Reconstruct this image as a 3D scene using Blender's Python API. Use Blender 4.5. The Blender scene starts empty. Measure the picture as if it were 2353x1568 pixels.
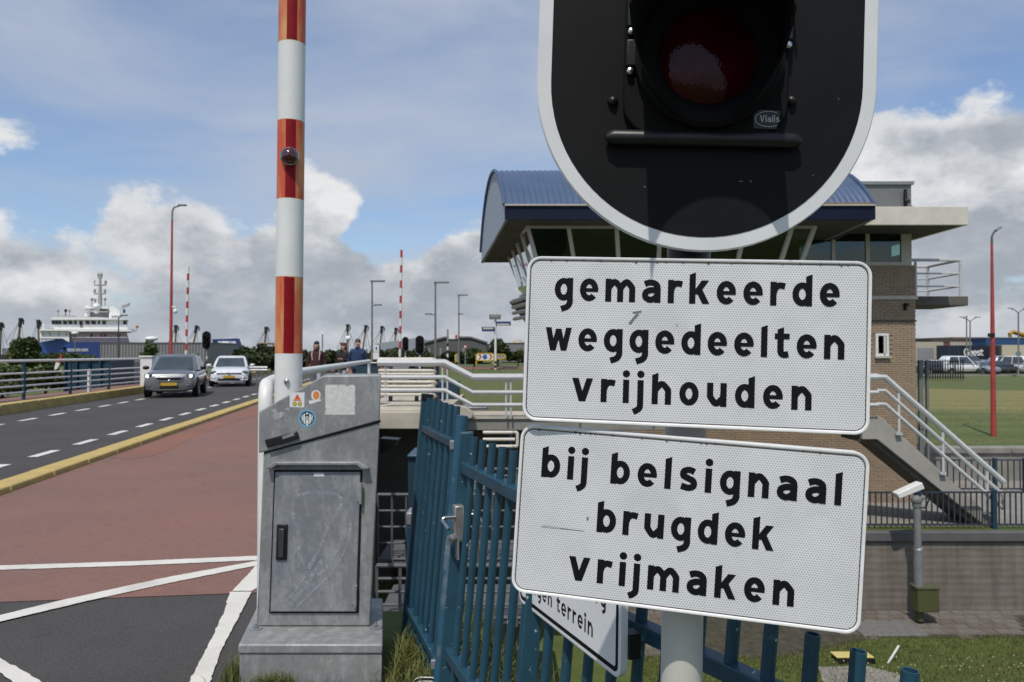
import bpy, bmesh, math, random
from mathutils import Vector, Matrix, Quaternion, noise
random.seed(7)
S = bpy.context.scene
COL = S.collection
R = math.radians

# ------------------------------------------------------------------ camera
F, CX, CY, HOR, EYE = 1694.0, 1176.5, 784.0, 812.0, 1.5     # lens in units of a 2353 wide picture; eye height in metres
PITCH = math.atan((HOR - CY) / F)
cam = bpy.data.cameras.new('camera')
cam.sensor_width = 36.0
cam.lens = 36.0 * F / 2353.0
cam.clip_start, cam.clip_end = 0.05, 6000
cam.dof.use_dof = True
cam.dof.focus_distance = 1.36
cam.dof.aperture_fstop = 12.0
camo = bpy.data.objects.new('camera', cam)
camo.location = (0, 0, EYE)
camo.rotation_euler = (R(90) + PITCH, 0, 0)
COL.objects.link(camo)
S.camera = camo

# ------------------------------------------------------------------ picture <-> place
_f = Vector((0, math.cos(PITCH), math.sin(PITCH))); _u = Vector((0, -math.sin(PITCH), math.cos(PITCH)))
def ray(u, v):
    return _f + Vector((1, 0, 0)) * ((u - CX) / F) + _u * (-(v - CY) / F)
def at(u, v, d):                       # the point of the line of sight (u, v) at d metres north of the camera
    r = ray(u, v); return Vector((0, 0, EYE)) + r * (d / r.y)
def gz(u, v, z=0.0):                   # where that line of sight meets height z
    r = ray(u, v); return Vector((0, 0, EYE)) + r * ((z - EYE) / r.z)
def X(u, d): return at(u, HOR, d).x
def Z(v, d): return at(CX, v, d).z

# ------------------------------------------------------------------ light
SUN_TRAVEL = Vector((0.186, 0.56, -1.0)).normalized()
TO_SUN = -SUN_TRAVEL
SUN_EL = math.asin(TO_SUN.z)
SUN_AZ = math.atan2(TO_SUN.x, TO_SUN.y)
sun = bpy.data.lights.new('sun', 'SUN')
sun.energy, sun.angle, sun.color = 2.35, R(0.6), (1.0, 0.94, 0.85)
suno = bpy.data.objects.new('sun', sun)
suno.rotation_euler = SUN_TRAVEL.to_track_quat('-Z', 'Y').to_euler()
suno.location = (0, 0, 40)
COL.objects.link(suno)
S.view_settings.view_transform = 'Standard'
S.view_settings.look = 'None'
S.view_settings.exposure = 0.45
S.view_settings.gamma = 1.0

W = bpy.data.worlds.new('World')
S.world = W
W.use_nodes = True
def world_sky():
    nt = W.node_tree; N = nt.nodes; L = nt.links
    N.clear()
    def nd(t, **k):
        n = N.new(t)
        for a, b in k.items(): setattr(n, a, b)
        return n
    def inp(n, i, v):
        if hasattr(v, 'is_output'): L.new(v, n.inputs[i])
        else: n.inputs[i].default_value = v
        return n
    def ma(op, a, b=0.0, c=0.0, clamp=False):
        n = nd('ShaderNodeMath', operation=op, use_clamp=clamp)
        inp(n, 0, a); inp(n, 1, b); inp(n, 2, c); return n.outputs[0]
    def vm(op, a, b=(0, 0, 0)):
        n = nd('ShaderNodeVectorMath', operation=op); inp(n, 0, a); inp(n, 1, b); return n.outputs[0]
    def ss(x, a, b, o0=0.0, o1=1.0):
        n = nd('ShaderNodeMapRange', interpolation_type='SMOOTHSTEP')
        inp(n, 0, x); inp(n, 1, a); inp(n, 2, b); inp(n, 3, o0); inp(n, 4, o1); return n.outputs[0]
    def mix(f, a, b):
        n = nd('ShaderNodeMix', data_type='RGBA')
        inp(n, 0, f); inp(n, 6, a); inp(n, 7, b); return n.outputs[2]
    def noise_(v, sc, det=8.0, ro=0.55, dist=0.0):
        n = nd('ShaderNodeTexNoise'); inp(n, 'Vector', v); inp(n, 'Scale', sc); inp(n, 'Detail', det); inp(n, 'Roughness', ro); inp(n, 'Distortion', dist)
        return n.outputs[0]
    sky = nd('ShaderNodeTexSky', sky_type='NISHITA', sun_disc=False)
    sky.sun_elevation = SUN_EL; sky.sun_rotation = SUN_AZ
    sky.air_density = 1.0; sky.dust_density = 1.2; sky.ozone_density = 1.6
    D = nd('ShaderNodeTexCoord').outputs['Generated']
    sep = nd('ShaderNodeSeparateXYZ'); inp(sep, 0, D)
    x, y, z = sep.outputs
    # high thin veil, on a flat layer overhead
    zz = ma('ADD', ma('MAXIMUM', z, 0.0), 0.14)
    comb = nd('ShaderNodeCombineXYZ'); inp(comb, 0, ma('DIVIDE', x, zz)); inp(comb, 1, ma('DIVIDE', y, zz)); inp(comb, 2, 0.0)
    pl = comb.outputs[0]
    mp = nd('ShaderNodeMapping'); inp(mp, 0, pl); inp(mp, 1, (VX, VY, 0)); inp(mp, 2, (0, 0, R(28))); inp(mp, 3, (0.8, 1.0, 1))
    v1 = noise_(mp.outputs[0], 1.5, 9.0, 0.52, 0.35)
    v2 = noise_(mp.outputs[0], 0.45, 3.0, 0.5)
    veil = ss(ma('ADD', ma('MULTIPLY', v1, 0.75), ma('MULTIPLY', v2, 0.50)), 0.48, 0.82, 0.04, 0.86)
    skyc = mix(veil, vm('MULTIPLY', sky.outputs[0], (0.60, 0.635, 0.69)), (2.28, 2.55, 3.06, 1))
    # heaped clouds standing on the horizon
    def dens(v):
        q = vm('ADD', vm('MULTIPLY', v, (1.0, 1.0, 1.55)), (CLX, CLY, 0.31))
        return ma('ADD', ma('MULTIPLY', noise_(q, 3.0, 2.0, 0.5), 0.62), ma('MULTIPLY', noise_(q, 9.5, 8.0, 0.60), 0.38))
    n1 = dens(D)
    n2 = dens(vm('ADD', D, (-0.02, 0.0, 0.045)))
    big = noise_(vm('ADD', vm('MULTIPLY', D, (1.0, 1.0, 0.6)), (BX, 1.1, 2.0)), 1.9, 2.0, 0.5)
    bias = ss(z, 0.06, 0.26, 0.150, -0.165)
    d = ma('ADD', ma('ADD', n1, bias), ma('MULTIPLY', ma('SUBTRACT', big, 0.5), 0.42))
    for u, v, rp, am in HEAPS:                    # where the single heaps and gaps of this afternoon stand
        c = ray(u, v).normalized(); dt = nd('ShaderNodeVectorMath', operation='DOT_PRODUCT'); inp(dt, 0, D); inp(dt, 1, tuple(c))
        d = ma('ADD', d, ss(dt.outputs['Value'], math.cos(rp / F), 1.0, 0.0, am))
    m = ss(d, 0.520, 0.578)
    lit = ma('ADD', 0.52, ma('MULTIPLY', ma('SUBTRACT', n1, n2), 9.0))
    lit = ma('ADD', lit, ss(d, 0.53, 0.66, 0.30, -0.22))
    lit = ma('ADD', lit, ss(z, 0.02, 0.24, -0.26, 0.10), clamp=True)
    pat = noise_(vm('MULTIPLY', vm('ADD', D, (3.3, 1.2, 0.7)), (1.0, 1.0, 1.8)), 7.0, 9.0, 0.62)
    lit = ma('ADD', ma('MULTIPLY', lit, 0.74), ss(pat, 0.34, 0.70, -0.06, 0.40), clamp=True)
    cl = mix(lit, (1.80, 1.98, 2.25, 1), (3.95, 4.00, 4.06, 1))
    out = mix(m, skyc, cl)
    # pale air right above the sea
    out = mix(ss(z, 0.0, 0.09, 0.55, 0.0), out, (1.88, 2.08, 2.40, 1))
    bg = nd('ShaderNodeBackground'); inp(bg, 0, out); inp(bg, 1, 0.15)
    o = nd('ShaderNodeOutputWorld'); L.new(bg.outputs[0], o.inputs[0])
HEAPS = [(20, 230, 190, .20), (-80, 430, 330, .14), (385, 450, 170, .15), (735, 430, 130, .17), (1130, 560, 190, .14), (930, 420, 260, -.13), (560, 420, 150, -.10), (2140, 350, 300, .24), (2330, 300, 260, .22), (2290, 90, 260, -.45), (1300, 250, 300, -.2)]
CLX, CLY, VX, VY, BX = 13.1, 4.7, 4.3, 5.2, 20.9
world_sky()

# ------------------------------------------------------------------ objects
WM = {}
def tag(o, label=None, cat=None, group=None, kind=None):
    if label: o['label'] = label
    if cat: o['category'] = cat
    if group: o['group'] = group
    if kind: o['kind'] = kind
    return o
def thing(name, label, cat, loc=(0, 0, 0), rotz=0.0, group=None, matrix=None):
    o = bpy.data.objects.new(name, None)
    o.empty_display_size = 0.1
    COL.objects.link(o)
    if matrix is not None: o.matrix_basis = matrix
    else:
        o.location = loc; o.rotation_euler = (0, 0, rotz)
        o.matrix_basis = Matrix.Translation(loc) @ Matrix.Rotation(rotz, 4, 'Z')
    WM[o] = o.matrix_basis.copy()
    return tag(o, label, cat, group)
def copy_tree(o, parent=None):
    c = o.copy(); COL.objects.link(c)
    if parent: c.parent = parent
    WM[c] = WM.get(o, Matrix.Identity(4))
    for ch in list(o.children):
        if ch is not c: copy_tree(ch, c)
    return c
def perp(t):
    a = Vector((0, 0, 1)) if abs(t.z) < 0.9 else Vector((1, 0, 0))
    s = t.cross(a).normalized(); return s, s.cross(t).normalized()
class MB:
    def __init__(s): s.v = []; s.f = []; s.m = []; s.mi = 0
    def add(s, vs, fs):
        b = len(s.v); s.v += [tuple(p) for p in vs]
        for f in fs: s.f.append(tuple(b + i for i in f)); s.m.append(s.mi)
        return s
    def quad(s, a, b, c, d): return s.add([a, b, c, d], [(0, 1, 2, 3)])
    def hexa(s, p):            # 8 points, bottom ring then top ring
        return s.add(p, [(3, 2, 1, 0), (4, 5, 6, 7), (0, 1, 5, 4), (1, 2, 6, 5), (2, 3, 7, 6), (3, 0, 4, 7)])
    def box(s, x0, y0, z0, x1, y1, z1):
        return s.hexa([(x0, y0, z0), (x1, y0, z0), (x1, y1, z0), (x0, y1, z0), (x0, y0, z1), (x1, y0, z1), (x1, y1, z1), (x0, y1, z1)])
    def obox(s, c, sx, sy, sz, mat=None):
        mat = mat or Matrix.Identity(3)
        c = Vector(c); P = []
        for k in (-.5, .5):
            for i, j in ((-.5, -.5), (.5, -.5), (.5, .5), (-.5, .5)): P.append(c + mat @ Vector((i * sx, j * sy, k * sz)))
        return s.hexa(P)
    def prism(s, pts, vec):
        vec = Vector(vec); n = len(pts); P = [Vector(p) for p in pts]
        return s.add(P + [p + vec for p in P], [tuple(range(n - 1, -1, -1)), tuple(range(n, 2 * n))] + [(i, (i + 1) % n, n + (i + 1) % n, n + i) for i in range(n)])
    def tube(s, path, r, n=8, closed=False, cap=True):
        P = [Vector(p) for p in path]; k = len(P)
        rr = r if isinstance(r, (list, tuple)) else [r] * k
        V = []; up = None
        for i in range(k):
            a = P[i - 1] if (i or closed) else P[0]; b = P[(i + 1) % k] if (i < k - 1 or closed) else P[-1]
            t = (b - a).normalized()
            if up is None: sd, up = perp(t)
            sd = t.cross(up)
            if sd.length < 1e-6: sd, up = perp(t)
            sd.normalize(); up = sd.cross(t).normalized()
            for j in range(n):
                w = 2 * math.pi * j / n
                V.append(P[i] + (sd * math.cos(w) + up * math.sin(w)) * rr[i])
        Fc = []
        for i in range(k if closed else k - 1):
            for j in range(n):
                a = i * n + j; b = i * n + (j + 1) % n; i2 = (i + 1) % k
                Fc.append((a, b, i2 * n + (j + 1) % n, i2 * n + j))
        if cap and not closed: Fc += [tuple(range(n - 1, -1, -1)), tuple(range((k - 1) * n, k * n))]
        return s.add(V, Fc)
    def cone(s, p0, p1, r0, r1=None, n=12): return s.tube([p0, p1], [r0, r0 if r1 is None else r1], n)
    def lathe(s, prof, org, axis=(0, 0, 1), n=20):
        t = Vector(axis).normalized(); a, b = perp(t); org = Vector(org); V = []; Fc = []
        for r, h in prof:
            for j in range(n):
                w = 2 * math.pi * j / n; V.append(org + t * h + (a * math.cos(w) + b * math.sin(w)) * max(r, 1e-5))
        for i in range(len(prof) - 1):
            for j in range(n): Fc.append((i * n + j, i * n + (j + 1) % n, (i + 1) * n + (j + 1) % n, (i + 1) * n + j))
        return s.add(V, Fc)
    def ball(s, c, r, n=12, m=8):
        c = Vector(c); r = Vector(r) if hasattr(r, '__len__') else Vector((r, r, r)); V = []; Fc = []
        for i in range(m + 1):
            th = math.pi * i / m
            for j in range(n):
                w = 2 * math.pi * j / n; V.append((c.x + r.x * math.sin(th) * math.cos(w), c.y + r.y * math.sin(th) * math.sin(w), c.z + r.z * math.cos(th)))
        for i in range(m):
            for j in range(n): Fc.append((i * n + j, (i + 1) * n + j, (i + 1) * n + (j + 1) % n, i * n + (j + 1) % n))
        return s.add(V, Fc)
    def build(s, name, mat, parent=None, local=False, smooth=40, bevel=0.0, seg=2, sub=0):
        me = bpy.data.meshes.new(name); me.from_pydata(s.v, [], s.f)
        mats = mat if isinstance(mat, (list, tuple)) else [mat]
        for q in mats: me.materials.append(q)
        if len(mats) > 1: me.polygons.foreach_set('material_index', s.m)
        bm = bmesh.new(); bm.from_mesh(me)
        bmesh.ops.recalc_face_normals(bm, faces=bm.faces); bm.to_mesh(me); bm.free()
        if smooth:
            me.polygons.foreach_set('use_smooth', [True] * len(me.polygons))
            me.set_sharp_from_angle(angle=R(smooth))
        me.update()
        o = bpy.data.objects.new(name, me); COL.objects.link(o)
        WM[o] = Matrix.Identity(4)
        if parent is not None:
            o.parent = parent
            if local: WM[o] = WM[parent]
            else: o.matrix_parent_inverse = WM[parent].inverted()
        if bevel:
            b = o.modifiers.new('bevel', 'BEVEL'); b.width = bevel; b.segments = seg; b.limit_method = 'ANGLE'; b.angle_limit = R(35)
        if sub:
            b = o.modifiers.new('sub', 'SUBSURF'); b.levels = sub; b.render_levels = sub
        return o
def arc3(p0, p1, p2, n=6):             # a quadratic bend
    p0, p1, p2 = Vector(p0), Vector(p1), Vector(p2)
    return [p0 * (1 - t) ** 2 + p1 * 2 * t * (1 - t) + p2 * t * t for t in [i / n for i in range(n + 1)]]
def fillet(pts, r=0.1, n=5):           # a path with rounded corners
    P = [Vector(p) for p in pts]; out = [P[0]]
    for i in range(1, len(P) - 1):
        a = (P[i - 1] - P[i]); b = (P[i + 1] - P[i]); q = min(r, a.length * .45, b.length * .45)
        out += arc3(P[i] + a.normalized() * q, P[i], P[i] + b.normalized() * q, n)
    return out + [P[-1]]
def catmull(pts, k=6, closed=False):
    P = [Vector((p[0], p[1], 0)) for p in pts]; n = len(P); out = []
    for i in range(n if closed else n - 1):
        g = lambda j: P[j % n] if closed else P[max(0, min(n - 1, j))]
        a, b, c, d = g(i - 1), g(i), g(i + 1), g(i + 2)
        for q in range(k):
            t = q / k
            out.append(.5 * ((2 * b) + (c - a) * t + (2 * a - 5 * b + 4 * c - d) * t * t + (3 * b - a - 3 * c + d) * t ** 3))
    if not closed: out.append(P[-1])
    return [(p.x, p.y) for p in out]

# ------------------------------------------------------------------ materials
MATS = {}
def pm(name, col, rough=0.6, metal=0.0, var=0.12, scale=6.0, bump=0.0, bscale=60.0, col2=None, spec=0.5, island=0.0, emit=0.0, coat=0.0, stretch=(1, 1, 1), dirt=0.0, dirtcol=(0.05, 0.045, 0.035), world=False):
    if name in MATS: return MATS[name]
    m = bpy.data.materials.new(name); m.use_nodes = True; MATS[name] = m
    nt = m.node_tree; N = nt.nodes; L = nt.links; b = N['Principled BSDF']
    b.inputs['Roughness'].default_value = rough; b.inputs['Metallic'].default_value = metal
    b.inputs['Specular IOR Level'].default_value = spec; b.inputs['Coat Weight'].default_value = coat
    c = (*col, 1); c2 = (*(col2 or [max(0, q * (1 - var * 2)) for q in col]), 1)
    if world: geo = N.new('ShaderNodeNewGeometry'); vec = geo.outputs['Position']
    else: tc = N.new('ShaderNodeTexCoord'); vec = tc.outputs['Object']
    mp = N.new('ShaderNodeMapping'); mp.inputs[3].default_value = stretch; L.new(vec, mp.inputs[0])
    n = N.new('ShaderNodeTexNoise'); n.inputs['Scale'].default_value = scale; n.inputs['Detail'].default_value = 6; n.inputs['Roughness'].default_value = .6
    L.new(mp.outputs[0], n.inputs['Vector'])
    r = N.new('ShaderNodeMapRange'); r.inputs[1].default_value = .32; r.inputs[2].default_value = .68; L.new(n.outputs[0], r.inputs[0])
    x = N.new('ShaderNodeMix'); x.data_type = 'RGBA'; x.inputs[6].default_value = c; x.inputs[7].default_value = c2
    L.new(r.outputs[0], x.inputs[0]); out = x.outputs[2]
    if dirt:
        n3 = N.new('ShaderNodeTexNoise'); n3.inputs['Scale'].default_value = scale * .45; n3.inputs['Detail'].default_value = 9; n3.inputs['Roughness'].default_value = .7; L.new(vec, n3.inputs['Vector'])
        r3 = N.new('ShaderNodeMapRange'); r3.inputs[1].default_value = .52; r3.inputs[2].default_value = .72; r3.inputs[4].default_value = dirt; L.new(n3.outputs[0], r3.inputs[0])
        x3 = N.new('ShaderNodeMix'); x3.data_type = 'RGBA'; x3.inputs[7].default_value = (*dirtcol, 1); L.new(r3.outputs[0], x3.inputs[0]); L.new(out, x3.inputs[6]); out = x3.outputs[2]
    if island:
        g = N.new('ShaderNodeNewGeometry'); h = N.new('ShaderNodeHueSaturation')
        mr = N.new('ShaderNodeMapRange'); mr.inputs[3].default_value = 1 - island; mr.inputs[4].default_value = 1 + island
        L.new(g.outputs['Random Per Island'], mr.inputs[0]); L.new(mr.outputs[0], h.inputs['Value']); L.new(out, h.inputs['Color']); out = h.outputs[0]
    L.new(out, b.inputs['Base Color'])
    if emit: L.new(out, b.inputs['Emission Color']); b.inputs['Emission Strength'].default_value = emit
    if bump:
        n2 = N.new('ShaderNodeTexNoise'); n2.inputs['Scale'].default_value = bscale; n2.inputs['Detail'].default_value = 5; L.new(mp.outputs[0], n2.inputs['Vector'])
        bp = N.new('ShaderNodeBump'); bp.inputs['Strength'].default_value = bump; bp.inputs['Distance'].default_value = .01
        L.new(n2.outputs[0], bp.inputs['Height']); L.new(bp.outputs[0], b.inputs['Normal'])
    return m
def nodes_of(m): return m.node_tree.nodes, m.node_tree.links, m.node_tree.nodes['Principled BSDF']

def leafmat(name, c1, c2, isl=.35):
    m = pm(name, c1, .65, var=.2, scale=1.2, col2=c2, island=isl, spec=.25)
    N, L, b = nodes_of(m)
    tr = N.new('ShaderNodeBsdfTranslucent'); mx = N.new('ShaderNodeMixShader'); mx.inputs[0].default_value = .22
    src = b.inputs['Base Color'].links[0].from_socket; L.new(src, tr.inputs[0]); o = N['Material Output']
    L.new(b.outputs[0], mx.inputs[1]); L.new(tr.outputs[0], mx.inputs[2]); L.new(mx.outputs[0], o.inputs[0])
    return m
LEAF = leafmat('leaf', (.075, .100, .030), (.040, .060, .020))
LEAF2 = leafmat('leaf_pale', (.085, .11, .035), (.045, .07, .02))
HEDGE = leafmat('hedge_leaf', (.062, .080, .026), (.030, .044, .016))
GRASS = leafmat('grass_blade', (.165, .178, .052), (.105, .125, .036), .3)
DRYGR = leafmat('dry_blade', (.19, .16, .07), (.13, .12, .05), .3)
BARK = pm('bark', (.09, .07, .05), .9, var=.25, scale=9, bump=.6)
WHITE = pm('white_paint', (.74, .74, .71), .42, var=.06, scale=5, dirt=.18, dirtcol=(.42, .40, .36))
CREAM = pm('cream_paint', (.66, .62, .53), .55, var=.07, scale=2.5, dirt=.25, dirtcol=(.32, .29, .24))
BLUE = pm('blue_fence_paint', (.016, .066, .104), .42, var=.14, scale=7, col2=(.012, .050, .080), bump=.05, bscale=90)
def chips(m, sc, th):
    N, L, b = nodes_of(m); base = b.inputs['Base Color'].links[0].from_socket; g = N.new('ShaderNodeNewGeometry'); n = N.new('ShaderNodeTexNoise'); n.inputs['Scale'].default_value = sc; n.inputs['Detail'].default_value = 4; L.new(g.outputs['Position'], n.inputs[0])
    r = N.new('ShaderNodeMapRange'); r.inputs[1].default_value = th; r.inputs[2].default_value = th + .015; L.new(n.outputs[0], r.inputs[0]); x = N.new('ShaderNodeMix'); x.data_type = 'RGBA'; x.inputs[7].default_value = (.33, .36, .37, 1); L.new(r.outputs[0], x.inputs[0]); L.new(base, x.inputs[6]); L.new(x.outputs[2], b.inputs['Base Color'])
def nodes_of(m): return m.node_tree.nodes, m.node_tree.links, m.node_tree.nodes['Principled BSDF']
chips(BLUE, 38, .70)
SLATE = pm('slate_fence_paint', (.030, .042, .062), .55, var=.1)
DBLUE = pm('dark_blue_paint', (.012, .044, .072), .5, var=.12, scale=3)
BLACK = pm('black_plastic', (.012, .012, .013), .42, var=.2, scale=14, spec=.4)
DKSTEEL = pm('dull_dark_steel', (.15, .155, .16), .6, .3, var=.15, scale=4)
RUBBER = pm('black_rubber', (.015, .015, .015), .85, var=.2)
STEEL = pm('stainless_steel', (.55, .55, .54), .28, 1.0, var=.1)
CHROME = pm('chrome', (.8, .8, .8), .12, 1.0, var=.02)
GREYST = pm('grey_steel', (.32, .33, .34), .5, .5, var=.12, scale=5)
CONC = pm('concrete', (.27, .255, .225), .9, var=.13, scale=1.6, bump=.25, bscale=25, dirt=.35, dirtcol=(.13, .12, .10))
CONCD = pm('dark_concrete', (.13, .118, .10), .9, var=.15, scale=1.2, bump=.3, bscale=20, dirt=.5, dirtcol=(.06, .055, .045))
FARGREY = pm('far_grey', (.25, .26, .27), .7, var=.05)
YELLOW = pm('yellow_kerb_paint', (.50, .37, .12), .75, var=.1, scale=2.2, bump=.2, bscale=40, dirt=.45, dirtcol=(.20, .17, .12))
REDP = pm('red_paint', (.48, .045, .035), .4, var=.12, scale=3)
REDPOST = pm('faded_red_post', (.42, .060, .055), .5, var=.15, scale=1.4)
# ------------------------------------------------------------------ road-sign lettering: strokes of constant width
def ell(cx, cy, rx, ry, a0, a1, n=22):
    return [(cx + rx * math.cos(R(a0 + (a1 - a0) * i / n)), cy + ry * math.sin(R(a0 + (a1 - a0) * i / n))) for i in range(n + 1)]
def ribbon(path, h, closed=False):
    P = [Vector((p[0], p[1])) for p in path]; n = len(P); Lf = []; Rt = []
    for i in range(n):
        a = P[(i - 1) % n] if (i or closed) else P[0]; b = P[(i + 1) % n] if (i < n - 1 or closed) else P[-1]
        t = (b - a).normalized(); nn = Vector((-t.y, t.x)); Lf.append(P[i] + nn * h); Rt.append(P[i] - nn * h)
    out = []
    for i in range(n if closed else n - 1):
        j = (i + 1) % n; out.append([Rt[i], Rt[j], Lf[j], Lf[i]])
    return out
def glyph(c, w=.26):
    h = w / 2; A = 1.34; P = []
    def stem(x, y0, y1, slant=0.0): P.append([(x - h, y0), (x + h, y0), (x + h, y1), (x - h, y1 - slant)])
    def dia(x0, y0, x1, y1, k=1.06): P.append([(x0 - h * k, y0), (x0 + h * k, y0), (x1 + h * k, y1), (x1 - h * k, y1)])
    def st(path, closed=False): P.extend(ribbon(path, h, closed))
    def bowl(cx): st(ell(cx, .5, .40 - h, .5 - h, 0, 360, 26)[:-1], True)
    def arch(x0, x1): st([(x0, .52)] + catmull([(x0 + .02, .62), ((x0 + x1) / 2 + .01, 1 - h), (x1, .62)], 8) + [(x1, .4)])
    def dot(x): P.append([(x + .155 * math.cos(R(20 * i)), 1.25 + .155 * math.sin(R(20 * i))) for i in range(18)])
    wd = .80
    if c == 'o': bowl(.40)
    elif c == 'e':
        st(ell(.40, .5, .40 - h, .5 - h, -4, 318, 26)); P.append([(.2, .41), (.79, .41), (.79, .59 - .02), (.2, .57)])
    elif c == 'g': bowl(.40); stem(.67, .1, 1.0); st(catmull([(.67, .2), (.67, -.08), (.56, -.26), (.30, -.36)], 6))
    elif c == 'd': bowl(.40); stem(.67, 0, A, .10)
    elif c == 'b': bowl(.40); stem(.13, 0, A, .10)
    elif c == 'a':
        st(catmull([(.10, .80), (.30, .868), (.50, .84), (.63, .72), (.65, .5)], 6)); stem(.65, 0, .6)
        st(catmull([(.60, .53), (.36, .54), (.15, .44), (.14, .24), (.32, .125), (.52, .18), (.63, .32)], 6)); wd = .78
    elif c == 'n': stem(.13, 0, 1.0); arch(.13, .68); stem(.68, 0, .5); wd = .81
    elif c == 'h': stem(.13, 0, A, .10); arch(.13, .68); stem(.68, 0, .5); wd = .81
    elif c == 'm': stem(.13, 0, 1.0); arch(.13, .64); stem(.64, 0, .5); arch(.64, 1.15); stem(1.15, 0, .5); wd = 1.28
    elif c == 'u': stem(.13, .4, 1.0); st([(.13, .6)] + catmull([(.13, .42), (.38, h), (.66, .38)], 8) + [(.68, .55)]); stem(.68, 0, 1.0); wd = .81
    elif c == 'r': stem(.13, 0, 1.0); st(catmull([(.13, .5), (.20, .72), (.36, .85), (.60, .82)], 6)); wd = .60
    elif c == 'k': stem(.13, 0, A, .10); dia(.25, .40, .66, 1.0, 1.15); dia(.70, 0, .40, .60, 1.12); wd = .84
    elif c == 'v': dia(.45, 0, .14, 1.0); dia(.45, 0, .76, 1.0); wd = .90
    elif c == 'w': dia(.34, 0, .13, 1.0, .95); dia(.34, 0, .57, .95, .9); dia(.80, 0, .57, .95, .9); dia(.80, 0, 1.01, 1.0, .95); wd = 1.14
    elif c == 'l': stem(.13, 0, A, .10); wd = .26
    elif c == 'i': stem(.13, 0, 1.0); dot(.13); wd = .27
    elif c == 'j': stem(.13, -.02, 1.0); st(catmull([(.13, .1), (.12, -.14), (.02, -.27), (-.16, -.36)], 6)); dot(.13); wd = .27
    elif c == 't': stem(.24, .3, 1.27, .10); st(catmull([(.24, .45), (.26, .20), (.38, .12), (.56, .15)], 6)); P.append([(0, .77), (.60, .77), (.60, 1.0), (0, 1.0)]); wd = .60
    elif c == 's': st(catmull([(.62, .80), (.42, .872), (.20, .80), (.18, .62), (.38, .52), (.58, .42), (.60, .22), (.40, .128), (.10, .19)], 7)); wd = .74
    elif c == 'G': st(ell(.55, .67, .42, .67 - h, 40, 345, 28)); stem(.92, .12, .62); P.append([(.58, .56), (1.05, .56), (1.05, .74), (.58, .74)]); wd = 1.05
    elif c == 'V': dia(.48, 0, .13, 1.34); dia(.48, 0, .83, 1.34); wd = .96
    elif c == ' ': wd = .34
    return P, wd
def lettering(mb, text, org, ax, ay, nrm, xh, width, w=.26, word=None):      # org: left end of the base line; width: of the whole line
    G = [glyph(c, w) for c in text]; tot = sum(g[1] for g in G) * xh
    gap = (width - tot) / max(1, len(text) - 1)
    org, ax, ay, nrm = Vector(org), Vector(ax), Vector(ay), Vector(nrm); x = 0.0; k = 0
    wi = 0
    for ch, (P, wd) in zip(text, G):
        wi += ch == ' '
        for poly in P:
            if word is not None and wi != word: continue
            k += 1; z = nrm * (k * 2e-6)
            mb.add([org + ax * (x + p[0] * xh) + ay * (p[1] * xh) + z for p in poly], [tuple(range(len(poly)))])
        x += wd * xh + gap
    return mb
def rrect(w, h, r, n=7, x0=0, y0=0):
    o = []
    for cx, cy, a in ((w - r, h - r, 0), (r, h - r, 90), (r, r, 180), (w - r, r, 270)):
        o += [(x0 + cx + r * math.cos(R(a + 90 * i / n)), y0 + cy + r * math.sin(R(a + 90 * i / n))) for i in range(n + 1)]
    return o
def ring_mesh(mb, loops):              # bridge a stack of equally long 3-D loops
    n = len(loops[0]); V = [p for l in loops for p in l]; Fc = []
    for k in range(len(loops) - 1):
        for i in range(n): Fc.append((k * n + i, k * n + (i + 1) % n, (k + 1) * n + (i + 1) % n, (k + 1) * n + i))
    return mb.add(V, Fc)

# ------------------------------------------------------------------ the two text plates and the signal on their post
def hexmat():
    m = pm('honeycomb_reflective_sheet', (.70, .71, .705), .45, var=.06, scale=9, dirt=.30, dirtcol=(.36, .35, .32))
    N, L, b = nodes_of(m)
    base = b.inputs['Base Color'].links[0].from_socket
    tc = N.new('ShaderNodeTexCoord'); s = .0046
    def vmm(op, a, bb=None):
        n = N.new('ShaderNodeVectorMath'); n.operation = op
        L.new(a, n.inputs[0])
        if bb is not None: n.inputs[1].default_value = bb
        return n.outputs[0]
    p = vmm('MULTIPLY', tc.outputs['Object'], (1 / s, 1 / (s * 1.732), 0))
    ds = []
    for off in ((0, 0, 0), (.5, .5, 0)):
        q = vmm('SUBTRACT', vmm('FRACTION', vmm('ADD', p, (off[0] + 100, off[1] + 100, 0))), (.5, .5, 0))
        q = vmm('MULTIPLY', q, (1, 1.732, 0))
        n = N.new('ShaderNodeVectorMath'); n.operation = 'LENGTH'; L.new(q, n.inputs[0]); ds.append(n.outputs['Value'])
    mn = N.new('ShaderNodeMath'); mn.operation = 'MINIMUM'; L.new(ds[0], mn.inputs[0]); L.new(ds[1], mn.inputs[1])
    mr = N.new('ShaderNodeMapRange'); mr.inputs[1].default_value = .36; mr.inputs[2].default_value = .47; L.new(mn.outputs[0], mr.inputs[0])
    x = N.new('ShaderNodeMix'); x.data_type = 'RGBA'; x.blend_type = 'MULTIPLY'; x.inputs[0].default_value = 1
    cr = N.new('ShaderNodeMix'); cr.data_type = 'RGBA'; cr.inputs[6].default_value = (.70, .71, .72, 1); cr.inputs[7].default_value = (1.25, 1.25, 1.25, 1)
    L.new(mr.outputs[0], cr.inputs[0]); L.new(base, x.inputs[6]); L.new(cr.outputs[2], x.inputs[7]); L.new(x.outputs[2], b.inputs['Base Color'])
    return m
HEX = hexmat()
RIM = pm('white_sign_rim', (.78, .78, .76), .35, var=.05, scale=20, dirt=.35, dirtcol=(.33, .31, .27), bump=.05, bscale=60)
INK = pm('black_sign_lettering', (.008, .008, .009), .6, var=.1, scale=40, spec=.12)
SEAM = pm('grime_seam', (.10, .09, .08), .9, var=.4, scale=90)
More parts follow.
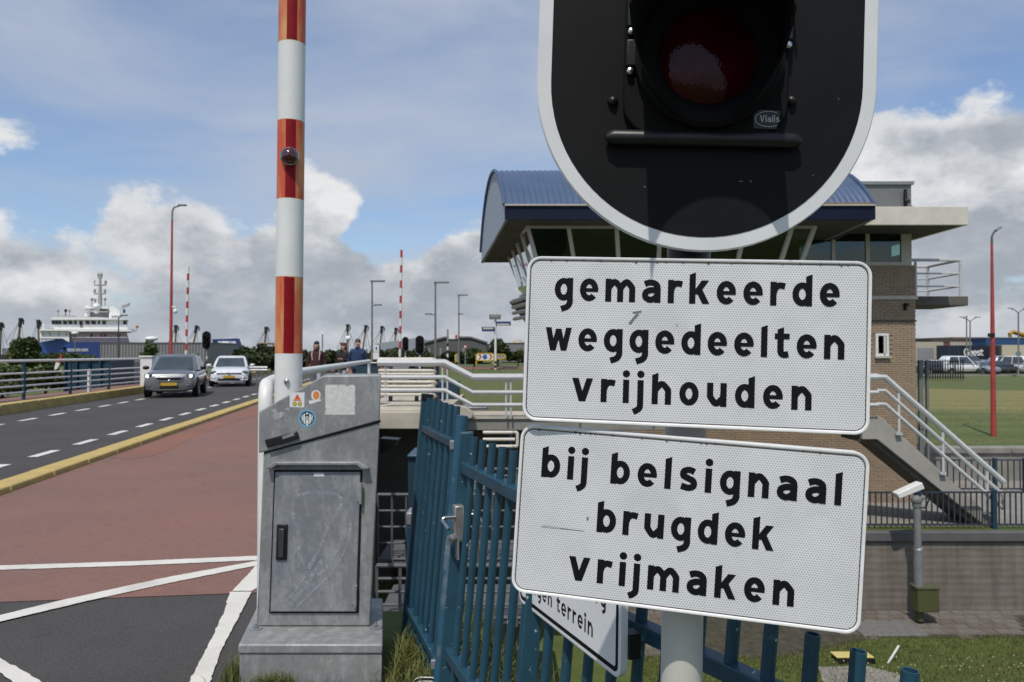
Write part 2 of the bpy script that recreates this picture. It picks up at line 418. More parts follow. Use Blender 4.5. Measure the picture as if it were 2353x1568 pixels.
SCUFF = pm('rubbed_scuff', (.24, .24, .23), .8, var=.3, scale=200)
TEAR = pm('bare_aluminium_tear', (.72, .73, .73), .35, .5, var=.1)
BOLT = pm('dull_bolt', (.35, .35, .34), .45, .8, var=.2)
def basis(tl, a, up):
    a = Vector(a).normalized(); up = Vector(up); up = (up - a * up.dot(a)).normalized(); n = a.cross(up)
    M = Matrix((a, up, n)).transposed().to_4x4(); M.translation = Vector(tl); return M
def plate(label, tl, a, up, w, h, lines, marks=()):
    M = basis(tl, a, up) @ Matrix.Translation((0, -h, 0))
    t = thing('text_sign', label, 'sign', matrix=M, group='white text plates on the signal post')
    r = .026
    out = rrect(w, h, r); e = .0065
    def inset(q, k=0): return rrect(w - 2 * q, h - 2 * q, r - q, x0=q, y0=q)
    lp = lambda pts, z: [Vector((p[0], p[1], z)) for p in pts]
    mb = MB(); ring_mesh(mb, [lp(inset(.001), -.022), lp(out, -.020), lp(out, -.003), lp(inset(.0012), 0.0008), lp(inset(.004), .0012), lp(inset(e), -.0004), lp(inset(e + .0003), -.0016)])
    mb.build('rim', RIM, t, local=True, smooth=60)
    mb = MB(); ring_mesh(mb, [lp(inset(e - .0005), -.0005), lp(inset(e + .0018), -.0005)]); mb.build('seam', SEAM, t, local=True)
    mb = MB(); mb.add(lp(inset(e + .0001), -.0010), [tuple(range(len(out)))]); mb.build('face', HEX, t, local=True, smooth=0)
    mb = MB(); mb.add(lp(inset(.002), -.018), [tuple(range(len(out)))]); mb.build('back', GREYST, t, local=True, smooth=0)
    for txt, x0, x1, base, xh in lines:
        for wi in range(len(txt.split())):
            mb = MB(); lettering(mb, txt, (x0, h - base, -.0006), (1, 0, 0), (0, 1, 0), (0, 0, 1), xh, x1 - x0, word=wi)
            mb.build('lettering', INK, t, local=True, smooth=0)
    for pts, m_ in marks:
        mb = MB(); mb.add([(a_, h - b_, -.0004) for a_, b_ in pts], [tuple(range(len(pts)))]); mb.build('scuff', m_, t, local=True, smooth=0)
    rnd = random.Random(int(w * 1000) + len(lines[0][0]))
    for i in range(16):
        x = rnd.uniform(.03, w - .03); q = rnd.uniform(.0012, .0026); mb = MB(); mb.lathe([(q, 0), (.0001, .0001)], (x, h - .0068 - rnd.uniform(-.001, .002), .0002), (0, 0, 1), 7); mb.build('grime_spot', SEAM, t, local=True, smooth=0)
    for yy in (.25, .75):
        mb = MB(); mb.tube([(w * .5 - .10, h * yy, -.026), (w * .5 + .14, h * yy, -.026)], .011, 8); mb.build('clamp_rail', GREYST, t, local=True)
    return t
plate('upper white plate with black text gemarkeerde weggedeelten vrijhouden', (.0279, 1.3447, 1.678), (.595, -.0749, -.0191), (.0092, .0053, .3003), .6, .3004,
      [('gemarkeerde', .0521, .5465, .0805, .0415), ('weggedeelten', .0380, .556, .1712, .0418), ('vrijhouden', .0888, .5034, .2612, .0418)], [([(.186, .118), (.200, .101), (.205, .101), (.201, .107), (.190, .121)], SCUFF), ([(.192, .098), (.208, .095), (.209, .098), (.196, .101)], SCUFF), ([(.270, .116), (.273, .121), (.272, .123)], SCUFF)])
plate('lower tilted white plate with black text bij belsignaal brugdek vrijmaken', (.0167, 1.3574, 1.3701), (.5883, -.1118, -.0379), (.014, .0009, .307), .6, .3074,
      [('bij belsignaal', .0429, .5577, .0932, .0425), ('brugdek', .1492, .4532, .1820, .0425), ('vrijmaken', .1032, .4912, .2730, .0430)], [([(.048, .184), (.052, .1805), (.060, .1800), (.086, .1815), (.084, .1835), (.070, .1842)], TEAR), ([(.084, .1818), (.128, .1825), (.128, .1832), (.084, .1835)], SCUFF), ([(.130, .160), (.133, .155), (.134, .160), (.132, .165)], SCUFF)])

CREAMPOLE = pm('worn_cream_pole_paint', (.60, .58, .52), .5, var=.10, scale=6, stretch=(1, 1, .25), dirt=.25, dirtcol=(.36, .33, .28))
pole = thing('sign_post', 'round cream post carrying the signal and both text plates', 'post', (.302, 1.39, -.05))
lean = Vector((.0215, 0, 1)); pb = Vector((.300, 1.40, 0))
mb = MB(); mb.tube([pb + lean * -.05, pb + lean * .86], .0395, 24); mb.build('base_band', BLACK, pole)
mb = MB(); mb.tube([pb + lean * .86, pb + lean * 1.675], .0385, 24); mb.build('shaft', CREAMPOLE, pole)
mb = MB(); mb.tube([pb + lean * 1.675, pb + lean * 3.25], .0405, 24); mb.build('black_sleeve', BLACK, pole)

# signal: black board with a white edge, red lens under a long hood
BOARD = pm('matt_black_board', (.0075, .0077, .008), .6, var=.25, scale=3.5, spec=.14, dirt=.12, dirtcol=(.03, .03, .03))
EDGE = pm('white_reflective_edge', (.68, .69, .69), .45, var=.05, scale=7, dirt=.12, dirtcol=(.45, .44, .42))
def redlens():
    m = pm('red_ribbed_lens', (.058, .0012, .0028), .10, var=.3, scale=9, coat=0, spec=.22)
    N, L, b = nodes_of(m)
    tc = N.new('ShaderNodeTexCoord'); hs = []
    for ang in (38, -38):
        mp = N.new('ShaderNodeMapping'); mp.inputs[2].default_value = (0, 0, R(ang)); L.new(tc.outputs['Object'], mp.inputs[0])
        wv = N.new('ShaderNodeTexWave'); wv.inputs['Scale'].default_value = 34; L.new(mp.outputs[0], wv.inputs[0]); hs.append(wv.outputs['Fac'])
    mx = N.new('ShaderNodeMath'); mx.operation = 'MAXIMUM'; L.new(hs[0], mx.inputs[0]); L.new(hs[1], mx.inputs[1])
    bp = N.new('ShaderNodeBump'); bp.inputs['Strength'].default_value = .03; bp.inputs['Distance'].default_value = .004; L.new(mx.outputs[0], bp.inputs['Height']); L.new(bp.outputs[0], b.inputs['Normal'])
    return m
LENS = redlens()
HOOD = pm('matt_hood_plastic', (.008, .008, .008), .75, var=.2, spec=.12)
def signal():
    d = 1.30; k = d / F
    o = at(1621, 192, d)                                   # centre of the lower round end
    rl = R(-1.9); a = Vector((math.cos(rl), -.045, math.sin(rl))).normalized(); up = Vector((-math.sin(rl), 0, math.cos(rl)))
    M = basis(o, a, up)
    t = thing('traffic_signal', 'large black bridge signal board with white edge and red lens', 'traffic light', matrix=M)
    Ro = 389 * k; H = .62; e = .0250
    def stadium(r, n=40):
        return [(r * math.cos(R(180 + 180 * i / n)), r * math.sin(R(180 + 180 * i / n))) for i in range(n + 1)] + [(r * math.cos(R(180 * i / n)), H + r * math.sin(R(180 * i / n))) for i in range(n + 1)]
    lp = lambda pts, z: [Vector((p[0], p[1], z)) for p in pts]
    mb = MB(); ring_mesh(mb, [lp(stadium(Ro - e - .002), .0002), lp(stadium(Ro - .002), .0002), lp(stadium(Ro), -.0015), lp(stadium(Ro), -.012), lp(stadium(Ro - .004), -.014)])
    mb.build('white_edge', EDGE, t, local=True, smooth=30)
    mb = MB(); mb.add(lp(stadium(Ro - e), .0012), [tuple(range(82))]); ring_mesh(mb, [lp(stadium(Ro - e), .0012), lp(stadium(Ro - e), -.004)])
    mb.build('board', BOARD, t, local=True, smooth=30)
    mb = MB(); mb.add(lp(stadium(Ro - .01), -.0135), [tuple(range(82))]); mb.build('board_back', GREYST, t, local=True, smooth=0)
    for li, cy in enumerate((.041, .41)):
        # square door with rounded lower corners
        w = .143
        pts = rrect(2 * w, .300, .055, x0=-w - .002, y0=cy - .138)
        mb = MB(); ring_mesh(mb, [lp(pts, .001), lp(pts, .012), lp(rrect(2 * w - .006, .294, .052, x0=-w + .001, y0=cy - .135), .015)])
        mb.add(lp(rrect(2 * w - .006, .294, .052, x0=-w + .001, y0=cy - .135), .015), [tuple(range(len(pts)))])
        door = mb.build('lamp_door', HOOD, t, local=True, smooth=30)
        mb = MB(); mb.lathe([(.129, .015), (.129, .030), (.122, .036), (.104, .036), (.090, .028), (.085, .018)], (0, cy, 0), (0, 0, 1), 40); mb.build('lens_ring', HOOD, door, local=True)
        mb = MB(); mb.lathe([(.087, .016), (.082, .019), (.066, .024), (.038, .029), (.001, .032)], (0, cy, 0), (0, 0, 1), 40)
        ln = mb.build('lens', LENS, door, local=True, smooth=80)
        # hood: a long tube open at the underside
        V = []; n = 36; a0 = -72; a1 = 252; rings = ((.119, .030, 0), (.121, .11, 0), (.124, .21, 0), (.121, .21, 0), (.118, .11, 0), (.116, .030, 0))
        mb = MB(); loops = []
        for r, z, _ in rings:
            row = []
            for i in range(n + 1):
                f = i / n; an = R(a0 + (a1 - a0) * f); side = abs(f - .5) * 2
                zz = z if z < .05 else z * (1 - .85 * max(0, side - .56) / .44)
                row.append(Vector((r * math.cos(an) - .20 * (zz - .03), cy + r * math.sin(an), zz)))
            loops.append(row)
        V = [p for l in loops for p in l]; Fc = []
        for q in range(6):
            q2 = (q + 1) % 6
            for i in range(n): Fc.append((q * (n + 1) + i, q * (n + 1) + i + 1, q2 * (n + 1) + i + 1, q2 * (n + 1) + i))
        mb.add(V, Fc); mb.build('hood', HOOD, t, local=True, smooth=40)
        for sx in (-1, 1):
            for yy in ((.062, -.008) if sx < 0 else (.042,)):
                x = sx * (.1335); hb = MB(); hb.box(x - .010, cy + yy - .014, .014, x + .010, cy + yy + .034, .026)
                hg = hb.build('hinge', BLACK, door, local=True, bevel=.003)
                nb = MB(); nb.lathe([(.0001, .012), (.0030, .012), (.0062, .010), (.0066, 0)], (x + .002 * sx, cy + yy - .022, .015), (0, 0, 1), 14); nb.build('nut', STEEL, door, local=True)
        if li == 0:
            sb = MB(); sb.quad((.082, cy - .124, .0153), (.122, cy - .125, .0153), (.1285, cy - .093, .0153), (.082, cy - .091, .0153)); st = sb.build('maker_sticker', pm('black_sticker', (.02, .02, .02), .5), door, local=True)
            sb = MB(); lettering(sb, 'Vialis', (.0925, cy - .1130, .0156), (1, 0, 0), (0, 1, 0), (0, 0, 1), .0090, .034, .22)
            sb.build('lettering', pm('silver_print', (.5, .5, .5), .5), st, local=True, smooth=0); sb = MB()
            for r0, r1 in ((.024, .0105),):
                P = ell(.108, cy - .1075, .0235, .0135, 55, 305, 30); q = ribbon(P, .0006)
                for poly in q: sb.add([(p[0], p[1], .0157) for p in poly], [(0, 1, 2, 3)])
            sb.build('oval_mark', pm('silver_print', (.5, .5, .5), .5), st, local=True, smooth=0)
    for sx, yy in ((-.163, -.036), (.149, -.030)):
        mb = MB(); mb.lathe([(.0001, .012), (.005, .011), (.0088, .006), (.0098, 0)], (sx, yy, .001), (0, 0, 1), 18); mb.build('bolt_dome', BLACK, t, local=True, smooth=80)
    mb = MB(); y = -.1035
    mb.tube([(-.172, y, .008), (-.169, y, .013), (-.16, y, .0145), (.15, y, .0145), (.159, y, .013), (.162, y, .008)], [.004, .011, .0135, .0135, .011, .004], 16)
    mb.build('stiffening_bar', BLACK, t, local=True, smooth=60)
    # scratches through the paint
    sc = MB(); rnd = random.Random(3)
    for q in range(16):
        x = rnd.uniform(-.25, .25); y = rnd.uniform(-.2, .2); an = rnd.uniform(0, 3.1); l = rnd.uniform(.002, .008)
        if math.hypot(x, min(0, y)) > .25 or abs(x) < .17 and y > -.14: continue
        dx, dy = math.cos(an) * l, math.sin(an) * l
        sc.quad((x, y, .00145), (x + dx, y + dy, .00145), (x + dx - dy * .12, y + dy + dx * .12, .00145), (x - dy * .1, y + dx * .1, .00145))
    sc.build('scratches', pm('bare_scratch', (.35, .35, .33), .6), t, local=True, smooth=0)['kind'] = 'stuff'
    for yy in (-.10, .55):
        mb = MB(); mb.box(-.05, yy, -.055, .05, yy + .03, -.0145); mb.build('bracket', BLACK, t, local=True)
signal()

# ------------------------------------------------------------------ barrier arm
def arm_red():
    m = pm('sun_faded_red_paint', (.55, .10, .045), .45, var=.1, scale=7, col2=(.64, .38, .16), spec=.25)
    N, L, b = nodes_of(m)
    for n in N:
        if n.type == 'MAP_RANGE': n.inputs[1].default_value = .40; n.inputs[2].default_value = .66
        if n.type == 'MAPPING': n.inputs[3].default_value = (1.6, 1, .35)
    return m
ARMRED = arm_red()
REFRED = pm('red_reflective_strip', (.24, .006, .011), .5, var=.12, scale=30, spec=.15)
FARRED = pm('barrier_red', (.50, .05, .04), .5, var=.1, scale=2)
def barrier(name, label, base, lean, r, z0, z1, edges, detail):
    t = thing(name, label, 'barrier', base, group='raised red and white bridge barriers')
    b = Vector(base)
    pos = lambda z: b + Vector(lean) * (z - b.z)
    zs = [z0] + [z for z in edges if z0 < z < z1] + [z1]
    for i in range(len(zs) - 1):
        red = i % 2 == 1
        mb = MB(); mb.tube([pos(zs[i]), pos(zs[i + 1])], r - (0 if not red else .0002), 28 if detail else 8, cap=(i in (0, len(zs) - 2)))
        st = mb.build('red_band' if red else 'white_band', (ARMRED if detail else FARRED) if red else WHITE, t, smooth=60)
        if red and detail:
            mb = MB(); V = []
            for z in (zs[i] + .004, zs[i + 1] - .004):
                for k in range(6):
                    an = R(286 - 21 + 42 * k / 5); V.append(pos(z) + Vector((math.cos(an), math.sin(an), 0)) * (r + .0012))
            mb.add(V, [(k, k + 1, k + 7, k + 6) for k in range(5)]); mb.build('reflective_strip', REFRED, st, smooth=60)
    return t, pos
dA = 3.70
edges = [Z(v, dA) for v in (813, 638, 461, 282, 104)]
while edges[-1] < 6.2: edges.append(edges[-1] + .388)
armt, apos = barrier('bridge_barrier', 'thick faded red and white barrier arm raised beside the grey cabinet', (X(662, dA), dA, .95), (.0055, 0, 1), .0668, .95, 6.55, edges, True)
lz = Z(369, dA); AX = Vector((.22, -.975, 0)).normalized(); lc = apos(lz) + AX * .064
mb = MB(); mb.lathe([(.040, -.012), (.0455, .004), (.0455, .022), (.041, .026), (.036, .022)], lc, AX, 28); lr = mb.build('lamp_housing', STEEL, armt, smooth=50)
mb = MB(); mb.lathe([(.040, .012), (.038, .030), (.030, .044), (.016, .052), (.0005, .055)], lc, AX, 28); mb.build('lamp_lens', pm('dark_red_lamp', (.05, .004, .006), .08, var=.1, coat=1.0), lr, smooth=80)
bc = apos(Z(876, dA)) + Vector((.012, -.0645, 0))
mb = MB(); mb.lathe([(.0135, 0), (.0135, .008), (.010, .012), (.006, .013), (.006, .018), (.0001, .019)], bc, (0, -1, 0), 18); mb.build('pivot_bolt', STEEL, armt)

# ------------------------------------------------------------------ grey barrier cabinet
def galv():
    m = pm('galvanised_steel', (.270, .278, .273), .52, .25, var=.12, scale=5, col2=(.205, .212, .208), bump=.06, bscale=30)
    N, L, b = nodes_of(m); base = b.inputs['Base Color'].links[0].from_socket
    tc = N.new('ShaderNodeTexCoord')
    v = N.new('ShaderNodeTexVoronoi'); v.inputs['Scale'].default_value = 55; L.new(tc.outputs['Object'], v.inputs['Vector'])
    nz = N.new('ShaderNodeTexNoise'); nz.inputs['Scale'].default_value = 11; nz.inputs['Detail'].default_value = 9; nz.inputs['Roughness'].default_value = .74
    mp = N.new('ShaderNodeMapping'); mp.inputs[3].default_value = (1.6, 1.6, .55); L.new(tc.outputs['Object'], mp.inputs[0]); L.new(mp.outputs[0], nz.inputs['Vector'])
    rr = N.new('ShaderNodeMapRange'); rr.inputs[1].default_value = .47; rr.inputs[2].default_value = .66; rr.inputs[4].default_value = .62; L.new(nz.outputs[0], rr.inputs[0])
    x = N.new('ShaderNodeMix'); x.data_type = 'RGBA'; x.inputs[7].default_value = (.42, .43, .43, 1); L.new(rr.outputs[0], x.inputs[0]); L.new(base, x.inputs[6])
    h = N.new('ShaderNodeHueSaturation'); mr = N.new('ShaderNodeMapRange'); mr.inputs[3].default_value = .93; mr.inputs[4].default_value = 1.07
    sp = N.new('ShaderNodeSeparateColor'); L.new(v.outputs['Color'], sp.inputs[0]); L.new(sp.outputs[0], mr.inputs[0]); L.new(mr.outputs[0], h.inputs['Value']); L.new(x.outputs[2], h.inputs['Color']); L.new(h.outputs[0], b.inputs['Base Color'])
    return m
GALV = galv()
DOORM = GALV.copy(); DOORM.name = 'bluish_galvanised_door'
for _n in DOORM.node_tree.nodes:
    if _n.type == 'MIX' and tuple(round(q, 2) for q in _n.inputs[6].default_value)[:3] == (.26, .28, .28) or _n.type == 'MIX' and abs(_n.inputs[6].default_value[0] - .270) < .006: _n.inputs[6].default_value = (.195, .215, .245, 1); _n.inputs[7].default_value = (.225, .235, .24, 1)
def smearmat():
    m = pm('chalky_smear', (.50, .53, .57), .8, 0, var=.2, scale=60)
    N, L, b = nodes_of(m); tc = N.new('ShaderNodeTexCoord'); n = N.new('ShaderNodeTexNoise'); n.inputs['Scale'].default_value = 70; n.inputs['Detail'].default_value = 8; n.inputs['Roughness'].default_value = .75; L.new(tc.outputs['Object'], n.inputs[0])
    r = N.new('ShaderNodeMapRange'); r.inputs[1].default_value = .40; r.inputs[2].default_value = .62; r.inputs[4].default_value = .8; L.new(n.outputs[0], r.inputs[0]); L.new(r.outputs[0], b.inputs['Alpha']); return m
SMEAR = smearmat()
GAP = pm('dark_gap', (.008, .008, .008), .9)
def cabinet():
    d = 3.55
    t = thing('barrier_cabinet', 'grey galvanised barrier cabinet with stickers and a locked door', 'cabinet', (X(722, d), d, 0))
    p = lambda u, v, y=d: Vector((X(u, d), y, Z(v, d)))
    body = [p(593, 1440), p(853, 1440), p(873, 966), p(607, 1038)]
    mb = MB(); mb.prism(body, (-.18 * .24, .24, 0)); bd = mb.build('body', GALV, t, bevel=.008)
    # folded frame around the door
    lid = [p(598, 1041), p(598, 946), p(745, 863), p(877, 862), p(874, 967), p(607, 1039)]
    lid = [Vector((q.x, d - .012, q.z)) for q in lid]
    mb = MB(); mb.prism(lid, (-.18 * .28, .28, 0)); ld = mb.build('lid', GALV, t, bevel=.006)
    mb = MB(); seam = [Vector((q.x, d - .004, q.z)) for q in (p(608, 1043), p(874, 971), p(874, 966), p(608, 1036))]; mb.prism(seam, (0, .02, 0)); mb.build('lid_seam', GAP, t)
    y = d - .004
    mb = MB(); mb.prism([p(632, 1080, y), p(834, 1080, y), p(826, 1409, y), p(622, 1409, y)], (0, .006, 0)); mb.build('door_gap', GAP, t)
    dr = [p(636, 1084, d - .014), p(830, 1084, d - .014), p(822, 1404, d - .014), p(626, 1404, d - .014)]
    mb = MB(); mb.prism(dr, (0, .012, 0)); door = mb.build('door', DOORM, t, bevel=.004)
    mb = MB()
    a = [p(638, 1059), p(829, 1059), p(851, 1075), p(836, 1075), p(824, 1066), p(644, 1066), p(632, 1074), p(617, 1072)]
    mb.prism([Vector((q.x, d - .045, q.z)) for q in a], (0, .05, 0)); mb.build('drip_hood', GALV, t, bevel=.003)
    # door furniture
    y = d - .022
    mb = MB(); mb.prism([p(641, 1203, y), p(666, 1203, y), p(664, 1285, y), p(639, 1285, y)], (0, .01, 0)); hd = mb.build('handle_recess', BLACK, door, bevel=.004)
    mb = MB(); mb.prism([p(647, 1212, y - .014), p(660, 1212, y - .014), p(658, 1278, y - .010), p(645, 1278, y - .010)], (0, .018, 0)); mb.build('handle', pm('dark_grey_handle', (.05, .05, .055), .35), hd, bevel=.004)
    for u, v in ((832, 1132), (821, 1367)):
        mb = MB(); mb.cone(p(u, v - 24, y), p(u - .6, v + 24, y), .0085, n=10); mb.box(p(u - 9, v, y).x, y, Z(v + 18, d), p(u, v, y).x, y + .016, Z(v - 18, d)); mb.build('hinge', GALV, door)
    mb = MB(); mb.prism([p(724, 1086.5, y + .0065), p(748, 1086.5, y + .0065), p(748, 1094, y + .0065), p(724, 1094, y + .0065)], (0, .001, 0)); mb.build('number_label', WHITE, door)
    # wiped-off paint outline on the door
    rnd = random.Random(5)
    for pts, w_ in (([(680, 1195), (678, 1150), (700, 1134), (760, 1133), (786, 1145), (782, 1170), (760, 1205), (738, 1255), (716, 1300), (690, 1345), (664, 1382)], 4.2), ([(812, 1190), (800, 1250), (770, 1310), (730, 1350), (688, 1392)], 2.6), ([(690, 1250), (700, 1290), (712, 1310)], 3.2), ([(745, 1285), (715, 1330), (672, 1388)], 5.0), ([(790, 1230), (765, 1290), (735, 1320)], 4.0)):
        mb = MB(); P = catmull(pts, 8); q = ribbon(P, w_)
        for poly in q: mb.add([p(c[0], c[1], d - .0152) for c in poly], [(0, 1, 2, 3)])
        mb.build('paint_smear', SMEAR, door, smooth=0)
    # lid latch
    y = d - .03
    mb = MB(); mb.prism([p(613, 1010, y), p(686, 990, y), p(692, 1007, y), p(619, 1028, y)], (0, .02, 0)); la = mb.build('lid_latch', BLACK, ld, bevel=.005)
    mb = MB(); mb.prism([p(654, 1002, y - .004), p(680, 994, y - .004), p(683, 1000, y - .004), p(655, 1009, y - .004)], (0, .006, 0)); mb.build('latch_lever', pm('worn_lever', (.22, .22, .22), .4), la, bevel=.002)
    # stickers
    y = d - .0125
    def patch(name, pts, m, par, dy=0.0):
        q = MB(); q.add([p(a, b, y - dy) for a, b in pts], [tuple(range(len(pts)))]); return q.build(name, m, par, smooth=0)
    swh = pm('white_sticker', (.72, .72, .70), .5, var=.04, scale=40, dirt=.15, dirtcol=(.4, .4, .37))
    s1 = patch('sticker', [(668, 902), (702, 902), (701.5, 936), (668, 935.5)], swh, ld)
    s1['label'] = 'square white sticker with red triangle and two yellow discs'
    patch('print', [(685.5, 905.5), (695, 921), (676.5, 921)], pm('sticker_red', (.70, .08, .05), .5), s1, .0004)
    patch('print', [(680, 916.5), (692, 916.5), (693.5, 920), (678, 920)], pm('sticker_orange', (.75, .25, .06), .5), s1, .0006)
    for cx in (679.3, 691.3):
        patch('print', [(cx + 5 * math.cos(R(i * 20)), 928 + 5 * math.sin(R(i * 20))) for i in range(18)], pm('sticker_olive', (.22, .20, .03), .5), s1, .0004)
        patch('print', [(cx + 3.6 * math.cos(R(i * 20)), 928 + 3.6 * math.sin(R(i * 20))) for i in range(18)], pm('sticker_yellow', (.55, .50, .05), .5), s1, .0006)
    rnd = random.Random(4)
    s2 = patch('sticker', [(728 + (10.6 + rnd.uniform(-.5, .5)) * math.cos(R(i * 18)), 908.5 + (12.4 + rnd.uniform(-.5, .5)) * math.sin(R(i * 18))) for i in range(20)], swh, ld)
    patch('print', [(728.5 + (7.4 + rnd.uniform(-.6, .6)) * math.cos(R(i * 18)), 908.5 + (9.6 + rnd.uniform(-.6, .6)) * math.sin(R(i * 18))) for i in range(20)], pm('sticker_orange', (.75, .25, .06), .5), s2, .0004)
    s2['label'] = 'small orange sticker with white outline'
    patch('banner', [(711, 921), (739, 917), (739.5, 921.5), (713.5, 929)], swh, s2, .0005)
    tp = [(749, 888), (752, 884.5), (778, 884), (779, 889), (781, 884), (795, 884.5), (798, 889), (804, 887), (807, 884.5), (815, 884.5), (818, 889), (817.5, 900), (818, 932), (816.5, 936), (818, 953), (749, 953), (749, 945), (751.5, 941), (749.5, 937)]
    s3 = patch('sticker', tp, pm('torn_white_sticker', (.66, .66, .62), .65, var=.12, scale=70, dirt=.25, dirtcol=(.40, .39, .36)), ld); s3['label'] = 'large torn blank white sticker'
    cc = lambda r, n=30: [(708.2 + r * math.cos(R(360 / n * i)), 961 + r * math.sin(R(360 / n * i))) for i in range(n)]
    s4 = patch('sticker', cc(20.2), pm('sticker_sky', (.17, .42, .62), .5), ld); s4['label'] = 'round light blue sticker with white monogram'
    patch('print', cc(16.2), pm('sticker_navy', (.015, .045, .07), .5), s4, .0003)
    for sx in (-1, 1):
        for a, b, c, dd in ((5, 9, 950, 975), (10.5, 13, 953, 970)):
            patch('print', [(708.2 + sx * a, c), (708.2 + sx * b, c + 2), (708.2 + sx * (b - 1), dd - 3), (708.2 + sx * (a - .4), dd)], swh, s4, .0006)
        patch('print', [(708.2 + sx * 8, 960), (708.2 + sx * 11.5, 960), (708.2 + sx * 11.5, 963), (708.2 + sx * 8, 963)], swh, s4, .0007)
    patch('print', ell(708.2, 961, 3.6, 4.6, 0, 345, 22), swh, s4, .0006); patch('print', ell(708.2, 961, 1.6, 2.6, 0, 345, 22), pm('sticker_navy', (.015, .045, .07), .5), s4, .0008)
    patch('print', [(705, 966), (712, 966), (710.5, 977), (706, 977)], swh, s4, .0006); patch('print', ell(708.2, 950, 2.8, 2.2, 0, 345, 20), swh, s4, .0006)
    sgr = pm('sticker_residue', (.42, .42, .45), .8, var=.2, scale=60)
    s5 = patch('sticker', [(626, 944), (629, 940), (637, 941), (640, 948), (644, 949), (646, 946), (655, 946), (656, 953), (650, 959), (643, 962), (638, 964), (631, 961), (629, 954), (631, 948)], sgr, ld); s5['label'] = 'torn grey sticker remnant'
    patch('remnant', [(653, 942), (661, 936), (667, 939), (665, 946), (662, 941)], sgr, s5, .0002)
    # black bracket sticking out behind the right side
    mb = MB(); q = d + .25; mb.prism([at(872, 1008, q), at(916, 1011, q), at(905, 1027, q), at(882, 1042, q), at(872, 1044, q)], (0, .10, 0)); mb.build('rear_bracket', BLACK, t, bevel=.005)
    # foot plate
    x0, x1 = X(552, 3.34), X(879, 3.34) + .005; zt = Z(1440, d)
    mb = MB(); mb.prism([(x0 + .004, 3.342, -.05), (x1 - .004, 3.342, -.05), (x1 - .113, 3.96, -.05), (x0 - .105, 3.96, -.05)], (0, 0, zt + .005)); mb.build('plinth', GALV, t, bevel=.006)
    mb = MB(); mb.prism([(x0, 3.335, zt - .045), (x1, 3.335, zt - .045), (x1 - .11, 3.965, zt - .045), (x0 - .11, 3.965, zt - .045)], (0, 0, .044)); mb.build('plinth_cap', GALV, t, bevel=.008)
    for u, v in ((588, 1446), (863, 1443)):
        c = gz(u, v, zt - .001); mb = MB(); mb.lathe([(.030, 0), (.030, .005), (.0135, .006)], c, n=20); mb.tube([c + Vector((0, 0, .005)), c + Vector((0, 0, .017))], .013, 6); mb.cone(c + Vector((0, 0, .017)), c + Vector((0, 0, .026)), .006, n=8); mb.build('anchor_bolt', GREYST, t)
cabinet()
# ------------------------------------------------------------------ ground
def interp(tab, y):
    if y <= tab[0][0]: return tab[0][1]
    for (a, b), (c, d) in zip(tab, tab[1:]):
        if y <= c: return b + (d - b) * (y - a) / (c - a)
    return tab[-1][1]
EDGE_TAB = [(-40, 9.0), (0.3, 1.9), (1.3, 1.12), (2.5, .50), (3.4, .12), (4.4, -.30), (4.6, -.55), (4.9, -1.7), (9, -2.45), (17.4, -3.55), (24, -4.4), (60, -8), (110, -14)]
def height(x, y):
    e = interp(EDGE_TAB, y)
    base = -.03 if x > -1.2 - .135 * max(0, y - 4) - .3 else -.30
    if x < -17: base = -.35
    if x <= e or y > 96: return base if y <= 96 else -.35
    if y < 18.2: low = -4.8
    elif y < 25.5: low = -2.85 if x > .6 else -4.8
    else: low = interp([(25.5, -1.75), (82, -.95), (88, -.45), (96, -.30)], y)
    t = min(1, (x - e) / (.9 if y < 4.5 else .12))
    return base + (low - base) * t
def lines(near, far):
    return sorted(set(round(q, 3) for q in near + far))
gx = lines([-10 + .45 * i for i in range(70)] + [-4.6 + .15 * i for i in range(30)], [-3000, -1200, -500, -250, -120, -70, -45, -32, -24, -19, -17.01, -16.99, -14, -12, .59, .61, 24, 28, 34, 42, 55, 75, 110, 200, 500, 1200, 3000])
gy = lines([-1 + .45 * i for i in range(62)], [-60, -20, -6, -2.5, 18.19, 18.21, 25.49, 25.51, 30, 34, 38, 44, 50, 57, 64, 72, 80, 86, 92, 95.9, 96.1, 110, 150, 250, 500, 1200, 3500])
V = [(x, y, height(x, y)) for y in gy for x in gx]; nx = len(gx)
Fc = [(j * nx + i, j * nx + i + 1, (j + 1) * nx + i + 1, (j + 1) * nx + i) for j in range(len(gy) - 1) for i in range(nx - 1)]
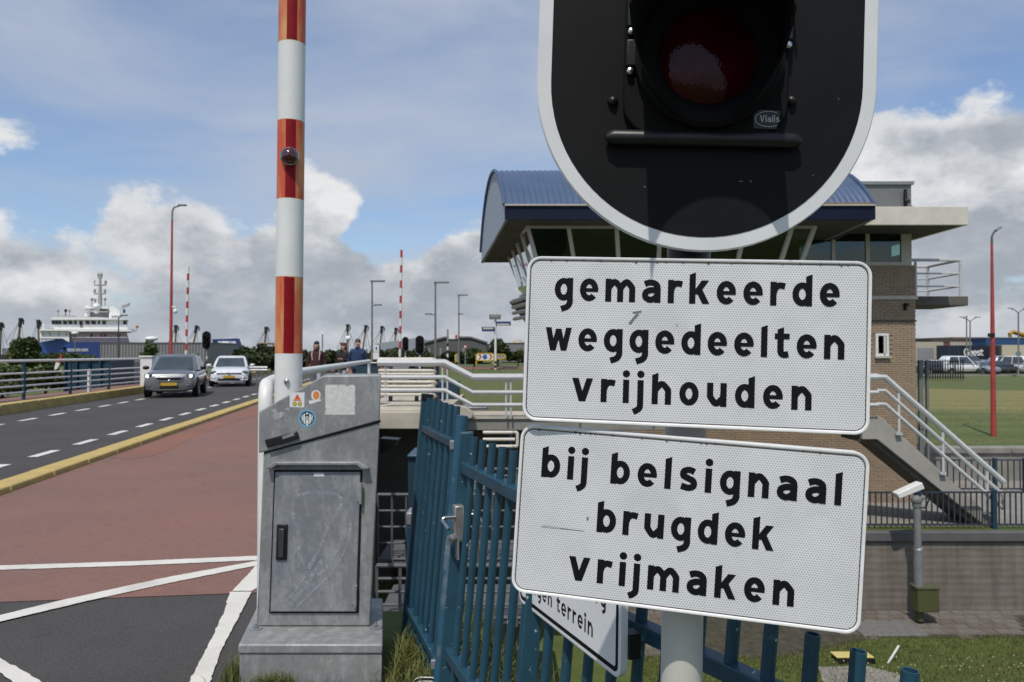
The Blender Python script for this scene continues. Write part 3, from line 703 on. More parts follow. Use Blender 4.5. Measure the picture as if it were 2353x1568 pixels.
def groundmat():
    m = pm('grassy_ground', (.088, .118, .024), .95, var=.2, scale=2.2, col2=(.055, .078, .016), bump=.5, bscale=18, world=True)
    N, L, b = nodes_of(m); base = b.inputs['Base Color'].links[0].from_socket
    g = N.new('ShaderNodeNewGeometry'); s = N.new('ShaderNodeSeparateXYZ'); L.new(g.outputs['Position'], s.inputs[0])
    nz = N.new('ShaderNodeTexNoise'); nz.inputs['Scale'].default_value = .35; nz.inputs['Detail'].default_value = 6; L.new(g.outputs['Position'], nz.inputs['Vector'])
    def mth(op, a, b_):
        n = N.new('ShaderNodeMath'); n.operation = op
        for i, q in enumerate((a, b_)):
            if isinstance(q, (int, float)): n.inputs[i].default_value = q
            else: L.new(q, n.inputs[i])
        return n.outputs[0]
    # dry mown strip across the field
    yy = mth('ADD', mth('ADD', s.outputs[1], mth('MULTIPLY', nz.outputs[0], 5.0)), mth('MULTIPLY', s.outputs[0], .28))
    def sm(x, a, c, o0, o1):
        n = N.new('ShaderNodeMapRange'); n.interpolation_type = 'SMOOTHSTEP'; L.new(x, n.inputs[0])
        for i, q in enumerate((a, c, o0, o1)): n.inputs[i + 1].default_value = q
        return n.outputs[0]
    wv = N.new('ShaderNodeTexWave'); wv.bands_direction = 'Y'; wv.inputs['Scale'].default_value = .11; wv.inputs['Distortion'].default_value = 3; wv.inputs['Detail'].default_value = 2; L.new(g.outputs['Position'], wv.inputs[0])
    band = mth('MULTIPLY', mth('MULTIPLY', sm(yy, 45, 51, 0, 1), sm(yy, 69, 70.5, 1, 0)), sm(s.outputs[0], 6, 13, 0, 1))
    band = mth('MAXIMUM', mth('MULTIPLY', band, mth('ADD', .72, mth('MULTIPLY', wv.outputs['Fac'], .28))), mth('MULTIPLY', mth('MULTIPLY', wv.outputs['Fac'], .22), sm(s.outputs[1], 25, 27, 0, 1)))
    x = N.new('ShaderNodeMix'); x.data_type = 'RGBA'; x.inputs[7].default_value = (.29, .225, .088, 1); L.new(mth('MULTIPLY', band, .52), x.inputs[0]); L.new(base, x.inputs[6])
    L.new(x.outputs[2], b.inputs['Base Color'])
    return m
GROUND = groundmat()
mb = MB(); mb.add(V, Fc); g = mb.build('ground', GROUND, smooth=0); tag(g, 'grassy ground falling from the road to the lock side', 'ground', kind='structure')

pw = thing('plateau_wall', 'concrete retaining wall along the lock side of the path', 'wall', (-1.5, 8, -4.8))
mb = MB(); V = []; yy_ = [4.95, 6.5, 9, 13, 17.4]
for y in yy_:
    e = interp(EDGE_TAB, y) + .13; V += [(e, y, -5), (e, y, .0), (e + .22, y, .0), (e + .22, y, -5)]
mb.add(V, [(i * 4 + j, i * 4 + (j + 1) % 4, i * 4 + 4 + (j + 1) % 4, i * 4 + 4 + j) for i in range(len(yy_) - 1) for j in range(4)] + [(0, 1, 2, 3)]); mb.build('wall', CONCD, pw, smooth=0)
SL = -.152
kR = lambda y: -5.38 + SL * (y - 7.75)                     # path-side edge of the right kerb
kL = lambda y: -13.15 + SL * (y - 18.95)                   # road-side edge of the left kerb
def asphalt(name, c, c2, speck, sp_col):
    m = pm(name, c, .92, var=.1, scale=.8, col2=c2, bump=.7, bscale=110, world=True)
    N, L, b = nodes_of(m); base = b.inputs['Base Color'].links[0].from_socket
    g = N.new('ShaderNodeNewGeometry'); n = N.new('ShaderNodeTexNoise'); n.inputs['Scale'].default_value = 75; n.inputs['Detail'].default_value = 4; L.new(g.outputs['Position'], n.inputs['Vector'])
    r = N.new('ShaderNodeMapRange'); r.inputs[1].default_value = .50; r.inputs[2].default_value = .70; r.inputs[4].default_value = speck; L.new(n.outputs[0], r.inputs[0])
    x = N.new('ShaderNodeMix'); x.data_type = 'RGBA'; x.inputs[7].default_value = (*sp_col, 1); L.new(r.outputs[0], x.inputs[0]); L.new(base, x.inputs[6])
    n4 = N.new('ShaderNodeTexNoise'); n4.inputs['Scale'].default_value = 9; n4.inputs['Detail'].default_value = 9; n4.inputs['Roughness'].default_value = .7; L.new(g.outputs['Position'], n4.inputs['Vector'])
    r4 = N.new('ShaderNodeMapRange'); r4.inputs[1].default_value = .35; r4.inputs[2].default_value = .7; r4.inputs[3].default_value = .93; r4.inputs[4].default_value = 1.06; L.new(n4.outputs[0], r4.inputs[0])
    h = N.new('ShaderNodeHueSaturation'); L.new(r4.outputs[0], h.inputs['Value']); L.new(x.outputs[2], h.inputs['Color'])
    # repair patches, stains and fine cracks
    n5 = N.new('ShaderNodeTexNoise'); n5.inputs['Scale'].default_value = .55; n5.inputs['Detail'].default_value = 3; L.new(g.outputs['Position'], n5.inputs['Vector'])
    r5 = N.new('ShaderNodeMapRange'); r5.inputs[1].default_value = .36; r5.inputs[2].default_value = .66; r5.inputs[3].default_value = .92; r5.inputs[4].default_value = 1.08; L.new(n5.outputs[0], r5.inputs[0])
    h2 = N.new('ShaderNodeHueSaturation'); L.new(r5.outputs[0], h2.inputs['Value']); L.new(r5.outputs[0], h2.inputs['Saturation']); L.new(h.outputs[0], h2.inputs['Color'])
    n6 = N.new('ShaderNodeTexNoise'); n6.inputs['Scale'].default_value = 5; n6.inputs['Detail'].default_value = 2; L.new(g.outputs['Position'], n6.inputs['Vector'])
    r6 = N.new('ShaderNodeMapRange'); r6.inputs[1].default_value = .70; r6.inputs[2].default_value = .74; r6.inputs[4].default_value = .55; L.new(n6.outputs[0], r6.inputs[0])
    x6 = N.new('ShaderNodeMix'); x6.data_type = 'RGBA'; x6.inputs[7].default_value = (.05, .04, .035, 1); L.new(r6.outputs[0], x6.inputs[0]); L.new(h2.outputs[0], x6.inputs[6])
    vo = N.new('ShaderNodeTexVoronoi'); vo.feature = 'DISTANCE_TO_EDGE'; vo.inputs['Scale'].default_value = .55; L.new(g.outputs['Position'], vo.inputs['Vector'])
    dn = N.new('ShaderNodeVectorMath'); dn.operation = 'MULTIPLY_ADD'; dn.inputs[1].default_value = (.35, .35, 0); L.new(n6.outputs['Color'], dn.inputs[0]); L.new(g.outputs['Position'], dn.inputs[2]); L.new(dn.outputs[0], vo.inputs['Vector'])
    r7 = N.new('ShaderNodeMapRange'); r7.inputs[1].default_value = .0; r7.inputs[2].default_value = .006; r7.inputs[3].default_value = .12; r7.inputs[4].default_value = 0; L.new(vo.outputs[0], r7.inputs[0])
    x7 = N.new('ShaderNodeMix'); x7.data_type = 'RGBA'; x7.inputs[7].default_value = (.045, .035, .03, 1); L.new(r7.outputs[0], x7.inputs[0]); L.new(x6.outputs[2], x7.inputs[6]); L.new(x7.outputs[2], b.inputs['Base Color'])
    return m
ROADM = asphalt('road_asphalt', (.060, .055, .052), (.050, .046, .044), .25, (.12, .11, .10))
DARKM = asphalt('dark_asphalt', (.062, .059, .056), (.048, .046, .044), .35, (.15, .14, .13))
REDM = asphalt('red_asphalt', (.208, .112, .089), (.186, .101, .081), .35, (.30, .19, .16))
PAINT = pm('white_road_paint', (.66, .64, .58), .8, var=.06, scale=4, bump=.3, bscale=80, dirt=.45, dirtcol=(.30, .28, .25), world=True)
def strip(name, m, lf, rt, ys, z, label=None, cat=None, parent=None, kind='structure'):
    mb = MB(); P = []
    for y in ys: P += [(lf(y), y, z), (rt(y), y, z)]
    mb.add(P, [(2 * i, 2 * i + 1, 2 * i + 3, 2 * i + 2) for i in range(len(ys) - 1)])
    o = mb.build(name, m, parent, smooth=0)
    if not parent: tag(o, label, cat, kind=kind)
    return o
YS = [-8, 0, 5, 10, 20, 30, 45, 60, 80, 95]
road = strip('road', ROADM, lambda y: kL(y) - .1, lambda y: kR(y) - .2, YS, -.10, 'dark asphalt carriageway with white dashes', 'road')
pR = lambda y: interp([(-8, -1.2), (3, -1.25), (3.85, -1.285), (6.1, -1.72), (17, -3.15), (26, -4.35), (95, -13.5)], y)
pc = [gz(-400, 1400), gz(620, 1362)]
yb = lambda x: pc[0].y + (pc[1].y - pc[0].y) * (x - pc[0].x) / (pc[1].x - pc[0].x)
mb = MB(); ys = [5, 6, 8, 11, 14, 17, 21, 26, 40, 60, 95]; P = []
x0, x1 = -5.0, pR(4.3)
P = [(x0, yb(x0), .004), (x1, yb(x1), .004)]
for y in ys: P += [(kR(y) - .02, y, .004), (pR(y), y, .004)]
mb.add(P, [(2 * i, 2 * i + 1, 2 * i + 3, 2 * i + 2) for i in range(len(P) // 2 - 1)])
path = mb.build('footpath', REDM, smooth=0); tag(path, 'red asphalt footpath between kerb and cabinet', 'path', kind='structure')
apron = strip('asphalt_apron', DARKM, lambda y: kR(y) - .02, lambda y: -.62 if y < 3.35 else -1.22, [-8, 0, 2, 3.34, 3.36, 4.0, 4.7], 0.0, 'dark grey asphalt apron in front of the red path', 'pavement')
lw = strip('left_footway', REDM, lambda y: kL(y) - 2.4, lambda y: kL(y) - .25, [6, 20, 40, 60], .05, 'narrow red footway beyond the left kerb', 'pavement')
def paint(pts, name='painted_line', par=path, z=.009):
    P0 = [gz(u, v, z) for u, v in pts]; P = []; rj = random.Random(len(pts) * 7)
    for a_, b_ in zip(P0, P0[1:] + P0[:1]):
        k_ = max(1, int((b_ - a_).length / .03)); P += [a_.lerp(b_, i / k_) + (Vector((rj.gauss(0, .0022), rj.gauss(0, .0022), 0)) if i else Vector()) for i in range(k_)]
    mb = MB(); mb.add(P, [tuple(range(len(P)))]); return mb.build(name, PAINT, par, smooth=0)
paint([(-200, 1307), (0, 1299.5), (300, 1290), (598, 1277), (598, 1287), (300, 1300), (0, 1309.5), (-200, 1317)])
paint([(598, 1287.5), (598, 1298), (391, 1339), (187, 1384), (0, 1428.5), (-200, 1480), (-200, 1462), (0, 1413.5), (140, 1379.5), (391, 1325)], z=.0095)
paint([(598, 1300.5), (598, 1345), (578, 1358), (533, 1358), (570, 1320), (588, 1299)], z=.0085)
paint([(578, 1360), (560, 1395), (520, 1470), (505, 1500), (480, 1575), (430, 1575), (470, 1500), (495, 1450), (516, 1404), (528, 1360)], z=.0085)
paint([(-80, 1480), (0, 1512), (60, 1545), (110, 1575), (40, 1575), (0, 1545), (-60, 1520)], z=.0085)
PATCHM = asphalt('orange_repair_asphalt', (.235, .108, .072), (.20, .094, .066), .3, (.30, .18, .14))
mb = MB(); mb.add([gz(u, v, .0065) for u, v in ((262, 1050), (290, 1056), (345, 1050), (392, 1032), (455, 1000), (520, 976), (597, 952), (597, 934), (520, 958), (440, 988), (360, 1016), (300, 1038))], [tuple(range(12))]); mb.build('repair_patch', PATCHM, path, smooth=0)
# dashes on the carriageway
mb = MB(); a = Vector((SL, 1, 0)).normalized(); s_ = Vector((a.y, -a.x, 0)); h = .075
mb.add([a * -.40 - s_ * h, a * -.40 + s_ * h, a * .40 + s_ * h, a * .40 - s_ * h], [(0, 1, 2, 3)])
d0 = mb.build('lane_dash', PAINT, road, smooth=0); first = True
for row, ofs, ys_, n in (('r', -1.45, 7.15, 26), ('l', 1.32, 14.7, 22)):
    for i in range(n):
        y = ys_ + 1.535 * i; x = (kR(y) if row == 'r' else kL(y)) + ofs
        o = d0 if first else d0.copy()
        if not first: COL.objects.link(o)
        first = False; o.location = (x, y, -.094)
# kerbs of single yellow stones
def kerb(name, label, fx, y0, n, w, zb, zt):
    t = thing(name, label, 'kerb', (fx(y0), y0, 0)); t['kind'] = 'structure'
    mb = MB(); mb.box(-w, -.496, zb, 0, .496, zt); st = mb.build('kerb_stone', YELLOW, t, local=True, bevel=.018, seg=2)
    for i in range(n):
        o = st if i == 0 else st.copy()
        if i: COL.objects.link(o)
        y = y0 + i; o.location = (fx(y) - fx(y0), y - y0, random.uniform(-.004, .004)); o.rotation_euler = (0, 0, math.atan(-SL) + random.uniform(-.003, .003))
kerb('right_kerb', 'yellow painted kerb between carriageway and red path', kR, 3.5, 60, .30, -.16, .075)
kerb('left_kerb', 'high yellow painted kerb along the far carriageway edge', lambda y: kL(y), 9.5, 50, .32, -.16, .17)

# concrete tiles by the plinth
tl = thing('paving_tiles', 'concrete edging tiles in front of the cabinet plinth', 'pavement', (-.9, 3.1, 0)); tl['kind'] = 'structure'
for i, (x0, y0, w, hh) in enumerate(((-1.20, 2.92, .30, .36), (-.895, 2.93, .30, .36), (-.59, 2.90, .30, .36), (-1.20, 2.55, .30, .36), (-.895, 2.56, .30, .36))):
    mb = MB(); mb.box(x0, y0, -.06, x0 + w, y0 + hh, .012 + .003 * (i % 2)); mb.build('tile', CONC, tl, bevel=.006)

# ------------------------------------------------------------------ blue picket fence and gate
LEAN = .085
def fx(p, z, ref=1.1): return Vector((p[0] + LEAN * (z - ref), p[1], z))
PAINTCHIP = pm('chipped_blue_paint', (.022, .095, .155), .45, var=.1, scale=8, dirt=.75, dirtcol=(.35, .34, .32))
def pickets(t, A, B, n, zt, zb, f0, f1, r=.0148, par=None):
    for i in range(n):
        f = f0 + (f1 - f0) * i / max(1, n - 1); q = (A[0] + (B[0] - A[0]) * f, A[1] + (B[1] - A[1]) * f)
        mb = MB(); a, b = fx(q, zb), fx(q, zt); dirn = (b - a).normalized()
        mb.lathe([(r, 0), (r, (b - a).length), (r * .82, (b - a).length), (r * .82, (b - a).length - .05)], a, dirn, 14); mb.build('picket', BLUE, t, smooth=50)
def rail(t, A, B, z, hw=.022, hh=.018, name='rail'):
    a, b = fx(A, z), fx(B, z); d = (b - a); s = Vector((d.y, -d.x, 0)).normalized() * hw
    mb = MB(); k = Vector((0, 0, hh)); mb.hexa([a - s - k, a + s - k, b + s - k, b - s - k, a - s + k, a + s + k, b + s + k, b - s + k]); return mb.build(name, BLUE, t, bevel=.003)
G0, G1, P2, P3, P4 = (-.470, 3.97), (-.228, 3.22), (-.195, 3.10), (.10, 2.30), (.90, .99)
gt = thing('picket_gate', 'leaning blue picket gate behind the grey cabinet', 'gate', (-.4, 3.6, 0))
pickets(gt, G0, G1, 6, 1.262, .02, .09, .87)
rail(gt, G0, G1, 1.098); rail(gt, G0, G1, .145)
for (q, zt, nm, rr) in ((G0, 1.275, 'hinge_post', .031), (G1, 1.228, 'lock_post', .026)):
    mb = MB(); mb.tube([fx(q, -.2), fx(q, zt)], rr, 16); po = mb.build(nm, PAINTCHIP if nm == 'lock_post' else BLUE, gt)
    if nm == 'hinge_post': mb = MB(); mb.tube([fx(q, zt - .03), fx(q, zt + .006)], rr + .002, 16); mb.build('post_cap', BLACK, po)
for z, q in ((1.098, .97), (.145, .97)):
    c = fx((G0[0] + (G1[0] - G0[0]) * q, G0[1] + (G1[1] - G0[1]) * q), z); mb = MB(); mb.obox(c + Vector((-.012, -.006, 0)), .05, .02, .04); mb.build('rail_end_cap', GREYST, gt, bevel=.003)
fc = thing('picket_fence', 'leaning blue picket fence passing behind the signal post', 'fence', (.2, 2.2, 0))
pickets(fc, P2, P3, 7, 1.16, .0, .13, .93); rail(fc, P2, P3, 1.025, .024, .022); rail(fc, P2, P3, .26, .024, .022)
pickets(fc, P3, P4, 15, .945, -.35, .06, .955, .0150); rail(fc, P3, P4, .80, .022, .020); rail(fc, P3, P4, -.1, .022, .020)
for q, zt in ((P2, 1.17), (P3, .98), (P4, .93)):
    mb = MB(); a, b = fx(q, -.5), fx(q, zt); mb.prism([a + Vector((i * .027, j * .027, 0)) for i, j in ((-1, -1), (1, -1), (1, 1), (-1, 1))], b - a); mb.build('post', BLUE, fc, bevel=.004)
# lock with lever handle
lk = thing('gate_lock', 'silver lock box with lever handle on the blue gate', 'lock', fx(G1, .8))
c = at(1053, 1202, 3.06)
LOCKM = pm('cast_aluminium', (.42, .41, .39), .42, .7, var=.15, scale=30)
mb = MB(); mb.obox(c, .040, .05, .150, Matrix.Rotation(R(16), 3, 'Z')); mb.build('lock_case', LOCKM, lk, bevel=.006)
mb = MB(); mb.lathe([(.017, 0), (.017, .03), (.010, .034), (.0001, .034)], c + Vector((-.015, -.02, -.055)), (-.5, -.85, 0), 18); mb.build('cylinder', LOCKM, lk)
hp = [c + Vector((-.01, -.03, .03)), c + Vector((-.055, -.04, .03)), c + Vector((-.062, -.045, .022)), c + Vector((-.03, -.10, -.003))]
mb = MB(); mb.tube(fillet(hp, .012), .0075, 10); mb.build('lever', STEEL, lk)
hp = [c + Vector((.03, .02, .03)), c + Vector((.075, .02, .03)), c + Vector((.11, .0, -.012))]
mb = MB(); mb.tube(fillet(hp, .02), .0085, 10); mb.build('lever', STEEL, lk)
mb = MB(); mb.obox(c + Vector((-.006, .0, -.10)), .008, .06, .09, Matrix.Rotation(R(16), 3, 'Z')); mb.build('strike_plate', GREYST, lk)
# "eigen terrein" plate on the fence
A = Vector((.022, 2.37, .71)); B = Vector((.262, 1.79, .71)); wv = (B - A).length; M = basis(A, B - A, (0.02, 0, 1)); et = thing('private_ground_sign', 'white plate with black border reading eigen terrein, half hidden', 'sign', matrix=M)
hh = .40; lp = lambda pts, z: [Vector((p[0], p[1], z)) for p in pts]
ins = lambda q: rrect(wv - 2 * q, hh - 2 * q, .03 - q * .9, x0=q, y0=q)
wsg = pm('white_sign_sheet', (.74, .75, .75), .35, var=.03)
mb = MB(); ring_mesh(mb, [lp(ins(0), -.018), lp(ins(0), 0), lp(ins(.004), .001)]); mb.add(lp(ins(.004), .001), [tuple(range(32))]); mb.build('plate', wsg, et, local=True, smooth=30)
mb = MB(); ring_mesh(mb, [lp(ins(.012), .0014), lp(ins(.024), .0014)]); mb.build('border', INK, et, local=True, smooth=0)
for wi in (0, 1):
    mb = MB(); lettering(mb, 'eigen terrein', (.085, .055, .0016), (1, 0, 0), (0, 1, 0), (0, 0, 1), .036, .405, .20, wi); mb.build('lettering', INK, et, local=True, smooth=0)
mb = MB(); lettering(mb, 'toegang', (.27, .150, .0016), (1, 0, 0), (0, 1, 0), (0, 0, 1), .036, .285, .20); mb.build('lettering', INK, et, local=True, smooth=0)
mb = MB(); mb.box(wv - .03, .05, -.05, wv + .008, .11, -.019); mb.build('bracket', BLACK, et, local=True)
# a small plate low by the gate
q = gz(955, 1573, .06); ss_ = thing('small_plate', 'small white plate with black edge standing low by the gate', 'sign', q)
mb = MB(); pts = rrect(.12, .12, .04); mb.prism([q + Vector((p[0] - .02, .02, p[1] - .10)) for p in pts], (0, .01, 0)); mb.build('plate', wsg, ss_)
mb = MB(); ring_mesh(mb, [[q + Vector((p[0] - .02, .018, p[1] - .10)) for p in pts], [q + Vector((p[0] * .86 - .012, .018, p[1] * .86 - .092)) for p in pts]]); mb.build('border', INK, ss_)

# ------------------------------------------------------------------ white tube rail starting beside the cabinet
rt = thing('tube_railing', 'thick white tube railing running from the cabinet along the path', 'railing', (-1.29, 3.85, 0))
pth = fillet([(-1.262, 3.78, -.1), (-1.262, 3.78, 1.335), (-1.40, 4.30, 1.335), (-1.76, 6.1, 1.34), (-2.95, 15.3, 1.335)], .13, 8)
mb = MB(); mb.tube(pth, .037, 14); mb.build('top_tube', WHITE, rt, smooth=60)
for y in (5.0, 15.1):
    x = interp([(3.8, -1.28), (6.1, -1.76), (15.3, -2.95)], y); mb = MB(); mb.cone((x, y, 0), (x, y, 1.32), .03, n=10); mb.build('post', WHITE, rt)

# ------------------------------------------------------------------ left bridge railing
rl = lambda y: -15.3 - .092 * (y - 22)
lr = thing('bridge_railing', 'white five-bar railing on blue posts left of the road', 'railing', (rl(22), 22, 0))
for i, z in enumerate((1.26, .87, .67, .47, .27)):
    mb = MB(); mb.tube([(rl(y), y, z) for y in (12, 20, 26, 32, 40)], .042 if i == 0 else .028, 8); mb.build('rail', WHITE, lr)
for y in (14.2, 17.4, 20.6, 23.3, 26.2, 29.2, 32.4, 35.6):
    mb = MB(); mb.box(rl(y) - .05, y - .02, -.1, rl(y) + .05, y + .02, 1.22); mb.build('post', DBLUE, lr)
mb = MB(); y = 27.6; mb.box(rl(y) - .05, y - .04, -.1, rl(y) + .05, y + .04, .9); mb.build('gate_post', WHITE, lr)
bx = thing('bridge_pillar', 'square white railing pillar behind the grey car', 'pillar', (X(334, 31.2), 31.2, 0))
mb = MB(); mb.box(X(322, 31), 31, -.1, X(349, 31), 31.4, 1.33); mb.build('shaft', WHITE, bx, bevel=.02)
mb = MB(); mb.box(X(320, 31), 30.95, 1.33, X(351, 31), 31.45, 1.39); mb.build('cap', WHITE, bx, bevel=.01)
# ------------------------------------------------------------------ lock side: bridge abutment, walkway, stairs, quay walls
PALECONC = pm('pale_concrete', (.50, .46, .37), .85, var=.12, scale=1.5, bump=.2, bscale=20, dirt=.5, dirtcol=(.22, .20, .16))
def slab(name, label, cat, boxes, par=None):
    t = thing(name, label, cat, (boxes[0][1][0], boxes[0][1][1], boxes[0][1][2]))
    for nm, b, m in boxes: mb = MB(); mb.box(*b); mb.build(nm, m, t, bevel=.015)
    return t
slab('bridge_abutment', 'cream edged bridge abutment above a dark lock recess', 'abutment', [
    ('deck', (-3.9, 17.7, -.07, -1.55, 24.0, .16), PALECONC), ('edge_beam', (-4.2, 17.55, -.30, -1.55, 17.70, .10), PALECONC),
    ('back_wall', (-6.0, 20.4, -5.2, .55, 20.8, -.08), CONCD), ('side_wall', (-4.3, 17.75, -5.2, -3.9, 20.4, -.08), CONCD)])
wk = thing('walkway', 'narrow concrete walkway from the bridge to the control building', 'walkway', (3, 18.6, -.4))
mb = MB(); mb.box(-1.30, 18.55, -.16, 8.85, 20.6, -.10); mb.build('deck_edge', PALECONC, wk, bevel=.01)
mb = MB(); mb.box(-1.28, 18.6, -.44, 8.83, 20.55, -.162); mb.build('beam', CONC, wk, bevel=.01)
mb = MB(); mb.prism([(-1.6, 18.3, -.12), (-1.0, 18.3, -.12), (-.95, 18.3, .02), (-1.15, 18.3, .17), (-1.6, 18.3, .24)], (0, .24, 0)); mb.build('step_cheek', PALECONC, wk, bevel=.02)
# railing of walkway: upper landing, slope, lower run, then down the stairs
dR = 18.45
RAILM = pm('grey_white_rail_paint', (.54, .55, .545), .45, var=.06, scale=3, dirt=.15, dirtcol=(.35, .34, .32))
wr = thing('walkway_railing', 'three-bar white railing along the walkway, stepping down beside the gate', 'railing', (X(1000, dR), dR, 0))
for v0, v1, hh in ((834, 867, .088), (867, 902, .050), (897, 931, .050)):
    P = [at(868, v0, dR), at(1022, v0, dR), at(1086, v1, dR), (9.15, dR, Z(v1, dR))]
    mb = MB(); mb.tube([Vector(q) for q in P], hh, 8); mb.build('rail', RAILM, wr)
for u, zt, zb in ((886, 834, 925), (1017, 834, 925), (1028, 837, 945), (1163, 869, 960), (1174, 869, 960), (1330, 869, 960), (1500, 869, 960), (1700, 869, 960), (1880, 869, 960)):
    mb = MB(); mb.tube([at(u, zt, dR), at(u, zb, dR)], .024, 8); mb.build('post', RAILM, wr)
# cream horizontal bars of the bridge railing end
ce = thing('bridge_end_railing', 'cream bar railing with blue posts at the bridge end', 'railing', (X(940, 20.5), 20.5, .1))
for v in (826, 852, 860, 878, 888, 907):
    d = 20.3; mb = MB(); e = 999 if v < 830 else 1003 - (v % 7); mb.tube(fillet([at(870, v, d), at(e, v, d), at(e + 4, v + 6, d + .3), at(e - 14, v + 9, d + .9)], .12), .05 if v < 830 else .04, 8); mb.build('rail', CREAM, ce)
for u in (897, 957, 1005):
    d = 20.5; mb = MB(); mb.box(X(u - 4, d), d, .1, X(u + 4, d), d + .12, Z(832, d)); mb.build('post', DBLUE, ce)
slab('blue_parapet', 'dark blue steel parapet panel beside the walkers', 'parapet', [('panel', (X(818, 19), 19.0, .0, X(866, 19), 19.25, Z(835, 19)), DBLUE), ('top_plate', (X(818, 19), 18.95, Z(835, 19), X(866, 19), 19.3, Z(833, 19)), WHITE)])
slab('blue_steel_housing', 'dark blue steel housing standing behind the walkway railing', 'housing', [('lower_box', (X(1006, 21.2), 21.2, -2, X(1118, 21.2), 22.6, Z(938, 21.2)), DBLUE), ('upper_box', (X(980, 21.4), 21.4, -1, X(1052, 21.4), 22.4, Z(878, 21.4)), DBLUE), ('lid', (X(1048, 21.15), 21.15, Z(940, 21.2), X(1120, 21.15), 22.65, Z(936, 21.2)), GREYST)])
slab('blue_machine_box', 'small dark blue machine box in the lock recess', 'box', [('body', (X(938, 12.5), 12.5, -4, X(972, 12.5), 13.4, Z(1052, 12.5)), DBLUE), ('lid', (X(937, 12.5), 12.45, Z(1052, 12.5), X(973, 12.5), 13.45, Z(1045, 12.5)), BLUE)])
slab('blue_post_box', 'blue post with pale top between cabinet and gate', 'post', [('body', (X(934, 7.5), 7.5, -4.6, X(962, 7.5), 7.75, Z(1208, 7.5)), DBLUE), ('pale_top', (X(934, 7.5), 7.49, Z(1208, 7.5), X(962, 7.5), 7.76, Z(1178, 7.5)), GREYST)])
# lower steel platforms with railings
def platform(label, d, u0, u1, vt, vb, nb, nv, floor=True):
    t = thing('lock_platform', label, 'platform', (X(u0, d), d, Z(vb, d)), group='galvanised lock platforms')
    for i in range(nb):
        v = vt + (vb - vt) * i / (nb - 1); mb = MB(); mb.tube([at(u0, v, d), at(u1, v, d)], .030 if i == 0 else .020, 8); mb.build('rail', DKSTEEL, t)
    for i in range(nv):
        u = u0 + (u1 - u0) * i / (nv - 1); mb = MB(); mb.tube([at(u, vt, d), at(u, vb + 20, d)], .022, 8); mb.build('post', DKSTEEL, t)
    if floor: mb = MB(); mb.box(X(u0, d), d, Z(vb + 14, d), X(u1, d), d + 1.4, Z(vb + 4, d)); mb.build('grating', DKSTEEL, t)
    q = MB(); q.box(X(u0, d), d + 1.42, -5.0, X(u1, d), d + 1.6, Z(vb + 14, d)); q.build('support_wall', CONCD, t)
platform('galvanised platform railing under the bridge deck', 12.6, 868, 1230, 1137, 1285, 5, 12)
platform('lower galvanised platform railing seen through the pickets', 9.4, 866, 1240, 1300, 1420, 5, 8)
platform('small white barred platform beyond the blue fence', 14.6, 1080, 1240, 1078, 1124, 4, 4)
lp_ = thing('loop_railing', 'cream round-ended three-bar railing beside a blue post', 'railing', (X(1160, 16), 16, -1.5))
d = 16.0
for v in (994, 1010, 1026):
    mb = MB(); mb.tube([at(1110, v, d), at(1183, v, d)], .034, 8); mb.build('rail', CREAM, lp_)
mb = MB(); mb.tube(fillet([at(1178, 994, d), at(1189, 994, d), at(1189, 1026, d), at(1178, 1026, d)], .12), .034, 8); mb.build('end_loop', CREAM, lp_)
mb = MB(); mb.box(X(1171, d), d, -4.8, X(1176, d), d + .05, Z(1000, d)); mb.build('post', DBLUE, lp_)
# quay wall with stepped coping
QW = pm('stained_quay_concrete', (.205, .178, .148), .9, var=.15, scale=1.1, stretch=(1, 1, 4.5), bump=.5, bscale=14, dirt=.6, dirtcol=(.12, .105, .085))
_N, _L, _b = nodes_of(QW); _base = _b.inputs['Base Color'].links[0].from_socket; _g = _N.new('ShaderNodeNewGeometry')
_n = _N.new('ShaderNodeTexNoise'); _n.inputs['Scale'].default_value = 1.4; _n.inputs['Detail'].default_value = 8; _n.inputs['Roughness'].default_value = .7; _m = _N.new('ShaderNodeMapping'); _m.inputs[3].default_value = (2.6, 1, .22); _L.new(_g.outputs['Position'], _m.inputs[0]); _L.new(_m.outputs[0], _n.inputs[0])
_w = _N.new('ShaderNodeTexWave'); _w.bands_direction = 'Z'; _w.inputs['Scale'].default_value = 1.9; _w.inputs['Distortion'].default_value = 1.2; _w.inputs['Detail'].default_value = 3; _L.new(_g.outputs['Position'], _w.inputs[0])
_r = _N.new('ShaderNodeMapRange'); _r.inputs[1].default_value = .35; _r.inputs[2].default_value = .7; _r.inputs[3].default_value = .72; _r.inputs[4].default_value = 1.2; _L.new(_n.outputs[0], _r.inputs[0])
_q = _N.new('ShaderNodeMapRange'); _q.inputs[3].default_value = .88; _q.inputs[4].default_value = 1.08; _L.new(_w.outputs['Fac'], _q.inputs[0]); _k = _N.new('ShaderNodeMath'); _k.operation = 'MULTIPLY'; _L.new(_r.outputs[0], _k.inputs[0]); _L.new(_q.outputs[0], _k.inputs[1])
_h = _N.new('ShaderNodeHueSaturation'); _L.new(_k.outputs[0], _h.inputs['Value']); _L.new(_base, _h.inputs['Color']); _L.new(_h.outputs[0], _b.inputs['Base Color'])
qw = thing('quay_wall', 'brown stained concrete quay wall below the low blue fence', 'wall', (14, 18.3, -4.8))
mb = MB(); mb.box(-.5, 18.12, -5.3, 40, 18.6, -3.10); mb.build('wall', QW, qw)
mb = MB(); mb.box(-.5, 18.04, -3.10, 40, 18.62, -2.855); mb.build('coping', pm('dark_coping', (.115, .112, .115), .8, var=.12, scale=2, bump=.2), qw, bevel=.03)
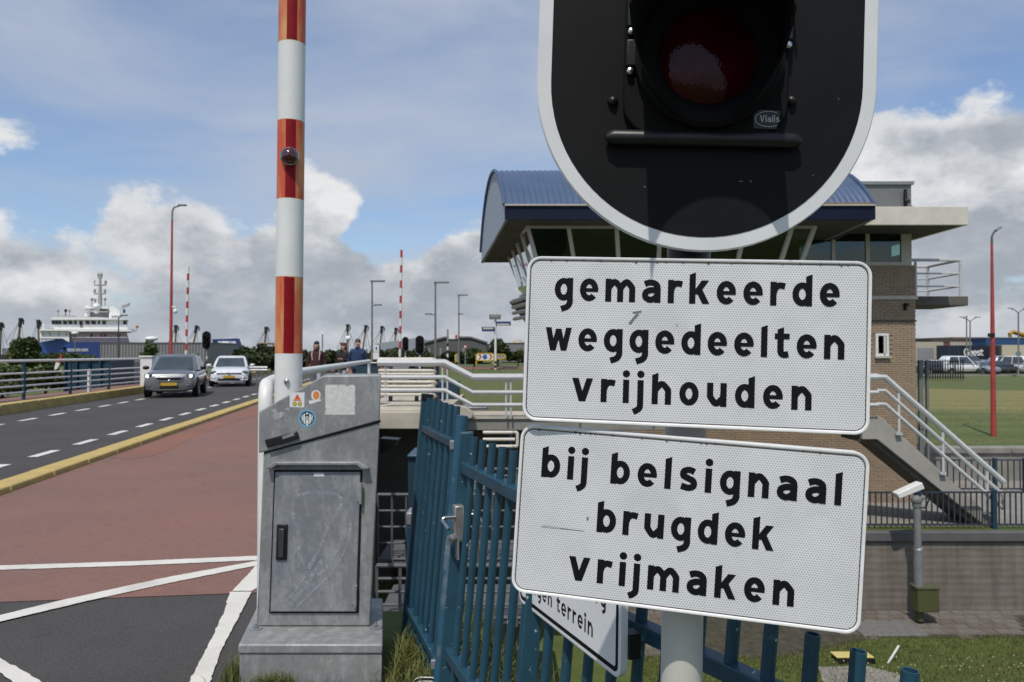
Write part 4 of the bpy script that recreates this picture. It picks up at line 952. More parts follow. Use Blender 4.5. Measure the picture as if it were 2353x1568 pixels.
mb = MB(); mb.box(.65, 18.63, -2.95, 40, 25.4, -2.846); q = mb.build('quay_pavement', CONC, smooth=0); tag(q, 'concrete quay pavement at the foot of the stairs', 'pavement', kind='structure')
rw = thing('retaining_wall', 'grey concrete retaining wall below the lawn with pale coping', 'wall', (14, 25.3, -2.85))
mb = MB(); mb.box(9, 25.2, -3.1, 45, 25.55, -1.93); mb.build('wall', CONC, rw)
for i in range(18):
    mb = MB(); x = 9 + 2 * i; mb.box(x + .006, 25.12, -1.93, x + 1.994, 25.6, -1.70); mb.build('coping_stone', CONC, rw, bevel=.04)
def lowfence(label, d, x0, x1, zb, hgt, sp, post, posts):
    t = thing('low_fence', label, 'fence', (x0, d, zb), group='low blue bar fences on the quay')
    for z in (zb + .10, zb + hgt):
        mb = MB(); mb.box(x0, d - .02, z - .02, x1, d + .02, z + .02); mb.build('rail', SLATE, t)
    mb = MB(); mb.box(-.014, -.014, zb + .12, .014, .014, zb + hgt - .02); p0 = mb.build('bar', SLATE, t, smooth=0)
    n = int((x1 - x0) / sp)
    for i in range(n):
        o = p0 if i == 0 else p0.copy()
        if i: COL.objects.link(o)
        o.matrix_parent_inverse = Matrix.Translation(-Vector((x0, d, zb))); o.location = (x0 + sp * (i + .5), d, 0)
    for x in posts:
        mb = MB(); mb.box(x - .05, d - .05, zb, x + .05, d + .05, zb + hgt + post); mb.build('post', DBLUE, t)
lowfence('low blue bar fence on the quay wall in front of the stairs', 18.35, 5.2, 16.0, -2.85, .90, .139, .07, (5.2, 7.65, X(2103, 18.35), X(2280, 18.35), 14.9))
lowfence('farther low blue bar fence beneath the retaining wall', 23.2, 13.0, 19.0, -2.85, 1.0, .19, .06, (X(2283, 23.2), X(2352, 23.2), 17.5))
# stairs
STAIRC = pm('pale_grey_concrete', (.37, .35, .31), .9, var=.12, scale=1.6, bump=.2, bscale=25, dirt=.4, dirtcol=(.20, .18, .15))
stt = thing('staircase', 'concrete staircase with white rails descending from the walkway to the quay', 'stairs', (10.6, 19, -2.85))
sx0, sx1, sz0, sz1 = 9.3, 12.25, -.12, -2.85; y0, y1 = 18.6, 19.9; n = 15
for yy in (y0, y1 - .14):
    mb = MB(); mb.prism([(sx0, yy, sz0 + .02), (sx0 - .48, yy, sz0 + .02), (sx0 - .48, yy, sz0 - .55), (sx0 - .1, yy, sz0 - .55), (sx1 - .35, yy, sz1), (sx1 + .05, yy, sz1)], (0, .14, 0)); mb.build('stringer', STAIRC, stt, bevel=.012)
for i in range(n):
    f = (i + .5) / n; x = sx0 + (sx1 - sx0) * f; z = sz0 + (sz1 - sz0) * (i + 1) / n
    mb = MB(); mb.box(x - .14, y0 + .14, z, x + .16, y1 - .14, z + .06); mb.build('step', CONC, stt)
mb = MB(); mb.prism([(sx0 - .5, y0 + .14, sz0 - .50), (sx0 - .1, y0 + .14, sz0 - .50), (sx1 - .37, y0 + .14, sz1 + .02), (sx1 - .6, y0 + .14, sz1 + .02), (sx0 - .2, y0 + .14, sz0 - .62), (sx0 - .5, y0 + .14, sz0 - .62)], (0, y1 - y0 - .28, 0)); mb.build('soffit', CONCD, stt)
for yy, nm in ((18.52, 0),):
    sr = thing('stair_railing', 'near white railing of the concrete staircase' if nm == 0 else 'far white railing of the concrete staircase', 'railing', (10.6, yy, -1.5))
    for dz, r in ((1.02, .074), (.68, .048), (.34, .048)):
        mb = MB(); mb.tube([(9.16 if nm == 0 else 9.2, yy, sz0 + dz), (9.36, yy, sz0 + dz), (sx1 + .05, yy, sz1 + dz + .12)] + ([(sx1 + .05, yy, sz1 + .45)] if dz == .68 else []), r, 8); mb.build('rail', RAILM, sr)
    for f in (.12, .50, .88):
        x = 9.36 + (sx1 - 9.36) * f; z = sz0 + (sz1 + .12 - sz0) * f; mb = MB(); mb.tube([(x, yy, z - .08), (x, yy, z + 1.0)], .034, 8); mb.build('post', RAILM, sr)
        mb = MB(); mb.box(x - .07, yy - .02, z - .12, x + .07, yy + .06, z - .06); mb.build('foot_plate', RAILM, sr)

# ------------------------------------------------------------------ control building
BRICKM = pm('brown_brick', (.325, .245, .170), .85, var=.1, scale=2.5, col2=(.285, .212, .146), island=.07, bump=.2)
MORTAR = pm('mortar', (.275, .215, .155), .95, var=.15)
NAVY = pm('navy_fascia', (.005, .010, .030), .55, var=.1, spec=.2)
ROOFB = pm('blue_corrugated_steel', (.070, .108, .190), .40, var=.10, scale=1.1, col2=(.055, .088, .155), dirt=.2, dirtcol=(.16, .18, .21))
GABLE = pm('pale_blue_grey_cladding', (.30, .345, .40), .6, var=.05)
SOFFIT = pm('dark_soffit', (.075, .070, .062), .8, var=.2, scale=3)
FRAME = pm('cream_window_frame', (.50, .46, .39), .55, var=.08, scale=4, dirt=.2, dirtcol=(.28, .25, .20))
GREYPH = pm('grey_roof_cladding', (.155, .165, .165), .6, var=.06)
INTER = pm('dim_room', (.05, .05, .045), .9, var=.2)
def glassmat(name, tint, mixf):
    m = bpy.data.materials.new(name); m.use_nodes = True; N = m.node_tree.nodes; L = m.node_tree.links; N.clear()
    o = N.new('ShaderNodeOutputMaterial'); mx = N.new('ShaderNodeMixShader'); t = N.new('ShaderNodeBsdfTransparent'); gl = N.new('ShaderNodeBsdfGlossy'); fr = N.new('ShaderNodeFresnel')
    tc = N.new('ShaderNodeTexCoord'); nz = N.new('ShaderNodeTexNoise'); nz.inputs['Scale'].default_value = 1.5; L.new(tc.outputs['Object'], nz.inputs[0])
    bp = N.new('ShaderNodeBump'); bp.inputs['Strength'].default_value = .03; L.new(nz.outputs[0], bp.inputs['Height']); L.new(bp.outputs[0], gl.inputs['Normal'])
    gl.inputs['Roughness'].default_value = .02; gl.inputs[0].default_value = (.8, .85, .85, 1); t.inputs[0].default_value = (*tint, 1); fr.inputs[0].default_value = mixf
    L.new(fr.outputs[0], mx.inputs[0]); L.new(t.outputs[0], mx.inputs[1]); L.new(gl.outputs[0], mx.inputs[2]); L.new(mx.outputs[0], o.inputs[0]); return m
GLASS = glassmat('tinted_glass', (.42, .60, .57), 1.65)
bd = thing('control_building', 'brown brick lock control building with blue vaulted roof and slanted windows', 'building', (6, 21, -2.85))
def part(nm, m, *boxes, bevel=0.0, par=None):
    mb = MB()
    for b in boxes: mb.box(*b)
    return mb.build(nm, m, par or bd, bevel=bevel)
# brick base with a single-brick face
bx0, bx1, by, bt, bb = .9, 11.78, 21.5, 4.05, -2.85
part('brick_core', MORTAR, (bx0, by + .012, bb, bx1 - .006, 26.5, 2.9), (8.6, by + .012, 2.9, bx1 - .006, 26.5, bt))
mb = MB(); rnd = random.Random(11); L_, H_ = .224, .066
z = bb; row = 0; wn = (10.58, 1.40, 10.98, 2.10)
while z < bt - .03:
    xs_ = 8.35 if z > 2.85 else bx0; x = xs_ - (.112 if row % 2 else 0)
    while x < bx1 - .04:
        xa, xb = max(x, xs_), min(x + L_ - .010, bx1)
        if xb - xa > .03 and not (xb > wn[0] and xa < wn[2] and z + H_ > wn[1] and z < wn[3]):
            dy = rnd.uniform(-.003, .003); mb.box(xa, by + dy - .004, z, xb, by + .03, z + H_ - .010)
        x += L_
    z += H_; row += 1
br = mb.build('brick_courses', BRICKM, bd, smooth=0); br['kind'] = 'stuff'
part('string_course', FRAME, (8.6, by - .05, 3.07, bx1 + .05, by + .01, 3.17))
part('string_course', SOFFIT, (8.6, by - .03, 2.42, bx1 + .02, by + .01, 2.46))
for x in (10.25, 11.45): part('wall_bracket', BLACK, (x - .03, by - .22, 2.86, x + .03, by, 2.95), (x - .02, by - .10, 2.75, x + .02, by, 2.86))
# small tilted window
w = part('small_window', WHITE, (10.60, by - .03, 1.42, 10.98, by + .02, 1.49), (10.60, by - .03, 2.01, 10.98, by + .02, 2.08), (10.60, by - .03, 1.49, 10.67, by + .02, 2.01), (10.91, by - .03, 1.49, 10.98, by + .02, 2.01))
part('pane', pm('dark_pane', (.02, .03, .03), .08), (10.67, by + .012, 1.49, 10.91, by + .018, 2.01), par=w)
part('casement', WHITE, (10.82, by - .08, 1.5, 10.86, by - .02, 2.0), par=w)
part('sill', FRAME, (10.56, by - .09, 1.36, 11.02, by + .01, 1.418), par=w)
# window storey of the brick part
part('window_band', FRAME, (8.4, by - .04, 4.06, 11.66, by + .05, 4.16), (8.4, by - .04, 5.00, 11.66, by + .05, 5.25), (11.36, by - .04, 4.16, 11.66, by + .05, 5.0), (10.33, by - .04, 4.16, 10.44, by + .05, 5.0), (9.33, by - .04, 4.16, 9.44, by + .05, 5.0))
part('room_back', INTER, (8.4, 25.0, 4.06, 9.6, 25.1, 4.4), (8.4, 25.0, 4.8, 9.6, 25.1, 5.25), (9.6, 25.0, 4.06, 11.66, 25.1, 5.25))
part('room_side', INTER, (11.6, by + .05, 4.06, 11.66, 25, 4.45), (11.6, by + .05, 4.9, 11.66, 25, 5.25), (11.6, 22.6, 4.45, 11.66, 25.0, 4.9))
for a, b in ((8.4, 9.33), (9.44, 10.33), (10.44, 11.36)): part('window_pane', GLASS, (a, by, 4.16, b, by + .008, 5.0))
part('flat_roof', CREAM, (4.5, 20.0, 4.99, 12.42, 20.12, 5.49), (4.5, 20.12, 5.05, 12.3, 25.5, 5.42), (12.30, 20.12, 4.99, 12.42, 25.5, 5.49), bevel=.01)
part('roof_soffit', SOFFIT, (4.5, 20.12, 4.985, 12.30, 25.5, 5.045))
part('roof_house', GREYPH, (6, 21.2, 5.43, 11.52, 24.5, 6.36)); part('roof_house_trim', pm('grey_trim', (.22, .24, .24), .5), (5.95, 21.14, 6.36, 11.58, 24.56, 6.45))
for i, x in enumerate((11.62, 11.95)):
    mb = MB(); mb.prism([(x, 21.4, 5.86 - i * .24), (x + .42, 21.4, 5.60 - i * .24), (x + .40, 21.4, 5.56 - i * .24), (x - .02, 21.4, 5.82 - i * .24)], (0, 1.2, 0)); mb.build('solar_panel', WHITE, bd)
mb = MB(); mb.tube([(11.3, 21.1, 6.2), (11.3, 21.1, 5.7)], .05, 8); mb.ball((11.32, 21.05, 5.85), .08); mb.build('roof_lamp', BLACK, bd)
# balcony
part('balcony_slab', CONCD, (bx1 - .1, 21.7, 2.90, 13.45, 23.6, 3.18), bevel=.02)
for z in (4.26, 3.86, 3.48):
    mb = MB(); mb.tube([(11.8, 21.8, z), (13.28, 21.8, z), (13.28, 23.5, z), (11.8, 23.5, z)], .045 if z > 4 else .025, 8); mb.build('balcony_rail', RAILM, bd)
for x, y in ((11.95, 21.8), (13.28, 21.8), (13.28, 23.5), (12.3, 23.5)):
    mb = MB(); mb.tube([(x, y, 3.1), (x, y, 4.26)], .04, 8); mb.build('balcony_post', RAILM, bd)
# slanted glazed control room; depth axis leans left
SHX = -.14
top = [(.42, 19.75), (8.15, 19.75)]; zt, zb_ = 4.93, 2.55
def ctl(x, y, z):                       # a point of the leaning front: the foot stands back and in
    f = (zt - z) / (zt - zb_); cx = 4.3
    return Vector((cx + (x - cx) * (1 - .165 * f), y + .75 * f, z))
us = [1212, 1306, 1417, 1517, 1613, 1714, 1822]; xs = [X(u, 19.75) for u in us]
zs0, zs1 = 3.35, 4.86
def bar(a, b, w, nm='window_bar', m=FRAME):
    a, b = Vector(a), Vector(b); d = (b - a).normalized(); s, u2 = perp(d); mb = MB(); P = []
    for q in (a, b):
        for i, j in ((-1, -1), (1, -1), (1, 1), (-1, 1)): P.append(q + s * i * w + u2 * j * w * .7)
    mb.hexa(P); return mb.build(nm, m, bd)
for x in xs + [X(1874, 19.75)]: bar(ctl(x, 19.75, zs0 - .1), ctl(x, 19.75, zt), .075)
bar(ctl(xs[0], 19.75, zs1 + .03), ctl(X(1874, 19.75), 19.75, zs1 + .03), .05); bar(ctl(xs[0], 19.75, zs0), ctl(X(1874, 19.75), 19.75, zs0), .06)
xe = xs + [X(1874, 19.75)]
for a, b in zip(xe, xe[1:]):
    mb = MB(); mb.quad(ctl(a, 19.78, zs0), ctl(b, 19.78, zs0), ctl(b, 19.78, zs1), ctl(a, 19.78, zs1)); mb.build('window_pane', GLASS, bd, smooth=0)
# left side of the control room
lx = lambda y: xs[0] + SHX * (y - 19.75)
ysd = [19.75, 20.9, 22.0, 23.1, 24.2]
for i, y in enumerate(ysd):
    a, b = ctl(lx(y), 19.75, zs0 - .1), ctl(lx(y), 19.75, zt); a.y = b.y = y; a.y += .0; a.x += (y - 19.75) * .02
    bar(a, b, .065)
for y0_, y1_ in zip(ysd, ysd[1:]):
    P = []
    for y, z in ((y0_, zs0), (y1_, zs0), (y1_, zs1), (y0_, zs1)):
        q = ctl(lx(y), 19.75, z); q.y = y; P.append(q)
    mb = MB(); mb.quad(*P); mb.build('window_pane', GLASS, bd, smooth=0)
    for z in (zs0, zs1 + .03):
        q0, q1 = ctl(lx(y0_), 19.75, z), ctl(lx(y1_), 19.75, z); q0.y, q1.y = y0_, y1_; bar(q0, q1, .05)
# room shell: floor, apron with louvres, back wall with openings
q = lambda x, y, z: ctl(x, y, z)
mb = MB(); mb.hexa([ctl(xs[0], 19.8, 2.55), ctl(xe[-1], 19.8, 2.55), (7.6, 26, 2.55), (.5, 26, 2.55), ctl(xs[0], 19.8, zs0 - .05), ctl(xe[-1], 19.8, zs0 - .05), (7.6, 26, zs0 - .05), (-.1, 26, zs0 - .05)]); mb.build('room_apron', SOFFIT, bd)
for i in range(4):
    z = 2.62 + i * .19; a = ctl(xs[0] - .05, 19.72, z); b = ctl(xe[-1], 19.72, z); c = Vector((lx(24.2) + .28 * (1 - (z - 2.55) / 2.4), 24.2, z)); mb = MB(); mb.tube([c, a, b], .06, 4); mb.build('louvre', FRAME, bd)
part('rear_wall', INTER, (.45, 24.3, 3.3, .6, 24.4, 4.9), (1.6, 25.2, 3.3, 6.3, 25.3, 5.0), (.6, 25.2, 3.3, 8.4, 25.3, 3.6), (.6, 25.2, 4.7, 8.4, 25.3, 5.0), (7.6, 25.2, 3.3, 8.4, 25.3, 5.0))
part('desk', BLACK, (1.2, 20.9, 3.3, 7.0, 21.5, 3.75), (2.4, 21.0, 3.75, 3.0, 21.1, 4.15), (4.0, 21.0, 3.75, 4.6, 21.1, 4.15))
# vaulted roof
fy0, fy1, ez, rz = 19.0, 25.2, 5.33, 7.03
def arcp(f):
    an = math.pi * f; y = fy0 + (fy1 - fy0) * (.62 * f + .38 * (.5 - .5 * math.cos(an))); z = ez + (rz - ez) * math.sin(an) - .38 * f; return y, z
xl0, xr0 = X(1158, 19.0), X(2013, 19.0); na, per = 18, .158; nw = int((xr0 - xl0) / per * 8)
V = []; Fc = []
for i in range(na + 1):
    y, z = arcp(i / na); an = math.pi * i / na; nv = Vector((-math.cos(an), math.sin(an)))
    x0_ = xl0 + SHX * (y - 19); x1_ = xr0 - .06 * (y - 19)
    for j in range(nw + 1):
        x = x0_ + (x1_ - x0_) * j / nw; o_ = .018 * math.sin(2 * math.pi * (x - x0_) / per)
        V.append((x, y + nv.x * o_, z + nv.y * o_))
for i in range(na):
    for j in range(nw): Fc.append((i * (nw + 1) + j, i * (nw + 1) + j + 1, (i + 1) * (nw + 1) + j + 1, (i + 1) * (nw + 1) + j))
mb = MB(); mb.add(V, Fc); mb.build('vault_roof', ROOFB, bd, smooth=80)
prof = [arcp(i / na) for i in range(na + 1)]
for sgn, nm in ((0, 'left'), (1, 'right')):
    xx = (lambda y: xl0 + SHX * (y - 19) + .03) if not sgn else (lambda y: xr0 - .06 * (y - 19) - .03)
    P = [Vector((xx(y), y, z - .03)) for y, z in prof]; P += [Vector((xx(fy1), fy1, ez - .75)), Vector((xx(fy0), fy0, ez - .38))]
    mb = MB(); mb.prism(P, (.06 if not sgn else -.06, 0, 0)); mb.build('gable_panel', GABLE, bd)
    mb = MB(); mb.tube([Vector((xx(y) - (.03 if not sgn else -.03), y, z + .015)) for y, z in prof], .045, 6); mb.build('verge_trim', ROOFB, bd)
part('eaves_fascia', NAVY, (xl0 + .02, 18.97, ez - .375, xr0, 19.06, ez - .03)); part('gutter', FRAME, (xl0 + .02, 18.92, ez - .03, xr0, 19.08, ez + .012))
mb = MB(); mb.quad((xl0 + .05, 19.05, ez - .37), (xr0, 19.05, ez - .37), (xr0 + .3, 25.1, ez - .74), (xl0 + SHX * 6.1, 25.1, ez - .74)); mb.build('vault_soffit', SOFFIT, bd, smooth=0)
part('rotten_eave', pm('bare_timber', (.30, .20, .10), .9, var=.3, scale=6, bump=.5), (7.9, 18.93, ez + .014, 9.3, 19.05, ez + .055), bevel=.01)
mb = MB(); mb.tube([(.75, 19.7, 2.75), (.55, 19.4, 2.62)], .03, 8); mb.box(.42, 19.25, 2.52, .58, 19.5, 2.66); mb.build('flood_lamp', BLACK, bd)
# lamp and gate frame at the building's right foot
gf = thing('mast_frame', 'dark grey steel twin mast beside the building corner', 'mast', (12.1, 22.5, -2.85))
for u0, u1 in ((2112, 2121), (2129, 2134)):
    mb = MB(); mb.box(X(u0, 22.4), 22.4, -2.85, X(u1, 22.4), 22.5, Z(828, 22.4)); mb.build('mast', GREYPH, gf)
mb = MB(); mb.box(X(2112, 22.4), 22.38, Z(986, 22.4), X(2135, 22.4), 22.46, Z(980, 22.4)); mb.build('cross_bar', GREYPH, gf)

# ------------------------------------------------------------------ lock-side paving, lawn, sensor pole
PAV = pm('grey_paver', (.17, .152, .128), .9, var=.2, scale=3, bump=.2, bscale=30, dirt=.35, dirtcol=(.11, .10, .08))
pv = thing('lock_paving', 'worn grey pavers at the foot of the quay wall', 'pavement', (7, 17, -4.8)); pv['kind'] = 'structure'
mb = MB(); mb.prism([(1.5, 15.3, -4.9), (5.5, 15.3, -4.9), (8.0, 16.4, -4.9), (16, 16.4, -4.9), (16, 18.2, -4.9), (1.5, 18.2, -4.9)], (0, 0, .105)); mb.build('paving_bed', pm('mossy_joint', (.075, .07, .045), .95, var=.3, scale=5), pv, smooth=0)
mb = MB(); mb.box(-.145, -.145, -.03, .145, .145, .0); p0 = mb.build('paver', PAV, pv, bevel=.008, seg=1); p0.matrix_parent_inverse = WM[pv].inverted(); k = 0
mb = MB(); mb.box(-.145, -.145, -.03, .145, .145, .0); p1 = mb.build('paver', pm('brown_paver', (.145, .12, .095), .9, var=.2, scale=3), pv, bevel=.008, seg=1); rnd = random.Random(2)
cand = []
for j in range(9):
    for i in range(40):
        x = 1.8 + .30 * i + (.15 if j % 2 else 0); y = 15.55 + .30 * j
        u = CX + F * x / y
        if 1205 < u < 1530 or (1930 < u < 2340 and y > 16.55 + .12 * math.sin(x * 3)): cand.append((x, y))
for x, y in cand[:290]:
    src = p1 if rnd.random() < .3 else p0
    o = src if (src is p0 and k == 0) else src.copy()
    if o is not src: COL.objects.link(o)
    k += 1; o.location = (x + rnd.uniform(-.006, .006), y + rnd.uniform(-.006, .006), -4.782 + rnd.uniform(-.006, .008)); o.rotation_euler = (rnd.uniform(-.01, .01), rnd.uniform(-.01, .01), rnd.uniform(-.02, .02))
p1.location = (2.0, 17.9, -4.78)
mb = MB(); a = gz(1985, 1462, -4.77); mb.box(a.x, a.y, -4.80, a.x + 1.45, a.y + .85, -4.745); hat = mb.build('access_hatch', pm('ribbed_hatch_steel', (.26, .255, .24), .6, .4, var=.12, scale=8), bevel=.01); tag(hat, 'flat ribbed steel hatch in the paving beside the sensor post', 'hatch')
for i in range(14): mb = MB(); mb.box(a.x + .05 + i * .1, a.y + .04, -4.745, a.x + .09 + i * .1, a.y + .81, -4.738); mb.build('rib', pm('ribbed_hatch_steel', (.2, .2, .2)), hat)
sp = thing('sensor_post', 'grey post with a tilted white sensor head and green box', 'sensor', (X(2110, 17.3), 17.3, -4.8))
d = 17.3
mb = MB(); mb.tube([at(2112, 1425, d), at(2112, 1345, d)], .11, 12); mb.build('foot', pm('dark_green_steel', (.080, .085, .030), .6), sp)
mb = MB(); c = at(2122, 1375, d); mb.box(c.x - .25, c.y - .22, c.z - .26, c.x + .25, c.y + .12, c.z + .28); bxx = mb.build('switch_box', pm('dark_green_steel', (.080, .085, .030), .6), sp, bevel=.02)
mb = MB(); mb.box(c.x - .27, c.y - .24, c.z + .28, c.x + .27, c.y + .14, c.z + .31); mb.build('box_lid', pm('green_lid', (.10, .10, .055), .6), bxx)
mb = MB(); mb.tube([at(2111, 1345, d), at(2110, 1262, d)], .105, 14); mb.tube([at(2110, 1262, d), at(2109, 1258, d)], [.11, .085], 14); mb.build('lower_tube', GREYST, sp)
mb = MB(); mb.tube([at(2109, 1258, d), at(2107, 1162, d)], .082, 14); mb.build('upper_tube', GREYST, sp)
mb = MB(); q = at(2106, 1150, d); mb.tube([at(2107, 1165, d), q], .10, 10); mb.ball(q, .12); mb.tube([q, at(2125, 1142, d)], .05, 8); mb.build('swivel_joint', GREYPH, sp)
h0, h1 = at(2064, 1141, d), at(2122, 1115, d); dv = (h1 - h0).normalized(); nn = Vector((-dv.z, 0, dv.x))
mb = MB(); mb.prism([h0 - nn * .075, h1 - nn * .10, h1 + nn * .065, h0 + nn * .065], (0, .26, 0)); mb.build('sensor_head', WHITE, sp, bevel=.02)
mb = MB(); mb.tube([h1 + Vector((-.02, .1, -.08)), at(2135, 1148, d), at(2126, 1168, d), at(2110, 1165, d)], .022, 6); mb.tube([h1 + Vector((-.2, .1, -.12)), at(2120, 1150, d), at(2109, 1160, d)], .018, 6); mb.build('cable', BLACK, sp)
yk = thing('yellow_kerb_piece', 'loose yellow and black kerb ramp lying on the lawn', 'kerb piece', gz(1970, 1520, -4.75))
c = gz(1967, 1520, -4.75); mb = MB(); mb.box(c.x - .38, c.y - .02, -4.80, c.x + .38, c.y + .02, -4.70); mb.build('side', BLACK, yk)
mb = MB(); mb.prism([(c.x - .38, c.y + .02, -4.70), (c.x + .38, c.y + .02, -4.70), (c.x + .38, c.y + .35, -4.72), (c.x - .38, c.y + .35, -4.72)], (0, 0, .03)); mb.build('yellow_top', pm('pale_yellow_rubber', (.62, .52, .18), .8, var=.1), yk, bevel=.01)
mb = MB(); mb.prism([gz(u, v, -4.79) for u, v in ((1880, 1536), (1990, 1533), (2075, 1556), (2130, 1580), (1900, 1600))], (0, 0, .03)); o = mb.build('lawn_path', CONC, smooth=0); tag(o, 'strip of concrete paving in the lawn below the yellow ramp', 'pavement', kind='structure')
stk = thing('white_stick', 'short white stick leaning by the yellow kerb ramp', 'stick', gz(2045, 1520, -4.8)); mb = MB(); mb.tube([gz(2040, 1525, -4.8), gz(2040, 1525, -4.8) + Vector((.28, .1, .32))], .022, 6); mb.build('rod', WHITE, stk)
POSTMAST = pm('dull_bracket', (.13, .11, .11), .6)
rs = thing('red_lamp_post', 'tall red lamp post on the lawn right of the control building', 'lamp post', (X(2281, 28.5), 28.5, -1.75), group='tall red lamp posts')
d = 28.5; b = Vector((X(2281, d), d, Z(1016, d)))
REDLO = pm('dark_band', (.06, .05, .05), .7)
mb = MB(); mb.tube([b, b + Vector((0, 0, .12))], .11, 10); mb.build('foot_band', REDLO, rs)
mb = MB(); mb.tube([b + Vector((0, 0, .12)), at(2281, 800, d), at(2279, 560, d)], [.105, .085, .045], 10); mb.build('mast', REDPOST, rs)
mb = MB(); mb.tube([at(2279, 560, d), at(2279, 545, d), at(2283, 535, d), at(2291, 529, d)], [.045, .042, .042, .04], 8); mb.build('bracket_arm', POSTMAST, rs)
mb = MB(); mb.obox(at(2293, 527, d), .24, .16, .07, Matrix.Rotation(R(-32), 3, 'Y')); mb.build('lamp_head', GREYST, rs)
mb = MB(); c = at(2279, 843 - 72, d); mb.box(c.x - .10, c.y - .10, c.z - .06, c.x + .06, c.y + .10, c.z + .08); mb.build('clamp_box', BLACK, rs)
# ------------------------------------------------------------------ cars
CGLASS = pm('car_glass', (.030, .040, .045), .06, var=.3, scale=1.2, col2=(.06, .075, .08), spec=.7, coat=.5)
TYRE = pm('tyre', (.012, .012, .012), .85)
ALLOYB = pm('bright_trim', (.62, .63, .64), .3, .4, var=.05)
ALLOY = pm('alloy_rim', (.28, .28, .29), .35, .8, var=.2)
PLATE = pm('yellow_number_plate', (.62, .36, .03), .5, var=.15, scale=40, stretch=(3, 1, 1))
HLGLASS = pm('headlamp_glass', (.20, .21, .22), .1, .3, var=.4, scale=18, coat=1)
LAMPON = pm('lit_headlamp', (1, .95, .80), .3, emit=1.6, var=0)
STRIPW = pm('clear_lamp_strip', (.8, .82, .85), .2, var=.02)
DKPLAST = pm('grey_bumper_plastic', (.028, .029, .031), .6, var=.2, scale=8)
def paintm(name, c, met=.0):
    return pm(name, c, .28, met, var=.05, scale=2, coat=.8)
def car(name, label, body, L=4.16, Wd=1.74, H=1.55, hood=.98, kind='suv', lit=False, detail=True, group=None, van=False):
    t = thing(name, label, 'car' if not van else 'van', group=group)
    w = Wd / 2; f = -L / 2; r = L / 2; gc = .20 if kind != 'suv' else .23
    # lower body loft: each station (y, half width, bottom, top, crown)
    st = [(f, w * .74, gc + .12, hood * .62, .0), (f + .06, w * .86, gc + .03, hood * .74, .01), (f + .25, w * .95, gc, hood * .86, .02), (f + .65, w * .99, gc, hood * .94, .03), (f + 1.10, w, gc, hood, .02), (f + 1.7, w, gc, hood - .02, 0), (r - 1.2, w, gc, hood + .01, 0), (r - .4, w * .98, gc, hood + .04, 0), (r - .08, w * .92, gc + .05, hood + .02, 0), (r, w * .82, gc + .15, hood - .12, 0)]
    if kind == 'suv': st[:4] = [(f, w * .80, gc + .10, hood * .72, .0), (f + .06, w * .90, gc + .02, hood * .86, .01), (f + .24, w * .97, gc, hood * .945, .02), (f + .65, w * .99, gc, hood * .98, .03)]
    V = []; Fc = []; half = 7
    for y, hw, zb, zt, cr in st:
        h_ = zt - zb
        ring = [(0, zb), (hw * .80, zb), (hw * .97, zb + h_ * .18), (hw, zb + h_ * .48), (hw * .985, zb + h_ * .72), (hw * .90, zt - .015), (hw * .5, zt + cr), (0, zt + cr)]
        full = ring + [(-a, b) for a, b in reversed(ring[1:-1])]
        V += [(a, y, b) for a, b in full]
    n = len(full)
    for i in range(len(st) - 1):
        for j in range(n): Fc.append((i * n + j, i * n + (j + 1) % n, (i + 1) * n + (j + 1) % n, (i + 1) * n + j))
    Fc += [tuple(range(n)), tuple(range((len(st) - 1) * n, len(st) * n))]
    mb = MB(); mb.add(V, Fc); bo = mb.build('body', body, t, local=True, smooth=180, sub=2 if detail else 1)
    # cabin
    cw, rw_ = w * .90, w * .70
    y0, y1, y2, y3 = (f + 1.02, f + 1.85, r - .75, r - .12) if not van else (f + .75, f + 1.3, r - .15, r - .05)
    if kind == 'hatch': y0, y1, y2, y3 = f + 1.15, f + 2.0, r - .75, r - .14
    zb = hood - .03; ro = H
    secs = [(zb, cw, y0, y3), (zb + (ro - zb) * .55, cw * .90, y0 + (y1 - y0) * .58, y3 - (y3 - y2) * .42), (ro - .07, rw_ * 1.03, y1 - .05, y2 + .05), (ro, rw_ * .86, y1 + .14, y2 - .10)]
    V = []; Fc = []
    for z, hw, a, b in secs:
        m_ = (a + b) / 2; V += [(-hw * .9, a, z), (0, a - .05, z), (hw * .9, a, z), (hw, a + .12, z), (hw, m_, z), (hw, b - .12, z), (hw * .88, b, z), (0, b + .03, z), (-hw * .88, b, z), (-hw, b - .12, z), (-hw, m_, z), (-hw, a + .12, z)]
    for i in range(3):
        for j in range(12): Fc.append((i * 12 + j, i * 12 + (j + 1) % 12, (i + 1) * 12 + (j + 1) % 12, (i + 1) * 12 + j))
    Fc.append(tuple(range(36, 48)))
    mb = MB(); mb.add(V, Fc); mb.build('roof', body, t, local=True, smooth=50, bevel=.03)
    def lerp(a, b, k): return a + (b - a) * k
    def panel(nm, pts, m, par=t, off=.012):
        P = [Vector(p) for p in pts]; nv = (P[1] - P[0]).cross(P[3] - P[0]).normalized()
        q = MB(); q.add([p + nv * off for p in P], [tuple(range(len(P)))]); return q.build(nm, m, par, local=True, smooth=0)
    # windscreen in two bent halves joined
    z0, z1 = zb + .04, ro - .10; k0, k1 = (z0 - zb) / (ro - zb), (z1 - zb) / (ro - zb)
    def fpt(sx, z):
        k = (z - zb) / (ro - .07 - zb); hw = (cw * .9 * (1 - k) + rw_ * 1.03 * .9 * k); a = lerp(y0, y1 - .05, k ** .92)
        return Vector((sx * hw * .96, a - (.05 if sx == 0 else 0) - .06, z))
    mb = MB(); R_ = []
